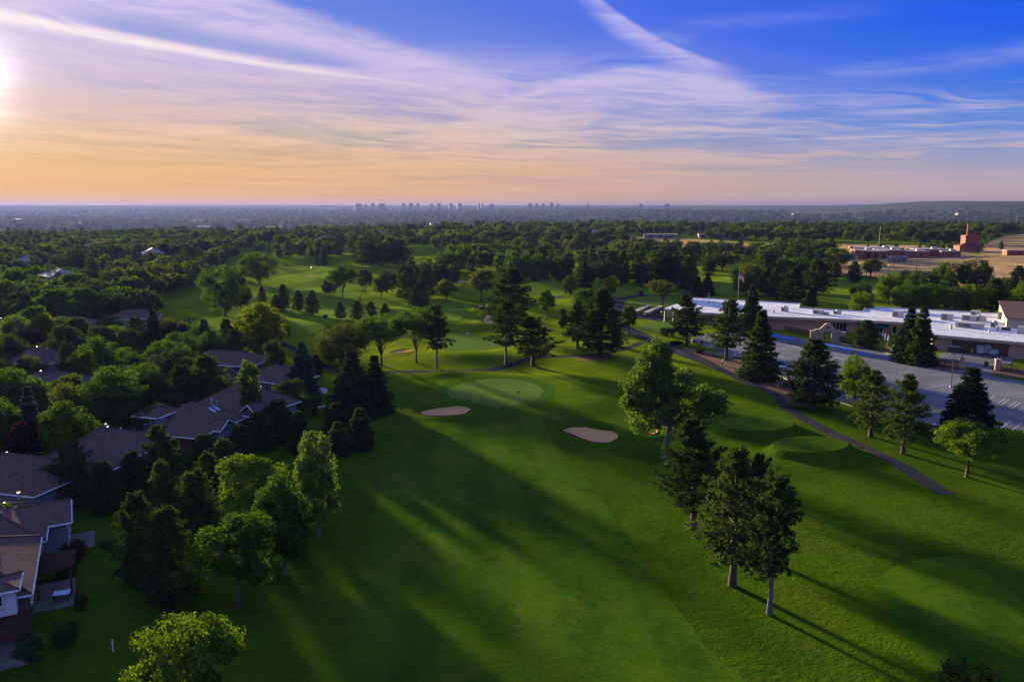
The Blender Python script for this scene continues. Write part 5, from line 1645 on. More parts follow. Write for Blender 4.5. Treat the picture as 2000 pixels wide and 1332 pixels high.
def wall_block(root, L, W, z1, cx=0.0, cy_=0.0, rz=0.0, mat='stucco_pale', gables=None, pitch=.42, z0=-0.3):
    l, w = L / 2, W / 2
    ca, sa = math.cos(rz), math.sin(rz)
    R = lambda p: (cx + p[0] * ca - p[1] * sa, cy_ + p[0] * sa + p[1] * ca, p[2])
    z1 = z1 - 0.3
    b = [(-l, -w), (l, -w), (l, w), (-l, w)]
    V = [R((x, y, z0)) for x, y in b] + [R((x, y, z1)) for x, y in b]
    F = [(0, 1, 5, 4), (1, 2, 6, 5), (2, 3, 7, 6), (3, 0, 4, 7)]
    if gables:
        for e, (i, j) in ((0, (7, 4)), (1, (5, 6))):
            if gables[e] == 'gable':
                x = -l if e == 0 else l
                V.append(R((x, 0, z1 + w * pitch)))
                F.append((i, j, len(V) - 1))
    return mesh_obj('wall', V, F, mat, root)

def window(root, x, y, z, w, h, ang, mat='window_glass', frame='trim_white', bars=1, sill=True):
    """framed window on a wall facing direction ang (0 = -y), centre at x, y, z"""
    ca, sa = math.cos(ang), math.sin(ang)
    def R(u, v, d):
        return (x + u * ca + d * sa, y + u * sa - d * ca, z + v)
    def slab(mb, u0, u1, v0, v1, d0, d1):
        mb.add([R(u0, v0, d0), R(u1, v0, d0), R(u1, v1, d0), R(u0, v1, d0), R(u0, v0, d1), R(u1, v0, d1), R(u1, v1, d1), R(u0, v1, d1)],
               [(3, 2, 1, 0), (4, 5, 6, 7), (0, 1, 5, 4), (1, 2, 6, 5), (2, 3, 7, 6), (3, 0, 4, 7)])
    mb = MB()
    t = 0.1
    slab(mb, -w / 2 - t, -w / 2, -h / 2 - t, h / 2 + t, -.02, .09)
    slab(mb, w / 2, w / 2 + t, -h / 2 - t, h / 2 + t, -.02, .09)
    slab(mb, -w / 2, w / 2, h / 2, h / 2 + t, -.02, .088)
    slab(mb, -w / 2, w / 2, -h / 2 - t, -h / 2, -.02, .088)
    for k in range(bars):
        u = -w / 2 + w * (k + 1) / (bars + 1)
        slab(mb, u - .03, u + .03, -h / 2, h / 2, -.02, .07)
    wo = mb.build('window', frame, root)
    mb = MB(); slab(mb, -w / 2, w / 2, -h / 2, h / 2, -.03, .03); mb.build('pane', mat, wo)
    if sill:
        mb = MB(); slab(mb, -w / 2 - .15, w / 2 + .15, -h / 2 - t - .06, -h / 2 - t, -.02, .16); mb.build('sill', frame, wo)
    return wo

def vents(root, pts, name='roof_vent', mat='metal_grey', r=.10, h=.5):
    for x, y, z in pts:
        mb = MB(); mb.cyl(x, y, z - .3, z + h, r, r, 7); mb.cyl(x, y, z + h, z + h + .1, r * 1.7, r * 1.2, 7)
        mb.build(name, mat, root)

def at(rz, x, y):
    return x * math.cos(rz) - y * math.sin(rz), x * math.sin(rz) + y * math.cos(rz)

def roof_pt(L, W, z, pitch, over, x, y):
    """height of a simple hip roof above a point of its block"""
    return z - over * pitch + min(W / 2 + over - abs(y), L / 2 + over - abs(x)) * pitch

# ------------------------------------------------------------------ the houses of the estate
def pergola(root, x0, x1, y0, y1, z, slats=11, along='x'):
    p = empty('pergola', (0, 0, 0)); p.parent = root
    for x in (x0 + .2, x1 - .2):
        for y in (y0 + .2, y1 - .2):
            mb = MB(); mb.box(x - .1, x + .1, y - .1, y + .1, -1.2, z); mb.build('post', 'wood_dark', p)
    for y in (y0 + .2, y1 - .2):
        mb = MB(); mb.box(x0, x1, y - .07, y + .07, z, z + .24); mb.build('beam', 'wood_dark', p)
    for k in range(slats):
        y = y0 + (y1 - y0) * (k + .5) / slats
        mb = MB(); mb.box(x0 - .3, x1 + .3, y - .05, y + .05, z + .243, z + .42); mb.build('slat', 'wood_dark', p)
    return p

def build_houses():
    G1 = 'brown-roofed houses of the estate'
    def house(px, py, z, rz, label, xy=None):
        x, y = xy or G(px, py, z)
        return tag(empty('house', (x, y, hz(x, y)), rz), label, 'house', G1)
    # nearest, at the left edge
    h = house(28, 1150, 6.5, math.radians(28), 'nearest house at the lower left with a white gable and dark pergolas', (-53.8, 69.2))
    wall_block(h, 12, 13, 4.9, mat='brick_wall'); hip_roof(h, 12, 13, 4.9, .55, .7)
    wall_block(h, 7, 8, 4.9, -1.2, 7.5); hip_roof(h, 7, 8, 4.9, .5, .6, cx=-1.2, cy_=7.5, rz=math.pi / 2, name='rear_roof')
    d = empty('dormer', (0, 0, 0)); d.parent = h
    wall_block(d, 4.6, 3.0, 5.9, 3.2, -6.4, 0.0, 'trim_white', z0=3.2)
    window(d, 3.0, -7.92, 4.75, 2.9, .9, 0.0, bars=2)
    hip_roof(d, 4.6, 3.2, 5.75, .35, .35, cx=3.2, cy_=-6.2, name='dormer_roof')
    window(h, 6.02, -1.5, 2.2, 1.8, 1.5, math.pi / 2); window(h, 6.02, 3.0, 2.2, 2.6, 2.0, math.pi / 2, bars=2)
    window(h, -1.0, -6.52, 1.9, 2.4, 1.6, 0.0, bars=2)
    pergola(h, 6.2, 9.6, .6, 5.0, 2.9, 12)
    pergola(h, -1.5, 6.4, -11.4, -6.9, 2.6, 14)
    mb = MB(); mb.box(6.0, 9.6, -2.0, 4.6, -1.3, .12); mb.build('terrace', 'terrace_stone', h)
    mb = MB(); mb.box(-2.0, 6.6, -11.6, -6.6, -1.3, .10); mb.build('terrace', 'terrace_stone', h)
    for (x, y) in ((-2.2, 1.0), (-1.5, .4), (-1.0, 1.2), (-2.4, 5.5), (.6, 2.2), (3.4, 2.0), (-1.9, -1.4)):
        vents(h, [(x, y, roof_pt(12, 13, 4.9, .55, .7, x, y) if y < 4 else 7.0)], r=.12, h=.35)
    # second
    h = house(72, 1040, 5.0, math.radians(28), 'second nearest house with a long brown tile roof and a small terrace', (-59.4, 81.5))
    wall_block(h, 15, 11, 4.2, -2, 0); hip_roof(h, 15, 11, 4.2, .5, .7, cx=-2)
    wall_block(h, 7.5, 5.6, 4.2, 4.2, 1.4, 0.0, gables=('hip', 'gable'), pitch=.48); hip_roof(h, 7.5, 5.6, 4.2, .48, .6, ('hip', 'gable'), cx=4.2, cy_=1.4, name='side_roof')
    window(h, 7.97, 0.2, 2.0, 1.1, 1.3, math.pi / 2); window(h, 7.97, 2.6, 2.0, 1.1, 1.3, math.pi / 2)
    for x in (-4.5, -1.6, 1.4, 3.6):
        window(h, x, -5.52, 1.7, 1.1, 2.2, 0.0, bars=0)
    mb = MB(); mb.box(7.9, 10.6, -1.0, 4.0, -.6, .14); mb.build('terrace', 'terrace_stone', h)
    vents(h, [(-4, 1.2, 6.2), (-2.4, 1.5, 6.3), (-6, .8, 6.4), (0.6, .6, 6.6), (1.8, 2.2, 5.6), (3.2, 3.4, 6.2)], r=.12, h=.35)
    # third, big roof
    h = house(236, 880, 4.6, math.radians(-7), 'house with the large plain brown roof and a dark recessed porch', (-61.5, 110.5))
    wall_block(h, 11.5, 14, 4.0, mat='brick_wall'); hip_roof(h, 14, 11.5, 4.0, .54, .8, rz=math.pi / 2)
    wall_block(h, 6, 5, 3.6, -5.5, 6.5, 0, 'brick_wall'); hip_roof(h, 6, 6, 3.8, .5, .6, cx=-5.0, cy_=6.5, rz=math.pi / 2, name='rear_roof')
    window(h, -.4, -7.02, 1.8, 1.6, 2.0, 0.0); window(h, 3.4, -7.02, 1.8, 1.6, 2.0, 0.0)
    window(h, 5.77, 2.5, 1.8, 1.6, 2.0, math.pi / 2); window(h, 5.77, -2, 1.8, 1.6, 1.6, math.pi / 2)
    vents(h, [(-.4, 2.0, 6.9), (.6, 1.0, 6.8), (1.6, 2.6, 6.2)], r=.12, h=.3)
    # fourth, skylights and dormer
    h = house(392, 835, 4.8, math.radians(-17), 'house with two skylights and a white dormer window', (-54.6, 126.7))
    wall_block(h, 12, 13, 3.8, mat='brick_wall'); hip_roof(h, 13, 12, 3.8, .52, .8, rz=math.pi / 2)
    d = empty('dormer', (0, 0, 0)); d.parent = h
    wall_block(d, 4.2, 4.0, 6.2, -3.6, -4.2, 0, 'stucco_pale', z0=3.2); hip_roof(d, 4.2, 5.0, 6.1, .42, .45, cx=-3.6, cy_=-3.8, rz=0, name='dormer_roof')
    window(d, -3.8, -6.22, 5.1, 1.3, .95, 0.0, bars=1)
    wall_block(h, 3.4, 3.4, 3.6, 6.0, -1.0, 0.0, 'stucco_pale', ('hip', 'gable'), .6); hip_roof(h, 3.4, 3.6, 3.8, .62, .45, ('hip', 'gable'), cx=6.0, cy_=-1.0, name='porch_roof')
    for k in (0, 1):
        x, y = 2.9, 1.6 + k * 1.2
        z = 3.8 + (6.0 - x) * .52
        c, sn = math.cos(math.atan(.52)), math.sin(math.atan(.52))
        V = [(x + v * c, y + u, z - v * sn + .10) for u, v in ((-.32, -.7), (.32, -.7), (.32, .7), (-.32, .7))]
        V += [(a, b, cc - .22) for a, b, cc in V]
        mesh_obj('skylight', V, [(0, 3, 2, 1), (0, 1, 5, 4), (1, 2, 6, 5), (2, 3, 7, 6), (3, 0, 4, 7)], 'skylight_glass', h)
    window(h, 1.8, -6.52, 1.8, 1.8, 1.4, 0.0); window(h, 6.02, -4.4, 1.8, 1.2, 1.4, math.pi / 2); window(h, 6.02, 3.4, 1.8, 1.8, 1.6, math.pi / 2)
    vents(h, [(1.5, 3.4, 6.1), (2.0, 4.2, 5.6)], r=.14, h=.7)
    vents(h, [(-1.6, 1.6, 6.1), (-2.2, .2, 5.8), (-1.2, -.6, 6.3)], r=.12, h=.12, mat='skylight_glass', name='tube_skylight')
    # fifth, gabled brick
    h = house(515, 790, 4.8, math.radians(-28), 'gabled brick house with a steep roof behind the thin birch', (-49.2, 138.0))
    wall_block(h, 14, 11, 4.2, mat='stucco_pale'); hip_roof(h, 14, 11, 4.2, .62, .7)
    wall_block(h, 4.2, 4.0, 4.0, 6.6, -3.4, math.pi / 2, 'brick_wall', ('gable', 'hip'), .75); hip_roof(h, 4.2, 4.0, 4.2, .75, .4, ('gable', 'hip'), cx=6.6, cy_=-3.4, rz=math.pi / 2, name='gable_roof')
    window(h, 6.6, -5.53, 2.2, 1.2, 1.6, 0.0, frame='trim_white')
    window(h, -3.5, -5.52, 2.0, 1.6, 1.4, 0.0); window(h, .5, -5.52, 2.0, 1.6, 1.4, 0.0)
    vents(h, [(2.0, .4, 7.2), (3.2, .8, 6.8)], r=.12, h=.4)
    # sixth, blue-grey two-storey
    h = house(462, 705, 5.5, math.radians(-14), 'blue-grey two-storey house with a white-framed upper window')
    wall_block(h, 12, 9, 5.9, mat='stucco_pale'); hip_roof(h, 12, 9, 5.9, .42, .7, ('gable', 'hip'))
    wall_block(h, 9, 5, 3.2, -.5, -5.5, 0, 'brick_wall'); hip_roof(h, 9, 5, 3.1, .45, .6, cx=-.5, cy_=-5.5, name='lower_roof')
    wall_block(h, 3.2, 3, 3.1, -2.4, -8.0, math.pi / 2, 'brick_wall', ('gable', 'hip'), .8); hip_roof(h, 3.2, 3, 3.3, .8, .4, ('gable', 'hip'), cx=-2.4, cy_=-8.0, rz=math.pi / 2, name='porch_roof')
    window(h, -3.6, -4.52, 4.7, 1.9, 1.2, 0.0); window(h, -.4, -4.52, 4.7, .8, 1.2, 0.0, bars=0); window(h, 3, -4.52, 4.7, 1.5, 1.2, 0.0)
    window(h, -6.02, 0, 4.7, 1.2, 1.2, -math.pi / 2)
    # the rest of the estate
    rest = [(95, 748, 5.0, 10, 'hip-roofed house left of the largest round tree with one dark upper window', 14, 10, 5.0, True),
            (78, 695, 5.0, -20, 'distant house with a purple-brown hip roof among dull trees', 13, 10, 4.6, False),
            (135, 630, 5.0, 14, 'distant house with a low grey roof near the far lawn', 15, 10, 4.4, False),
            (10, 632, 5.0, 5, 'distant reddish roof touching the left edge', 13, 9, 4.4, False),
            (30, 915, 4.5, -14, 'house roof at the left edge behind two small yellow birches', 17, 11, 4.0, False),
            (545, 728, 4.5, -30, 'house roof half hidden behind the pointed blue spruce', 12, 9, 4.0, False),
            (262, 612, 5.0, 20, 'far house showing a pale wall under the dense canopy', 14, 9, 4.2, False),
            (20, 775, 5.0, 30, 'house roof half hidden at the left edge behind the broad green tree', 12, 9, 4.4, False)]
    for px, py, z, deg, lab, L, W, ze, up in rest:
        h = house(px, py, z, math.radians(deg), lab)
        wall_block(h, L, W, ze); hip_roof(h, L, W, ze, .46, .7, mat='roof_tile_grey' if deg == 14 else 'roof_tile_brown')
        if up:
            wall_block(h, 5, 3, 3.0, -2, -6, 0, 'brick_wall'); hip_roof(h, 5, 3.6, 3.0, .6, .5, ('gable', 'gable'), cx=-3, cy_=-6, rz=math.pi / 2, name='porch_roof')
            window(h, 1.6, -W / 2 - .02, 3.8, 1.6, 1.0, 0.0)
        else:
            window(h, 1.6, -W / 2 - .02, 2.2, 1.6, 1.2, 0.0)
        window(h, -L * .3, -W / 2 - .02, 2.2, 1.6, 1.2, 0.0)
        window(h, L / 2 + .02, 0, 2.2, 1.6, 1.2, math.pi / 2)
        vents(h, [(L * .12, .7, ze + W * .17), (-L * .1, .5, ze + W * .19)], r=.12, h=.4)
build_houses()

# ------------------------------------------------------------------ clubhouse
def build_clubhouse():
    root = tag(empty('clubhouse', (0, 0, 0)), 'long low tan clubhouse with white flat roofs on the right', 'clubhouse')
    ZR = 4.6
    front = [(1297, 603), (1376, 611), (1384, 611), (1507, 618), (1640, 623), (1752, 629), (1812, 634), (1817, 653), (2000, 669), (2160, 684)]
    back = [(2160, 628), (1962, 614), (1815, 606), (1691, 600), (1687, 609), (1561, 602), (1563, 594), (1500, 590), (1350, 582)]
    outline = [G(x, y, ZR) for x, y in front + back]
    mb = MB(); mb.prism(outline, ZR - .55, ZR); mb.build('roof', 'flat_roof', root)
    # tan fascia strip standing proud of the slab edge, front side
    def strip(pts, z0, z1, out, name, mat, t=.08):
        n = len(pts)
        mb = MB()
        for i in range(n - 1):
            a, b = np.array(pts[i]), np.array(pts[i + 1])
            d = (b - a) / np.linalg.norm(b - a); nn = np.array([d[1], -d[0]])
            if nn @ (-a) < 0:
                nn = -nn
            p = [a + nn * out, b + nn * out, b + nn * (out + t), a + nn * (out + t)]
            mb.prism([tuple(q) for q in p], z0, z1)
        return mb.build(name, mat, root)
    fr = outline[:len(front)]
    strip(fr, ZR - .75, ZR + .05, .01, 'fascia', 'fascia_tan')
    # a low parapet lip catches the light along the back
    strip(outline[len(front):], ZR, ZR + .28, -.2, 'parapet', 'flat_roof', .2)
    # walls: inset from the roof edge
    def inset(a, k):
        a = np.array(a); return a + a / np.linalg.norm(a) * k
    wf = [inset(q, d) for q, d in zip(fr, (9.0, 9.0, 6.0, 1.6, 1.6, 2.2, 2.2, 1.4, 1.4, 1.4))]
    bk = [inset(q, -1.2) for q in outline[len(front):]]
    wl = wf[:7] + [inset(fr[6], 2.2)] + wf[7:8]
    # recessed loading bay between two solid blocks on the right wing
    A, B = np.array(fr[7]), np.array(fr[9])
    d = (B - A) / np.linalg.norm(B - A)
    nrm = np.array([-d[1], d[0]]); nrm = nrm if nrm @ A > 0 else -nrm
    P = lambda s_, k: tuple(A + d * s_ + nrm * k)
    right = [P(.6, 1.3), P(5.2, 1.3), P(5.2, 6.5), P(18.5, 6.5), P(18.5, 1.3), P(60, 1.3)]
    poly = [tuple(q) for q in wf[:7]] + right + [tuple(q) for q in bk]
    mb = MB()
    n = len(poly)
    for i in range(n):
        a, b = poly[i], poly[(i + 1) % n]
        mb.add([(a[0], a[1], -.2), (b[0], b[1], -.2), (b[0], b[1], ZR - .56), (a[0], a[1], ZR - .56)], [(0, 1, 2, 3)])
    mb.build('wall', 'stucco_tan', root)
    # porch columns
    for px, py in ((1299, 628), (1316, 628), (1384, 634), (1392, 634), (1405, 633)):
        x, y = G(px, py)
        mb = MB(); mb.box(x - .35, x + .35, y - .35, y + .35, 0, ZR - .56); mb.box(x - .5, x + .5, y - .5, y + .5, 0, .3)
        mb.build('column', 'stucco_pale', root)
    # openings of the left wing
    W0, W1 = np.array(wf[3]), np.array(wf[5])
    dd = (W1 - W0) / np.linalg.norm(W1 - W0)
    ang = math.atan2(dd[1], dd[0])
    Q = lambda s_: W0 + dd * s_
    for s_ in (5.0, 9.0, 13.2):
        q = Q(s_)
        wo = window(root, q[0], q[1], 2.7, .55, .55, ang, bars=0, sill=False)
    q = Q(20.5); window(root, q[0], q[1], 1.9, 4.2, 2.7, ang, bars=3)
    q = Q(31.5); window(root, q[0], q[1], 1.8, 3.4, 2.2, ang, bars=2)
    q = Q(37.0); window(root, q[0], q[1], 1.8, 2.4, 2.2, ang, bars=1)
    # green awnings
    for s0, s1 in ((25.5, 34.5), (41.0, 50.0)):
        a, b = Q(s0), Q(s1)
        nn = np.array([dd[1], -dd[0]]); nn = nn if nn @ (-a) > 0 else -nn
        mb = MB()
        v = [(*a, 3.6), (*b, 3.6), (*(b + nn * 3.2), 2.7), (*(a + nn * 3.2), 2.7)]
        v += [(x, y, z - .1) for x, y, z in v]
        m_ = (a + b) / 2
        mb.add(v, [(0, 1, 2, 3), (7, 6, 5, 4), (2, 6, 7, 3), (0, 3, 7, 4), (1, 5, 6, 2)])
        aw = mb.build('awning', 'awning_green', root)
        mb = MB()
        for q in (a + nn * 3.1, b + nn * 3.1, m_ + nn * 3.1):
            mb.bar((*q, 0), (*q, 2.7), .06, 5)
        mb.build('awning_posts', 'black_metal', aw)
    # raised block with brown roof at the right edge
    blk = [G(1965, 640, ZR), G(2075, 648, ZR), G(2075, 618, ZR), G(1950, 613, ZR)]
    bp = [np.array(q) for q in blk]
    mb = MB(); mb.prism([tuple(q) for q in bp], ZR - .02, ZR + 3.0); ub = mb.build('upper_storey', 'fascia_tan', root)
    c = sum(bp) / 4
    mb = MB()
    v = [(*(c + (q - c) * 1.05), ZR + 3.0 + (1.3 if i in (2, 3) else 0)) for i, q in enumerate(bp)]
    mb.add(v + [(x, y, z - .2) for x, y, z in v], [(0, 1, 2, 3), (7, 6, 5, 4), (0, 4, 5, 1), (1, 5, 6, 2), (2, 6, 7, 3), (3, 7, 4, 0)])
    mb.build('upper_roof', 'roof_tile_brown', ub)
    e = bp[0] - bp[3]
    el = np.linalg.norm(e)
    an = math.atan2(-e[1], -e[0]) + math.pi
    for t in (.25, .45, .65):
        q = bp[3] + e * t
        window(root, q[0], q[1], ZR + 1.9, 1.6, 1.1, math.atan2(e[1], e[0]), 'vent_dark', bars=0, sill=False)
    # loading-bay furniture is separate; rooftop plant units follow
    def unit_box(px, py, w, dp, h, label, mat='hvac_beige', grill=True, fan=False, kind='rooftop_unit'):
        x, y = G(px, py, ZR)
        u = tag(empty(kind, (x, y, ZR), math.atan2(d[1], d[0])), label, 'rooftop unit', 'units on the clubhouse roof')
        mb = MB(); mb.box(-w / 2, w / 2, 0, dp, .12, h); mb.build('casing', mat, u)
        mb = MB(); mb.box(-w / 2 + .1, w / 2 - .1, .1, dp - .1, 0, .118); mb.build('base_frame', 'metal_grey', u)
        if grill:
            mb = MB()
            for k in range(4):
                z = .35 + (h - .5) * k / 4
                mb.box(-w * .38, w * .05, -.05, -.004, z, z + (h - .5) / 7)
            mb.build('louvre', 'vent_dark', u)
        if fan:
            mb = MB(); mb.cyl(0, dp / 2, h, h + .35, min(w, dp) * .32, n=12); mb.build('fan_hood', 'metal_grey', u)
        return u
    unit_box(1531, 609, 2.0, 1.6, 1.6, 'small beige rooftop unit at the left of the long roof', fan=True)
    unit_box(1596, 614, 3.0, 2.2, 1.4, 'wide beige rooftop unit with a dark opening above the archway')
    unit_box(1612, 616, 1.6, 1.3, 1.0, 'small dark box beside the wide beige rooftop unit', 'metal_grey')
    unit_box(1634, 614, 2.2, 1.6, 1.1, 'grey rooftop unit with a round fan left of the twin spruces', 'metal_grey', fan=True)
    unit_box(1752, 620, 3.0, 2.6, 2.0, 'beige cabinet half hidden behind the twin spruces')
    unit_box(1848, 626, 3.2, 2.2, 2.0, 'beige cabinet with a dark grille right of the twin spruces')
    unit_box(1892, 627, 4.0, 2.0, 1.7, 'beige rooftop unit in the middle of the right roof')
    unit_box(1904, 617, 2.6, 2.0, 1.6, 'beige rooftop unit furthest back on the right roof')
    unit_box(1912, 628, 3.6, 2.0, 1.5, 'grey-beige rooftop unit right of the middle one', fan=True)
    unit_box(1892, 641, 7.0, 2.0, 1.5, 'long beige duct unit nearest the front edge of the roof')
    unit_box(1915, 640, 1.8, 1.8, 1.6, 'blue-grey box at the end of the long duct unit', 'metal_grey')
    unit_box(1958, 624, 2.8, 2.2, 2.2, 'beige cabinet beside the raised block')
    unit_box(1941, 640, 1.8, 1.8, 1.6, 'round-topped grey unit among the roof pipes', 'metal_grey', fan=True)
    unit_box(1964, 646, 2.2, 1.6, .8, 'low dark unit in front of the raised block', 'vent_dark', False)
    unit_box(1993, 652, 1.6, 1.4, 2.0, 'narrow beige unit at the right edge of the roof', grill=False)
    unit_box(1415, 597, 1.8, 1.4, 1.2, 'dark unit on the left roof by the spruce', 'vent_dark', False)
    for i, (px, py, r, h, lab) in enumerate(((1857, 643, .5, 1.0, 'round roof vent right of the twin spruces'), (1948, 646, .45, 1.0, 'white round roof vent before the grey unit'),
                                             (1932, 650, .35, .6, 'small white roof vent near the front edge'), (1511, 611, .4, .8, 'white roof vent at the far left of the long roof'),
                                             (1384, 592, .5, .4, 'mast foot on the left roof'))):
        x, y = G(px, py, ZR)
        u = tag(empty('roof_vent', (x, y, ZR)), lab, 'roof vent', 'vents on the clubhouse roof')
        mb = MB(); mb.cyl(0, 0, 0, h, r * .7); mb.build('stack', 'metal_grey', u)
        mb = MB(); mb.cyl(0, 0, h, h + .3, r * 1.1, r * .6); mb.build('cap', 'hvac_beige', u)
        if i == 4:
            mb = MB(); mb.cyl(0, 0, h + .3, h + 3.4, .06); mb.build('mast', 'metal_grey', u)
    # mission-style archway
    x, y = G(1615, 667)
    g = tag(empty('archway', (x, y, 0), ang), 'tan mission-style archway with a stepped gable in the patio fence', 'archway')
    W, t = 7.2, .9
    prof = []
    for k in range(9):      # inner arch
        a = math.pi * k / 8
        prof.append((1.15 * math.cos(math.pi - a), 2.2 + 1.0 * math.sin(a)))
    outer = [(-W / 2, 0), (-W / 2, 3.5), (-2.3, 3.7), (-1.7, 4.2), (-.9, 5.2), (-.4, 5.5), (.4, 5.5), (.9, 5.2), (1.7, 4.2), (2.3, 3.7), (W / 2, 3.5), (W / 2, 0)]
    shape = [(-W / 2, 0)] + outer[1:-1] + [(W / 2, 0), (1.15, 0)] + prof[::-1] + [(-1.15, 0)]
    V = [(p[0], -t / 2, p[1]) for p in shape] + [(p[0], t / 2, p[1]) for p in shape]
    n = len(shape)
    F = [tuple(range(n))[::-1], tuple(range(n, 2 * n))] + [(i, (i + 1) % n, n + (i + 1) % n, n + i) for i in range(n)]
    mesh_obj('arch_wall', V, F, 'stucco_tan', g)
    for sx in (-1, 1):
        mb = MB(); mb.box(sx * 4.2 - .55, sx * 4.2 + .55, -.6, .6, 0, 2.9); pb = mb.build('side_pier', 'stucco_tan', g)
        mb = MB(); mb.box(sx * 4.2 - .7, sx * 4.2 + .7, -.72, .72, 2.9, 3.1); mb.build('pier_cap', 'fascia_tan', pb)
        mb = MB(); mb.box(sx * 2.2 - .12, sx * 2.2 + .12, -t / 2 - .3, -t / 2 - .01, 2.2, 2.7); mb.build('wall_lamp', 'black_metal', g)
    mb = MB(); mb.cyl(0, 0, 0, .12, .34, n=12)
    mb.v = [(a, -t / 2 - .14 + c_, 4.2 + b) for a, b, c_ in mb.v]
    mb.build('medallion', 'vent_dark', g)
    for sx in (-1, 1):
        mb = MB()
        for k in range(7):
            xx = sx * (.12 + k * .16)
            mb.box(xx - .02, xx + .02, -.02, .02, .1, 2.9 - .02 * k * k)
        mb.box(min(sx * .1, sx * 1.12), max(sx * .1, sx * 1.12), -.03, .03, 1.2, 1.28)
        mb.build('gate_leaf', 'black_metal', g)
    # black patio fences: posts are parts, the thin pickets one part
    def fence(pts, hgt_, label):
        q = [np.array(G(*p)) for p in pts]
        f = tag(empty('fence', (q[0][0], q[0][1], 0)), label, 'fence', 'black metal fences of the clubhouse')
        o = q[0]
        mb = MB(); rails = MB()
        for a, b in zip(q[:-1], q[1:]):
            Ls = np.linalg.norm(b - a); k = int(Ls / .16)
            dd_ = (b - a) / Ls
            for i in range(k):
                p = a + dd_ * (i + .5) * Ls / k - o
                mb.box(p[0] - .025, p[0] + .025, p[1] - .025, p[1] + .025, .08, hgt_)
            for z in (.2, hgt_ - .15):
                rails.bar((*(a - o), z), (*(b - o), z), .04)
            kp = max(1, int(Ls / 2.6))
            for i in range(kp + 1):
                p = a + dd_ * i * Ls / kp - o
                pb = MB(); pb.box(p[0] - .06, p[0] + .06, p[1] - .06, p[1] + .06, 0, hgt_ + .15)
                pb.build('post', 'black_metal', f)
        rails.build('rail', 'black_metal', f)
        pk = mb.build('pickets', 'black_metal', f); pk['kind'] = 'stuff'
    fence([(1533, 648), (1593, 661)], 1.9, 'black picket fence left of the archway')
    fence([(1636, 668), (1690, 680), (1745, 694)], 1.9, 'black picket fence right of the archway in front of the patio')
    fence([(1800, 712), (1845, 717), (1872, 718)], 2.0, 'black fence with brown panels below the twin spruces')
    fence([(1950, 723), (2000, 727), (2060, 733)], 1.9, 'black fence right of the loading bay gate')
    for px, py, lab in ((1877, 719, 'left tan gate pillar of the loading bay'), (1947, 724, 'right tan gate pillar of the loading bay')):
        x, y = G(px, py)
        u = tag(empty('gate_pillar', (x, y, 0), ang), lab, 'pillar', 'gate pillars of the loading bay')
        mb = MB(); mb.box(-.55, .55, -.55, .55, 0, 2.7); mb.build('shaft', 'stucco_tan', u)
        mb = MB(); mb.box(-.68, .68, -.68, .68, 2.7, 2.9); mb.build('cap', 'fascia_tan', u)
        mb = MB(); mb.cyl(0, 0, 2.9, 3.3, .16, .1, 8); mb.build('lamp', 'vent_dark', u)
    # closed parasols, cones, crates in the bay
    for i, (px, py, lab) in enumerate(((1723, 664, 'leftmost of three closed white parasols on the patio'), (1728, 669, 'middle one of three closed white parasols on the patio'), (1734, 672, 'rightmost of three closed white parasols on the patio'))):
        x, y = G(px, py)
        u = tag(empty('parasol', (x, y, 0)), lab, 'parasol', 'closed parasols on the patio')
        mb = MB(); mb.cyl(0, 0, 0, 2.7, .035, n=6); mb.build('pole', 'metal_grey', u)
        mb = MB(); mb.cyl(0, 0, .9, 1.2, .12, .26, 8); mb.cyl(0, 0, 1.2, 2.75, .26, .05, 8); mb.build('canopy', 'chair_white', u)
        mb = MB(); mb.cyl(0, 0, 0, .1, .35, n=10); mb.build('base', 'vent_dark', u)
    for i, (px, py) in enumerate(((1700, 664), (1716, 668), (1733, 673), (1745, 678), (1788, 691))):
        x, y = G(px, py + 2)
        u = tag(empty('traffic_cone', (x, y, hz(x, y) + .03)), ['first', 'second', 'third', 'fourth', 'fifth and last'][i] + ' orange cone from the left along the parking kerb', 'traffic cone', 'traffic cones along the kerb')
        mb = MB(); mb.box(-.25, .25, -.25, .25, 0, .06); mb.build('base', 'cone_orange', u)
        mb = MB(); mb.cyl(0, 0, .06, .45, .2, .13, 10); mb.cyl(0, 0, .66, .95, .085, .03, 10); mb.build('body', 'cone_orange', u)
        mb = MB(); mb.cyl(0, 0, .45, .66, .135, .085, 10); mb.build('white_band', 'trim_white', u)
    items = [(1913, 690, 1.6, 1.4, 2.0, 'chair_white', 'left white pallet crate in the loading bay'), (1927, 690, 1.6, 1.4, 2.2, 'chair_white', 'taller white crate in the middle of the loading bay'),
             (1940, 692, 2.2, 1.4, 1.2, 'chair_white', 'low white crate at the right of the loading bay'), (1862, 688, 2.6, 1.6, 1.5, 'vent_dark', 'dark covered cart with white tops in the loading bay'),
             (1898, 690, .5, .5, 1.1, 'machine_yellow', 'yellow-topped drum against the bay wall'), (1953, 688, 1.2, 1.2, 2.2, 'metal_grey', 'grey cabinet in the right corner of the loading bay')]
    for px, py, w, dp, h, mt, lab in items:
        x, y = G(px, py)
        u = tag(empty('storage_crate', (x, y, hz(x, y)), ang), lab, 'crate', 'goods in the loading bay')
        mb = MB(); mb.cbox(0, 0, .15 + h / 2, w, dp, h, .05); mb.build('box', mt, u)
        mb = MB()
        for k in (-1, 0, 1):
            mb.box(-w / 2, w / 2, k * dp * .38 - .08, k * dp * .38 + .08, 0, .15)
        mb.build('pallet', 'wood_dark', u)
        mb = MB(); mb.cbox(0, 0, .15 + h + .04, w * 1.04, dp * 1.04, .08); mb.build('lid', 'chair_white' if mt == 'vent_dark' else mt, u)
    x, y = G(1926, 716)
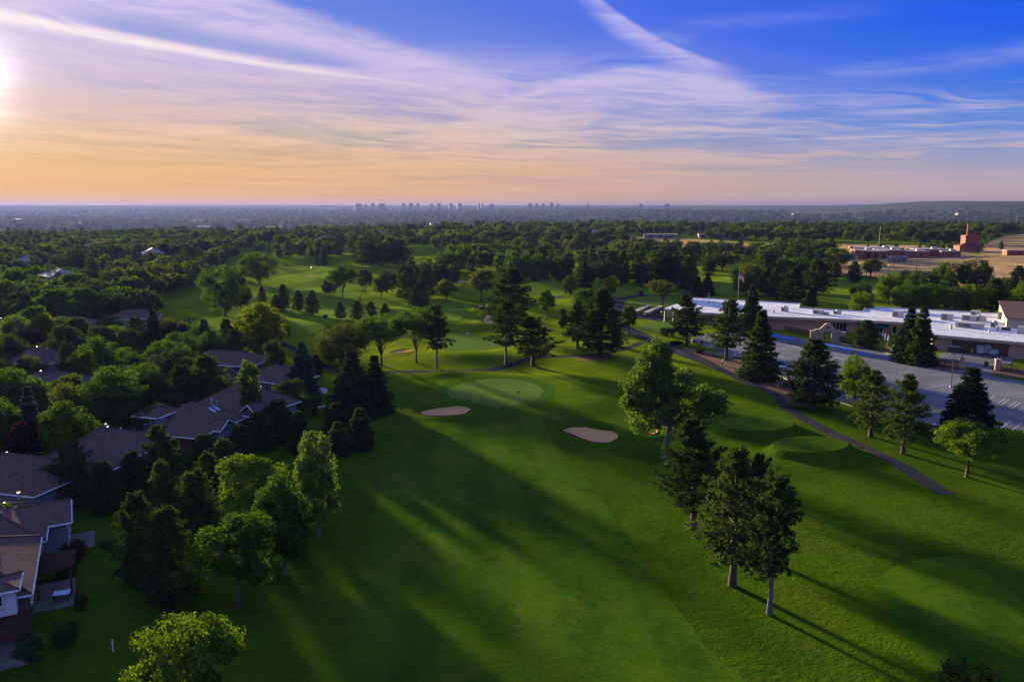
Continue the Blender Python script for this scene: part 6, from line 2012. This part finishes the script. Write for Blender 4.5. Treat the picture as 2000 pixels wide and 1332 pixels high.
    u = tag(empty('litter_bin', (x, y, hz(x, y))), 'dark round bin in the gateway of the loading bay', 'bin')
    mb = MB(); mb.cyl(0, 0, 0, 1.1, .42, .46, 12); mb.build('drum', 'black_metal', u)
    mb = MB(); mb.cyl(0, 0, 1.1, 1.35, .5, .25, 12); mb.build('lid', 'black_metal', u)
    # lamp post in the lot
    x, y = G(1857, 757)
    z = top_z(y, 690)
    u = tag(empty('lamp_post', (x, y, hz(x, y))), 'tall dark lamp post in the parking lot beside the broad spruce', 'lamp post')
    mb = MB(); mb.cyl(0, 0, 0, .5, .28, n=10); mb.build('footing', 'concrete', u)
    mb = MB(); mb.cyl(0, 0, .5, z, .10, .07, 8); mb.build('pole', 'wood_dark', u)
    mb = MB(); mb.box(-.9, .9, -.18, .18, z - .1, z + .08); mb.build('lamp_head', 'vent_dark', u)
    # flagpole
    x, y = G(1441, 592)
    z = top_z(y, 528)
    u = tag(empty('flagpole', (x, y, hz(x, y))), 'tall flagpole with a hanging striped flag behind the clubhouse', 'flagpole')
    mb = MB(); mb.cyl(0, 0, 0, z, .11, .05, 8); mb.cyl(0, 0, z, z + .25, .12, .02, 8); mb.build('pole', 'metal_grey', u)
    fl = empty('flag', (0, 0, 0)); fl.parent = u
    def cloth(name, mat, u0, u1, v0, v1):
        V, F = [], []
        nx = 7
        for i in range(nx + 1):
            uu = u0 + (u1 - u0) * i / nx
            for j in range(2):
                vv = v0 + (v1 - v0) * j
                V.append((.12 + uu * .75, .22 * math.sin(uu * 3.4 + vv * .5) , z - .5 - vv - uu * .9))
        for i in range(nx):
            F.append((2 * i, 2 * i + 1, 2 * i + 3, 2 * i + 2))
        o = mesh_obj(name, V, F, mat, fl)
        sm_ = o.modifiers.new('t', 'SOLIDIFY'); sm_.thickness = .02
    for k in range(13):
        v0 = k * .19
        if k < 7:
            cloth('stripe', 'flag_red' if k % 2 == 0 else 'flag_white', 1.0, 2.6, v0, v0 + .19)
        else:
            cloth('stripe', 'flag_red' if k % 2 == 0 else 'flag_white', 0.0, 2.6, v0, v0 + .19)
    cloth('canton', 'flag_blue', 0.0, 1.0, 0.0, 1.33)
build_clubhouse()

# ------------------------------------------------------------------ cars, golf carts, small things of the course
def wheel(parent, x, y, r, w):
    mb = MB(); mb.cyl(0, 0, -w / 2, w / 2, r, n=14)
    mb.v = [(x + a, y + c, r + b) for a, b, c in mb.v]
    t = mb.build('wheel', 'tyre', parent)
    mb = MB(); mb.cyl(0, 0, -w / 2 - .012, w / 2 + .012, r * .58, n=10)
    mb.v = [(x + a, y + c, r + b) for a, b, c in mb.v]
    mb.build('rim', 'metal_grey', t)

def car(px, py, deg, mat, label):
    x, y = G(px, py)
    u = tag(empty('parked_car', (x, y, hz(x, y) + .03), math.radians(deg)), label, 'car', 'cars at the near kerb of the parking lot')
    prof = [(-2.2, .42), (-2.2, .85), (-2.05, 1.0), (-1.55, 1.02), (-1.0, 1.47), (.55, 1.47), (1.2, 1.02), (2.0, .88), (2.22, .68), (2.22, .40)]
    def extr(name, pr, hw, mt, par, top_in=.0):
        n = len(pr)
        V = [(a, -hw + (top_in if b > 1.1 else 0), b) for a, b in pr] + [(a, hw - (top_in if b > 1.1 else 0), b) for a, b in pr]
        F = [tuple(range(n)), tuple(range(n, 2 * n))[::-1]] + [(i, n + i, n + (i + 1) % n, (i + 1) % n) for i in range(n)]
        return mesh_obj(name, V, F, mt, par)
    extr('body', prof, .88, mat, u, .16)
    gl = [(-1.42, 1.05), (-.98, 1.40), (.52, 1.40), (1.05, 1.05)]
    n = len(gl)
    for sy in (-1, 1):
        V = [(a, sy * (.885 - (.15 if b > 1.1 else 0)), b) for a, b in gl] + [(a, sy * (.86 - (.15 if b > 1.1 else 0)), b) for a, b in gl]
        mesh_obj('side_window', V, [(0, 1, 2, 3), (7, 6, 5, 4), (0, 4, 5, 1), (1, 5, 6, 2), (2, 6, 7, 3), (3, 7, 4, 0)], 'window_glass', u)
    for nm, a, b in (('windscreen', (1.16, 1.06), (.60, 1.455)), ('rear_window', (-1.50, 1.06), (-1.03, 1.455))):
        s_ = 1 if a[0] > 0 else -1
        V = [(a[0] + .02 * s_, -.74, a[1] + .02), (a[0] + .02 * s_, .74, a[1] + .02), (b[0] + .02 * s_, .66, b[1] + .02), (b[0] + .02 * s_, -.66, b[1] + .02)]
        V += [(p[0] - .04 * s_, p[1], p[2] - .03) for p in V]
        mesh_obj(nm, V, [(0, 1, 2, 3), (7, 6, 5, 4), (0, 4, 5, 1), (1, 5, 6, 2), (2, 6, 7, 3), (3, 7, 4, 0)], 'window_glass', u)
    for sx in (-1.35, 1.4):
        for sy in (-.80, .80):
            wheel(u, sx, sy, .33, .22)
    for sy in (-.62, .62):
        mb = MB(); mb.box(2.20, 2.25, sy - .18, sy + .18, .62, .76); mb.build('headlight', 'trim_white', u)
        mb = MB(); mb.box(-2.23, -2.19, sy - .15, sy + .15, .70, .88); mb.build('tail_light', 'flag_red', u)

def golf_cart(x, y, rz, label, group, roof='cart_cream', body='car_dark'):
    u = tag(empty('golf_cart', (x, y, hz(x, y) + .05), rz), label, 'golf cart', group)
    pr = [(-1.15, .35), (-1.15, .75), (-.35, .80), (-.30, .42), (.45, .42), (.60, .82), (.95, .78), (1.15, .55), (1.15, .35)]
    n = len(pr)
    V = [(a, -.58, b) for a, b in pr] + [(a, .58, b) for a, b in pr]
    mesh_obj('body', V, [tuple(range(n)), tuple(range(n, 2 * n))[::-1]] + [(i, n + i, n + (i + 1) % n, (i + 1) % n) for i in range(n)], body, u)
    mb = MB(); mb.cbox(-.55, 0, .88, .5, 1.05, .16, .04); mb.cbox(-.82, 0, 1.12, .12, 1.05, .42, .03); mb.build('seat', 'seat_black', u)
    mb = MB(); mb.cbox(-.1, 0, 1.82, 1.75, 1.22, .09, .03); mb.build('roof', roof, u)
    for sx, tx in ((-1.0, -.9), (.72, .5)):
        for sy in (-.55, .55):
            mb = MB(); mb.bar((sx, sy, .7), (tx, sy * .98, 1.79), .03); mb.build('roof_post', 'black_metal', u)
    for sx in (-.75, .78):
        for sy in (-.52, .52):
            mb = MB(); mb.cyl(0, 0, -.09, .09, .23, n=10)
            mb.v = [(sx + a, sy + c, .23 + b) for a, b, c in mb.v]
            mb.build('wheel', 'tyre', u)
    mb = MB(); mb.bar((.55, .25, .85), (.25, .25, 1.05), .02); mb.cyl(.25, .25, 1.04, 1.07, .17, n=10); mb.build('steering_wheel', 'seat_black', u)

def build_small():
    car(1520, 716, -28, 'car_dark', 'dark blue car behind the silver one by the mulch strip')
    car(1530, 727, -28, 'car_silver', 'silver car nearest to the broad pine at the parking kerb')
    car(1402, 684, -35, 'car_silver', 'silver car parked under the bare-trunked pine')
    car(1450, 700, -35, 'car_white', 'white car half hidden by the dense dark spruce')
    x0, y0 = G(1262, 619); x1, y1 = G(1290, 607)
    dv = np.array([x1 - x0, y1 - y0])
    ln = np.linalg.norm(dv); rz = math.atan2(dv[1], dv[0])
    nn = np.array([-dv[1], dv[0]]) / ln
    for k in range(9):
        p = np.array([x0, y0]) + dv * (k / 8)
        golf_cart(p[0], p[1], rz + math.pi / 2, ['first', 'second', 'third', 'fourth', 'fifth', 'sixth', 'seventh', 'eighth', 'ninth'][k] + ' golf cart from the front in the right-hand row', 'right-hand row of parked golf carts')
    for k in range(8):
        p = np.array(G(1242, 616)) + dv / ln * 1.9 * k * (ln / 16)
        golf_cart(p[0], p[1], rz + math.pi / 2, ['first', 'second', 'third', 'fourth', 'fifth', 'sixth', 'seventh', 'eighth'][k] + ' golf cart from the front in the left-hand row', 'left-hand row of parked golf carts')
    for px, py, dg, lab in ((1349, 670, 200, 'golf cart waiting under the rounded pine'), (1366, 672, 160, 'dark golf cart left of the parking lot entrance'), (1294, 619, 100, 'lone golf cart by the porch column'),
                            (606, 525, 30, 'distant dark golf cart on the far left path')):
        x, y = G(px, py)
        golf_cart(x, y, math.radians(dg), lab, 'single golf carts', 'car_dark')
    # flagsticks
    for px, py, ty, lab, c in ((1010, 790, 768, 'flagstick with a red flag on the nearest green', 'flag_red'), (912, 662, 649, 'flagstick with a white flag on the far green', 'flag_white')):
        x, y = G(px, py)
        z0 = hz(x, y); h = 2.2
        u = tag(empty('flagstick', (x, y, z0)), lab, 'flagstick', 'flagsticks on the greens')
        mb = MB(); mb.cyl(0, 0, 0, h, .03, .02, 6); mb.build('pole', 'trim_white', u)
        V = [(0.02, 0, h - .05), (.50, .06, h - .12), (.48, -.03, h - .42), (.02, 0, h - .45)]
        o = mesh_obj('flag', V, [(0, 1, 2, 3)], c, u); sm_ = o.modifiers.new('t', 'SOLIDIFY'); sm_.thickness = .015
        mb = MB(); mb.cyl(0, 0, 0, .06, .07, n=10); mb.build('cup', 'trim_white', u)
    # golf bag left on the path
    x, y = G(1408, 714)
    u = tag(empty('golf_bag', (x, y, hz(x, y)), .6), 'dark golf bag standing by the cart path on the mulch strip', 'golf bag')
    mb = MB(); mb.cyl(0, 0, .1, 1.0, .16, .19, 10); mb.v = [(a + b_ * .0 + c * .25, b_, c) for a, b_, c in mb.v]; mb.build('bag', 'seat_black', u)
    mb = MB()
    for k in range(5):
        mb.bar((.24 + .03 * k, .06 * (k - 2), .95), (.42 + .03 * k, .08 * (k - 2), 1.45), .018)
    mb.build('clubs', 'trim_white', u)
    mb = MB(); mb.bar((.2, .12, .85), (.75, .3, 0), .02); mb.bar((.2, -.12, .85), (.75, -.3, 0), .02); mb.build('stand_legs', 'black_metal', u)
    # green utility box on the far fairway, starter hut, tee sign
    x, y = G(636, 622)
    u = tag(empty('utility_box', (x, y, hz(x, y))), 'green utility box on the lawn below the small pines', 'utility box')
    mb = MB(); mb.cbox(0, 0, .65, 1.4, 1.0, 1.3, .05); mb.build('cabinet', 'awning_green', u)
    mb = MB(); mb.cbox(0, 0, 1.33, 1.5, 1.1, .08); mb.build('lid', 'awning_green', u)
    x, y = G(1252, 577)
    u = tag(empty('notice_stand', (x, y, hz(x, y))), 'dark boxy stand beside the path loop', 'stand')
    mb = MB(); mb.box(-.9, .9, -.35, .35, .2, 2.3); mb.build('cabinet', 'black_metal', u)
    mb = MB(); mb.box(-1.1, 1.1, -.5, .5, 2.3, 2.45); mb.build('roof', 'vent_dark', u)
    mb = MB(); mb.box(-.95, -.7, -.38, .38, 0, .2); mb.box(.7, .95, -.38, .38, 0, .2); mb.build('feet', 'black_metal', u)
    for px, py, lab in ((1282, 664, 'short dark post where the two cart paths meet'), (1303, 684, 'short dark post at the head of the mulch strip'), (1548, 784, 'white marker post beside the cart path bend'), (221, 1270, 'white marker stake on the dark lawn')):
        x, y = G(px, py)
        mt = 'trim_white' if 'white' in lab else 'black_metal'
        u = tag(empty('marker_post', (x, y, hz(x, y))), lab, 'post', 'marker posts')
        mb = MB(); mb.cyl(0, 0, 0, 1.0, .06, .05, 8); mb.build('shaft', mt, u)
        mb = MB(); mb.cyl(0, 0, 1.0, 1.12, .09, .05, 8); mb.build('cap', mt, u)
    # garden furniture
    x, y = G(122, 1172)
    u = tag(empty('garden_table', (x, y, hz(x, y) + .12), .3), 'white garden table on the terrace of the nearest house', 'table')
    mb = MB(); mb.cbox(0, 0, .74, 1.5, 1.0, .06, .02); mb.build('tabletop', 'chair_white', u)
    for sx in (-.65, .65):
        for sy in (-.42, .42):
            mb = MB(); mb.box(sx - .04, sx + .04, sy - .04, sy + .04, 0, .71); mb.build('leg', 'wood_dark', u)
    for px, py, dg, lab in ((622, 798, 10, 'blue-white lounge chair on the lawn by the dark spruces'), (634, 796, 60, 'second blue-white lounge chair beside the first')):
        x, y = G(px, py)
        u = tag(empty('lounge_chair', (x, y, hz(x, y)), math.radians(dg)), lab, 'chair', 'lounge chairs on the lawn')
        mb = MB(); mb.cbox(0, 0, .36, 1.3, .65, .08, .02); mb.build('seat', 'chair_white', u)
        mb = MB(); mb.add([(-.65, -.32, .36), (-.65, .32, .36), (-1.15, .32, .95), (-1.15, -.32, .95), (-.60, -.32, .30), (-.60, .32, .30), (-1.10, .32, .90), (-1.10, -.32, .90)],
                          [(0, 1, 2, 3), (7, 6, 5, 4), (0, 4, 5, 1), (1, 5, 6, 2), (2, 6, 7, 3), (3, 7, 4, 0)]); mb.build('backrest', 'chair_white', u)
        for sx in (-.55, .55):
            for sy in (-.28, .28):
                mb = MB(); mb.box(sx - .03, sx + .03, sy - .03, sy + .03, 0, .32); mb.build('leg', 'metal_grey', u)
build_small()

# ------------------------------------------------------------------ school, far houses, skyline
def build_far():
    def bx(px, py, rz):
        x, y = G(px, py)
        return x, y, hz(x, y), rz
    # brick school: stepped wings, pale roofs
    x, y, z, rz = bx(1752, 500, 0.0)
    u = tag(empty('school', (x, y, z), math.radians(-12)), 'long low red brick school with pale flat roofs', 'school')
    sc = 610 / 1500
    wings = [(a * .62, b * .8, c * .62, e * .8, h * .74) for a, b, c, e, h in [(-42, -6, 26, 22, 6.0), (-14, -10, 30, 24, 6.6), (14, -14, 30, 22, 5.8), (-20, 20, 60, 26, 7.2), (40, 14, 40, 26, 6.6), (58, -4, 22, 16, 5.6)]]
    for i, (cx, cy_, w, dpt, h) in enumerate(wings):
        mb = MB(); mb.box(cx - w / 2, cx + w / 2, cy_ - dpt / 2, cy_ + dpt / 2, -.5, h); wo = mb.build('wing', 'school_brick', u)
        mb = MB(); mb.box(cx - w / 2 - .3, cx + w / 2 + .3, cy_ - dpt / 2 - .3, cy_ + dpt / 2 + .3, h, h + .5); mb.build('roof', 'school_roof', wo)
        for k in range(int(w // 5)):
            xx = cx - w / 2 + 2.5 + k * 5
            mb = MB(); mb.box(xx - .7, xx + .7, cy_ - dpt / 2 - .06, cy_ - dpt / 2 + .02, 1.0, 3.2); mb.build('window', 'far_wall' if k % 3 == 0 else 'window_glass', wo)
        mb = MB(); mb.cbox(cx + w * .2, cy_, h + 1.1, 4, 3, 1.2); mb.build('roof_unit', 'hvac_beige', wo)
    x, y, z, rz = bx(1893, 492, 0.0)
    u = tag(empty('brick_tower_house', (x, y, z), math.radians(-6)), 'square red brick building with a hip roof and a tall chimney', 'building')
    k = y / 1500
    wall_block(u, 27 * k, 20 * k, 30 * k + .3, mat='school_brick'); hip_roof(u, 27 * k, 20 * k, 28 * k, .5, .5, mat='school_roof_red', trim=False)
    wall_block(u, 42 * k, 26 * k, 11 * k + .3, -7 * k, -9 * k, mat='school_brick'); hip_roof(u, 42 * k, 26 * k, 10 * k, .4, .5, cx=-7 * k, cy_=-9 * k, mat='school_roof_red', trim=False, name='lower_roof')
    mb = MB(); mb.cyl(-6 * k, 0, 26 * k, 50 * k, 2.6 * k, 2.0 * k, 10); ch = mb.build('chimney', 'school_brick', u)
    mb = MB(); mb.cyl(-6 * k, 0, 50 * k, 51 * k, 2.5 * k, 2.5 * k, 10); mb.build('chimney_cap', 'far_wall', ch)
    for q in (-8, 0, 8):
        mb = MB(); mb.box(q * k - 1.2, q * k + 1.2, -22.2 * k, -21.9 * k, 2, 7 * k); mb.build('window', 'window_glass', u)
    for px, py, w, dpt, h, rm, lab in ((1985, 499, 18, 8, 3.6, 'school_roof', 'red brick wing at the right edge beyond the tan field'), (1705, 506, 18, 12, 6, 'school_roof', 'low brick annex in front of the school'),
                                       (1752, 513, 11, 6, 4, 'far_wall', 'pale site trailer standing in the tan field'), (1645, 508, 16, 10, 4, 'school_roof', 'pale shed left of the school annex'),
                                       (1290, 466, 40, 14, 5, 'school_roof', 'long pale building before the far wood'), (1420, 467, 44, 16, 6, 'school_roof', 'low grey buildings beside the brown field'),
                                       (1385, 466, 26, 14, 5, 'school_roof', 'dark low building left of the grey one by the far wood')):
        x, y, z, rz = bx(px, py, 0)
        u = tag(empty('low_building', (x, y, z), math.radians(-8)), lab, 'building', 'low buildings beyond the course')
        mb = MB(); mb.box(-w / 2, w / 2, -dpt / 2, dpt / 2, -.5, h); mb.build('wall', 'school_brick' if 'brick' in lab else 'far_wall', u)
        mb = MB(); mb.box(-w / 2 - .4, w / 2 + .4, -dpt / 2 - .4, dpt / 2 + .4, h, h + .5); mb.build('roof', rm, u)
        for q in range(3):
            xx = (q - 1) * w * .3
            mb = MB(); mb.box(xx - w * .07, xx + w * .07, -dpt / 2 - .08, -dpt / 2 + .02, 1.2, h - 1.2); mb.build('window', 'window_glass', u)
    x, y, z, rz = bx(1722, 521, 0)
    u = tag(empty('digger', (x, y, z), .4), 'small yellow building machine parked in the tan field', 'machine')
    mb = MB(); mb.box(-3, 3, -1.2, 1.2, .9, 2.2); mb.build('body', 'machine_yellow', u)
    mb = MB(); mb.box(-1.8, .2, -1.0, 1.0, 2.2, 3.4); mb.build('cab', 'window_glass', u)
    for sy in (-1.2, 1.2):
        mb = MB(); mb.cbox(0, sy, .5, 5.6, .6, .95, .2); mb.build('track', 'tyre', u)
    mb = MB(); mb.bar((2.6, 0, 2.0), (5.0, 0, 3.4), .25); mb.bar((5.0, 0, 3.4), (6.4, 0, 1.0), .2); mb.box(6.0, 7.0, -.7, .7, .3, 1.2); mb.build('digging_arm', 'machine_yellow', u)
    # poles
    for px, by, ty, lab in ((1745, 526, 503, 'utility pole left in the tan field'), (1789, 538, 508, 'utility pole in the middle of the tan field'), (1926, 545, 508, 'utility pole at the right of the tan field'),
                            (1716, 488, 441, 'tall thin mast behind the school')):
        x, y, z, rz = bx(px, by, 0)
        h = top_z(y, ty) - z
        u = tag(empty('utility_pole', (x, y, z)), lab, 'utility pole', 'poles round the tan field')
        mb = MB(); mb.cyl(0, 0, 0, h, .24, .14, 8); mb.build('pole', 'metal_grey' if 'mast' in lab else 'wood_dark', u)
        mb = MB(); mb.box(-1.2, 1.2, -.1, .1, h - 1.0, h - .8); mb.build('crossarm', 'wood_dark', u)
    for i, (px, by, ty) in enumerate(((1836, 500, 487), (1867, 500, 486), (1880, 502, 485), (1924, 500, 486), (1962, 502, 490))):
        x, y, z, rz = bx(px, by, 0)
        h = top_z(y, ty) - z
        u = tag(empty('street_lamp', (x, y, z)), ['first', 'second', 'third', 'fourth', 'fifth'][i] + ' pale street lamp from the left beside the brick tower', 'street lamp', 'street lamps by the school')
        mb = MB(); mb.cyl(0, 0, 0, h, .16, .1, 6); mb.build('pole', 'far_wall', u)
        mb = MB(); mb.box(-.1, 1.4, -.15, .15, h - .15, h + .1); mb.build('lamp_head', 'far_wall', u)
    # ball fence behind the lone pine
    q = [np.array(G(*p)) for p in ((1625, 541), (1700, 547), (1780, 556))]
    f = tag(empty('ball_fence', (*q[0], hz(*q[0]))), 'low ball fence with dark posts between the course and the tan field', 'fence')
    o = q[0]
    rails = MB()
    for a, b in zip(q[:-1], q[1:]):
        kk = 9
        for i in range(kk + 1):
            p = a + (b - a) * i / kk - o
            mb = MB(); mb.box(p[0] - .12, p[0] + .12, p[1] - .12, p[1] + .12, -.5, 2.6); mb.build('post', 'black_metal', f)
        for zz in (.6, 1.5, 2.4):
            rails.bar((*(a - o), zz), (*(b - o), zz), .07)
    rails.build('rail', 'black_metal', f)
    # skyline on the horizon
    R0 = 9000.0
    sky = [(695, 4, 3, 3), (702, 9, 5, 4), (714, 4, 3, 3), (728, 6, 7, 6), (746, 11, 5, 5), (788, 6, 8, 5), (803, 7, 7, 7), (816, 5, 8, 7), (843, 5, 4, 4), (857, 7, 7, 7), (880, 8, 5, 5),
           (897, 9, 6, 6), (935, 4, 5, 5), (941, 4, 5, 5), (960, 9, 3, 4), (1036, 8, 6, 5), (1048, 6, 5, 6), (1061, 5, 6, 7), (1078, 6, 11, 10), (1090, 4, 4, 4), (1148, 4, 4, 3), (1252, 6, 3, 3), (1303, 9, 3, 3)]
    words = ['first', 'second', 'third', 'fourth', 'fifth', 'sixth', 'seventh', 'eighth', 'ninth', 'tenth', 'eleventh', 'twelfth', 'thirteenth', 'fourteenth', 'fifteenth', 'sixteenth', 'seventeenth', 'eighteenth', 'nineteenth', 'twentieth', 'twenty-first', 'twenty-second', 'twenty-third']
    for i, (px, w, h, _) in enumerate(sky):
        d = ray(px, 400)
        rr = R0 / math.hypot(d[0], d[1])
        x, y = d[0] * rr, d[1] * rr
        z = hz(x, y)
        kx = R0 / 1500
        lab = 'tallest pale tower of the skyline on the horizon' if px == 1078 else words[i] + ' block from the left in the skyline on the horizon'
        u = tag(empty('tower_block', (x, y, z), math.radians(20 + 37 * i % 40)), lab, 'tower block', 'skyline on the horizon')
        ww = w * kx * .95
        top = 40 - z + h * kx * .30
        mb = MB(); mb.box(-ww / 2, ww / 2, -ww * .3, ww * .3, -5, top); mb.build('shaft', 'far_wall', u)
        mb = MB(); mb.box(-ww / 4, ww / 4, -ww * .15, ww * .15, top, top + 4); mb.build('roof_block', 'far_wall', u)
    # church-like mast in the wood
    x, y, z, rz = bx(1016, 440, 0)
    h = top_z(y, 416) - z
    u = tag(empty('lattice_mast', (x, y, z)), 'dark lattice mast rising out of the far wood', 'mast')
    mb = MB()
    for sx, sy in ((-1, -1), (1, -1), (1, 1), (-1, 1)):
        mb.bar((sx * 2.5, sy * 2.5, 0), (sx * .6, sy * .6, h * .8), .5)
    mb.build('legs', 'vent_dark', u)
    mb = MB(); mb.cyl(0, 0, h * .8, h, .6, .2, 6); mb.build('spire', 'vent_dark', u)
    # bright sheds and town specks in the valley
    rs = np.random.default_rng(21)
    for i in range(34):
        a = rs.uniform(-.62, .62) if i < 18 else rs.uniform(-.62, -.2)
        r_ = rs.uniform(2900, 7500)
        x, y = r_ * math.sin(a), r_ * math.cos(a)
        z = hz(x, y)
        u = tag(empty('valley_shed', (x, y, z), rs.uniform(-.3, .3)), 'small pale building far off in the hazy valley', 'building', 'pale buildings in the valley')
        w, dpt, h = rs.uniform(25, 90), rs.uniform(20, 40), rs.uniform(12, 26)
        mb = MB(); mb.box(-w / 2, w / 2, -dpt / 2, dpt / 2, -6, h); mb.build('wall', 'far_wall', u)
        mb = MB(); mb.box(-w / 2 - 1, w / 2 + 1, -dpt / 2 - 1, dpt / 2 + 1, h, h + 1.5); mb.build('roof', 'school_roof', u)
    # single roofs peeping out of the far wood
    for i, (px, py, lab) in enumerate(((738, 472, 'pale roof peeping out of the far wood left of centre'), (822, 452, 'bluish roof in the far wood'), (985, 458, 'pale roof in the middle of the far wood'),
                                       (1160, 470, 'bluish roof in the far wood right of centre'), (640, 486, 'pale roof beyond the left fairway'), (190, 500, 'pale roof in the left canopy'), (60, 540, 'brown roof deep in the left canopy near the edge'), (300, 520, 'grey roof in the left canopy nearer the fairways'), (120, 575, 'roof in the left canopy above the estate'), (380, 500, 'pale roof where the left canopy meets the far wood'),
                                       (1912, 452, 'pale roof on the wooded slope at the right'))):
        x, y, z, rz = bx(px, py, 0)
        u = tag(empty('far_house', (x, y, z), .3 * i), lab, 'house', 'roofs in the far wood')
        wall_block(u, 18, 12, 9.0, mat='stucco_pale'); hip_roof(u, 18, 12, 9.0, .45, .6, mat='school_roof', trim=False)
build_far()

# ------------------------------------------------------------------ the air
def build_haze():
    x, y0, y1, z0, z1 = 15000, -2000, 17500, -80, 84
    v = [(-x, y0, z0), (x, y0, z0), (x, y1, z0), (-x, y1, z0), (-x, y0, z1), (x, y0, z1), (x, y1, z1), (-x, y1, z1)]
    f = [(3, 2, 1, 0), (4, 5, 6, 7), (0, 1, 5, 4), (1, 2, 6, 5), (2, 3, 7, 6), (3, 0, 4, 7)]
    m = bpy.data.materials.new('haze_air'); m.use_nodes = True
    nt = m.node_tree; nt.nodes.clear()
    out = nt.nodes.new('ShaderNodeOutputMaterial')
    pv = nt.nodes.new('ShaderNodeVolumePrincipled')
    pv.inputs['Color'].default_value = (.085, .105, .30, 1)
    pv.inputs['Density'].default_value = 6.0e-5
    pv.inputs['Anisotropy'].default_value = 0.35
    nt.links.new(pv.outputs[0], out.inputs['Volume'])
    o = mesh_obj('haze', v, f, m)
    tag(o, 'pale evening haze over the whole landscape', kind='stuff')
build_haze()
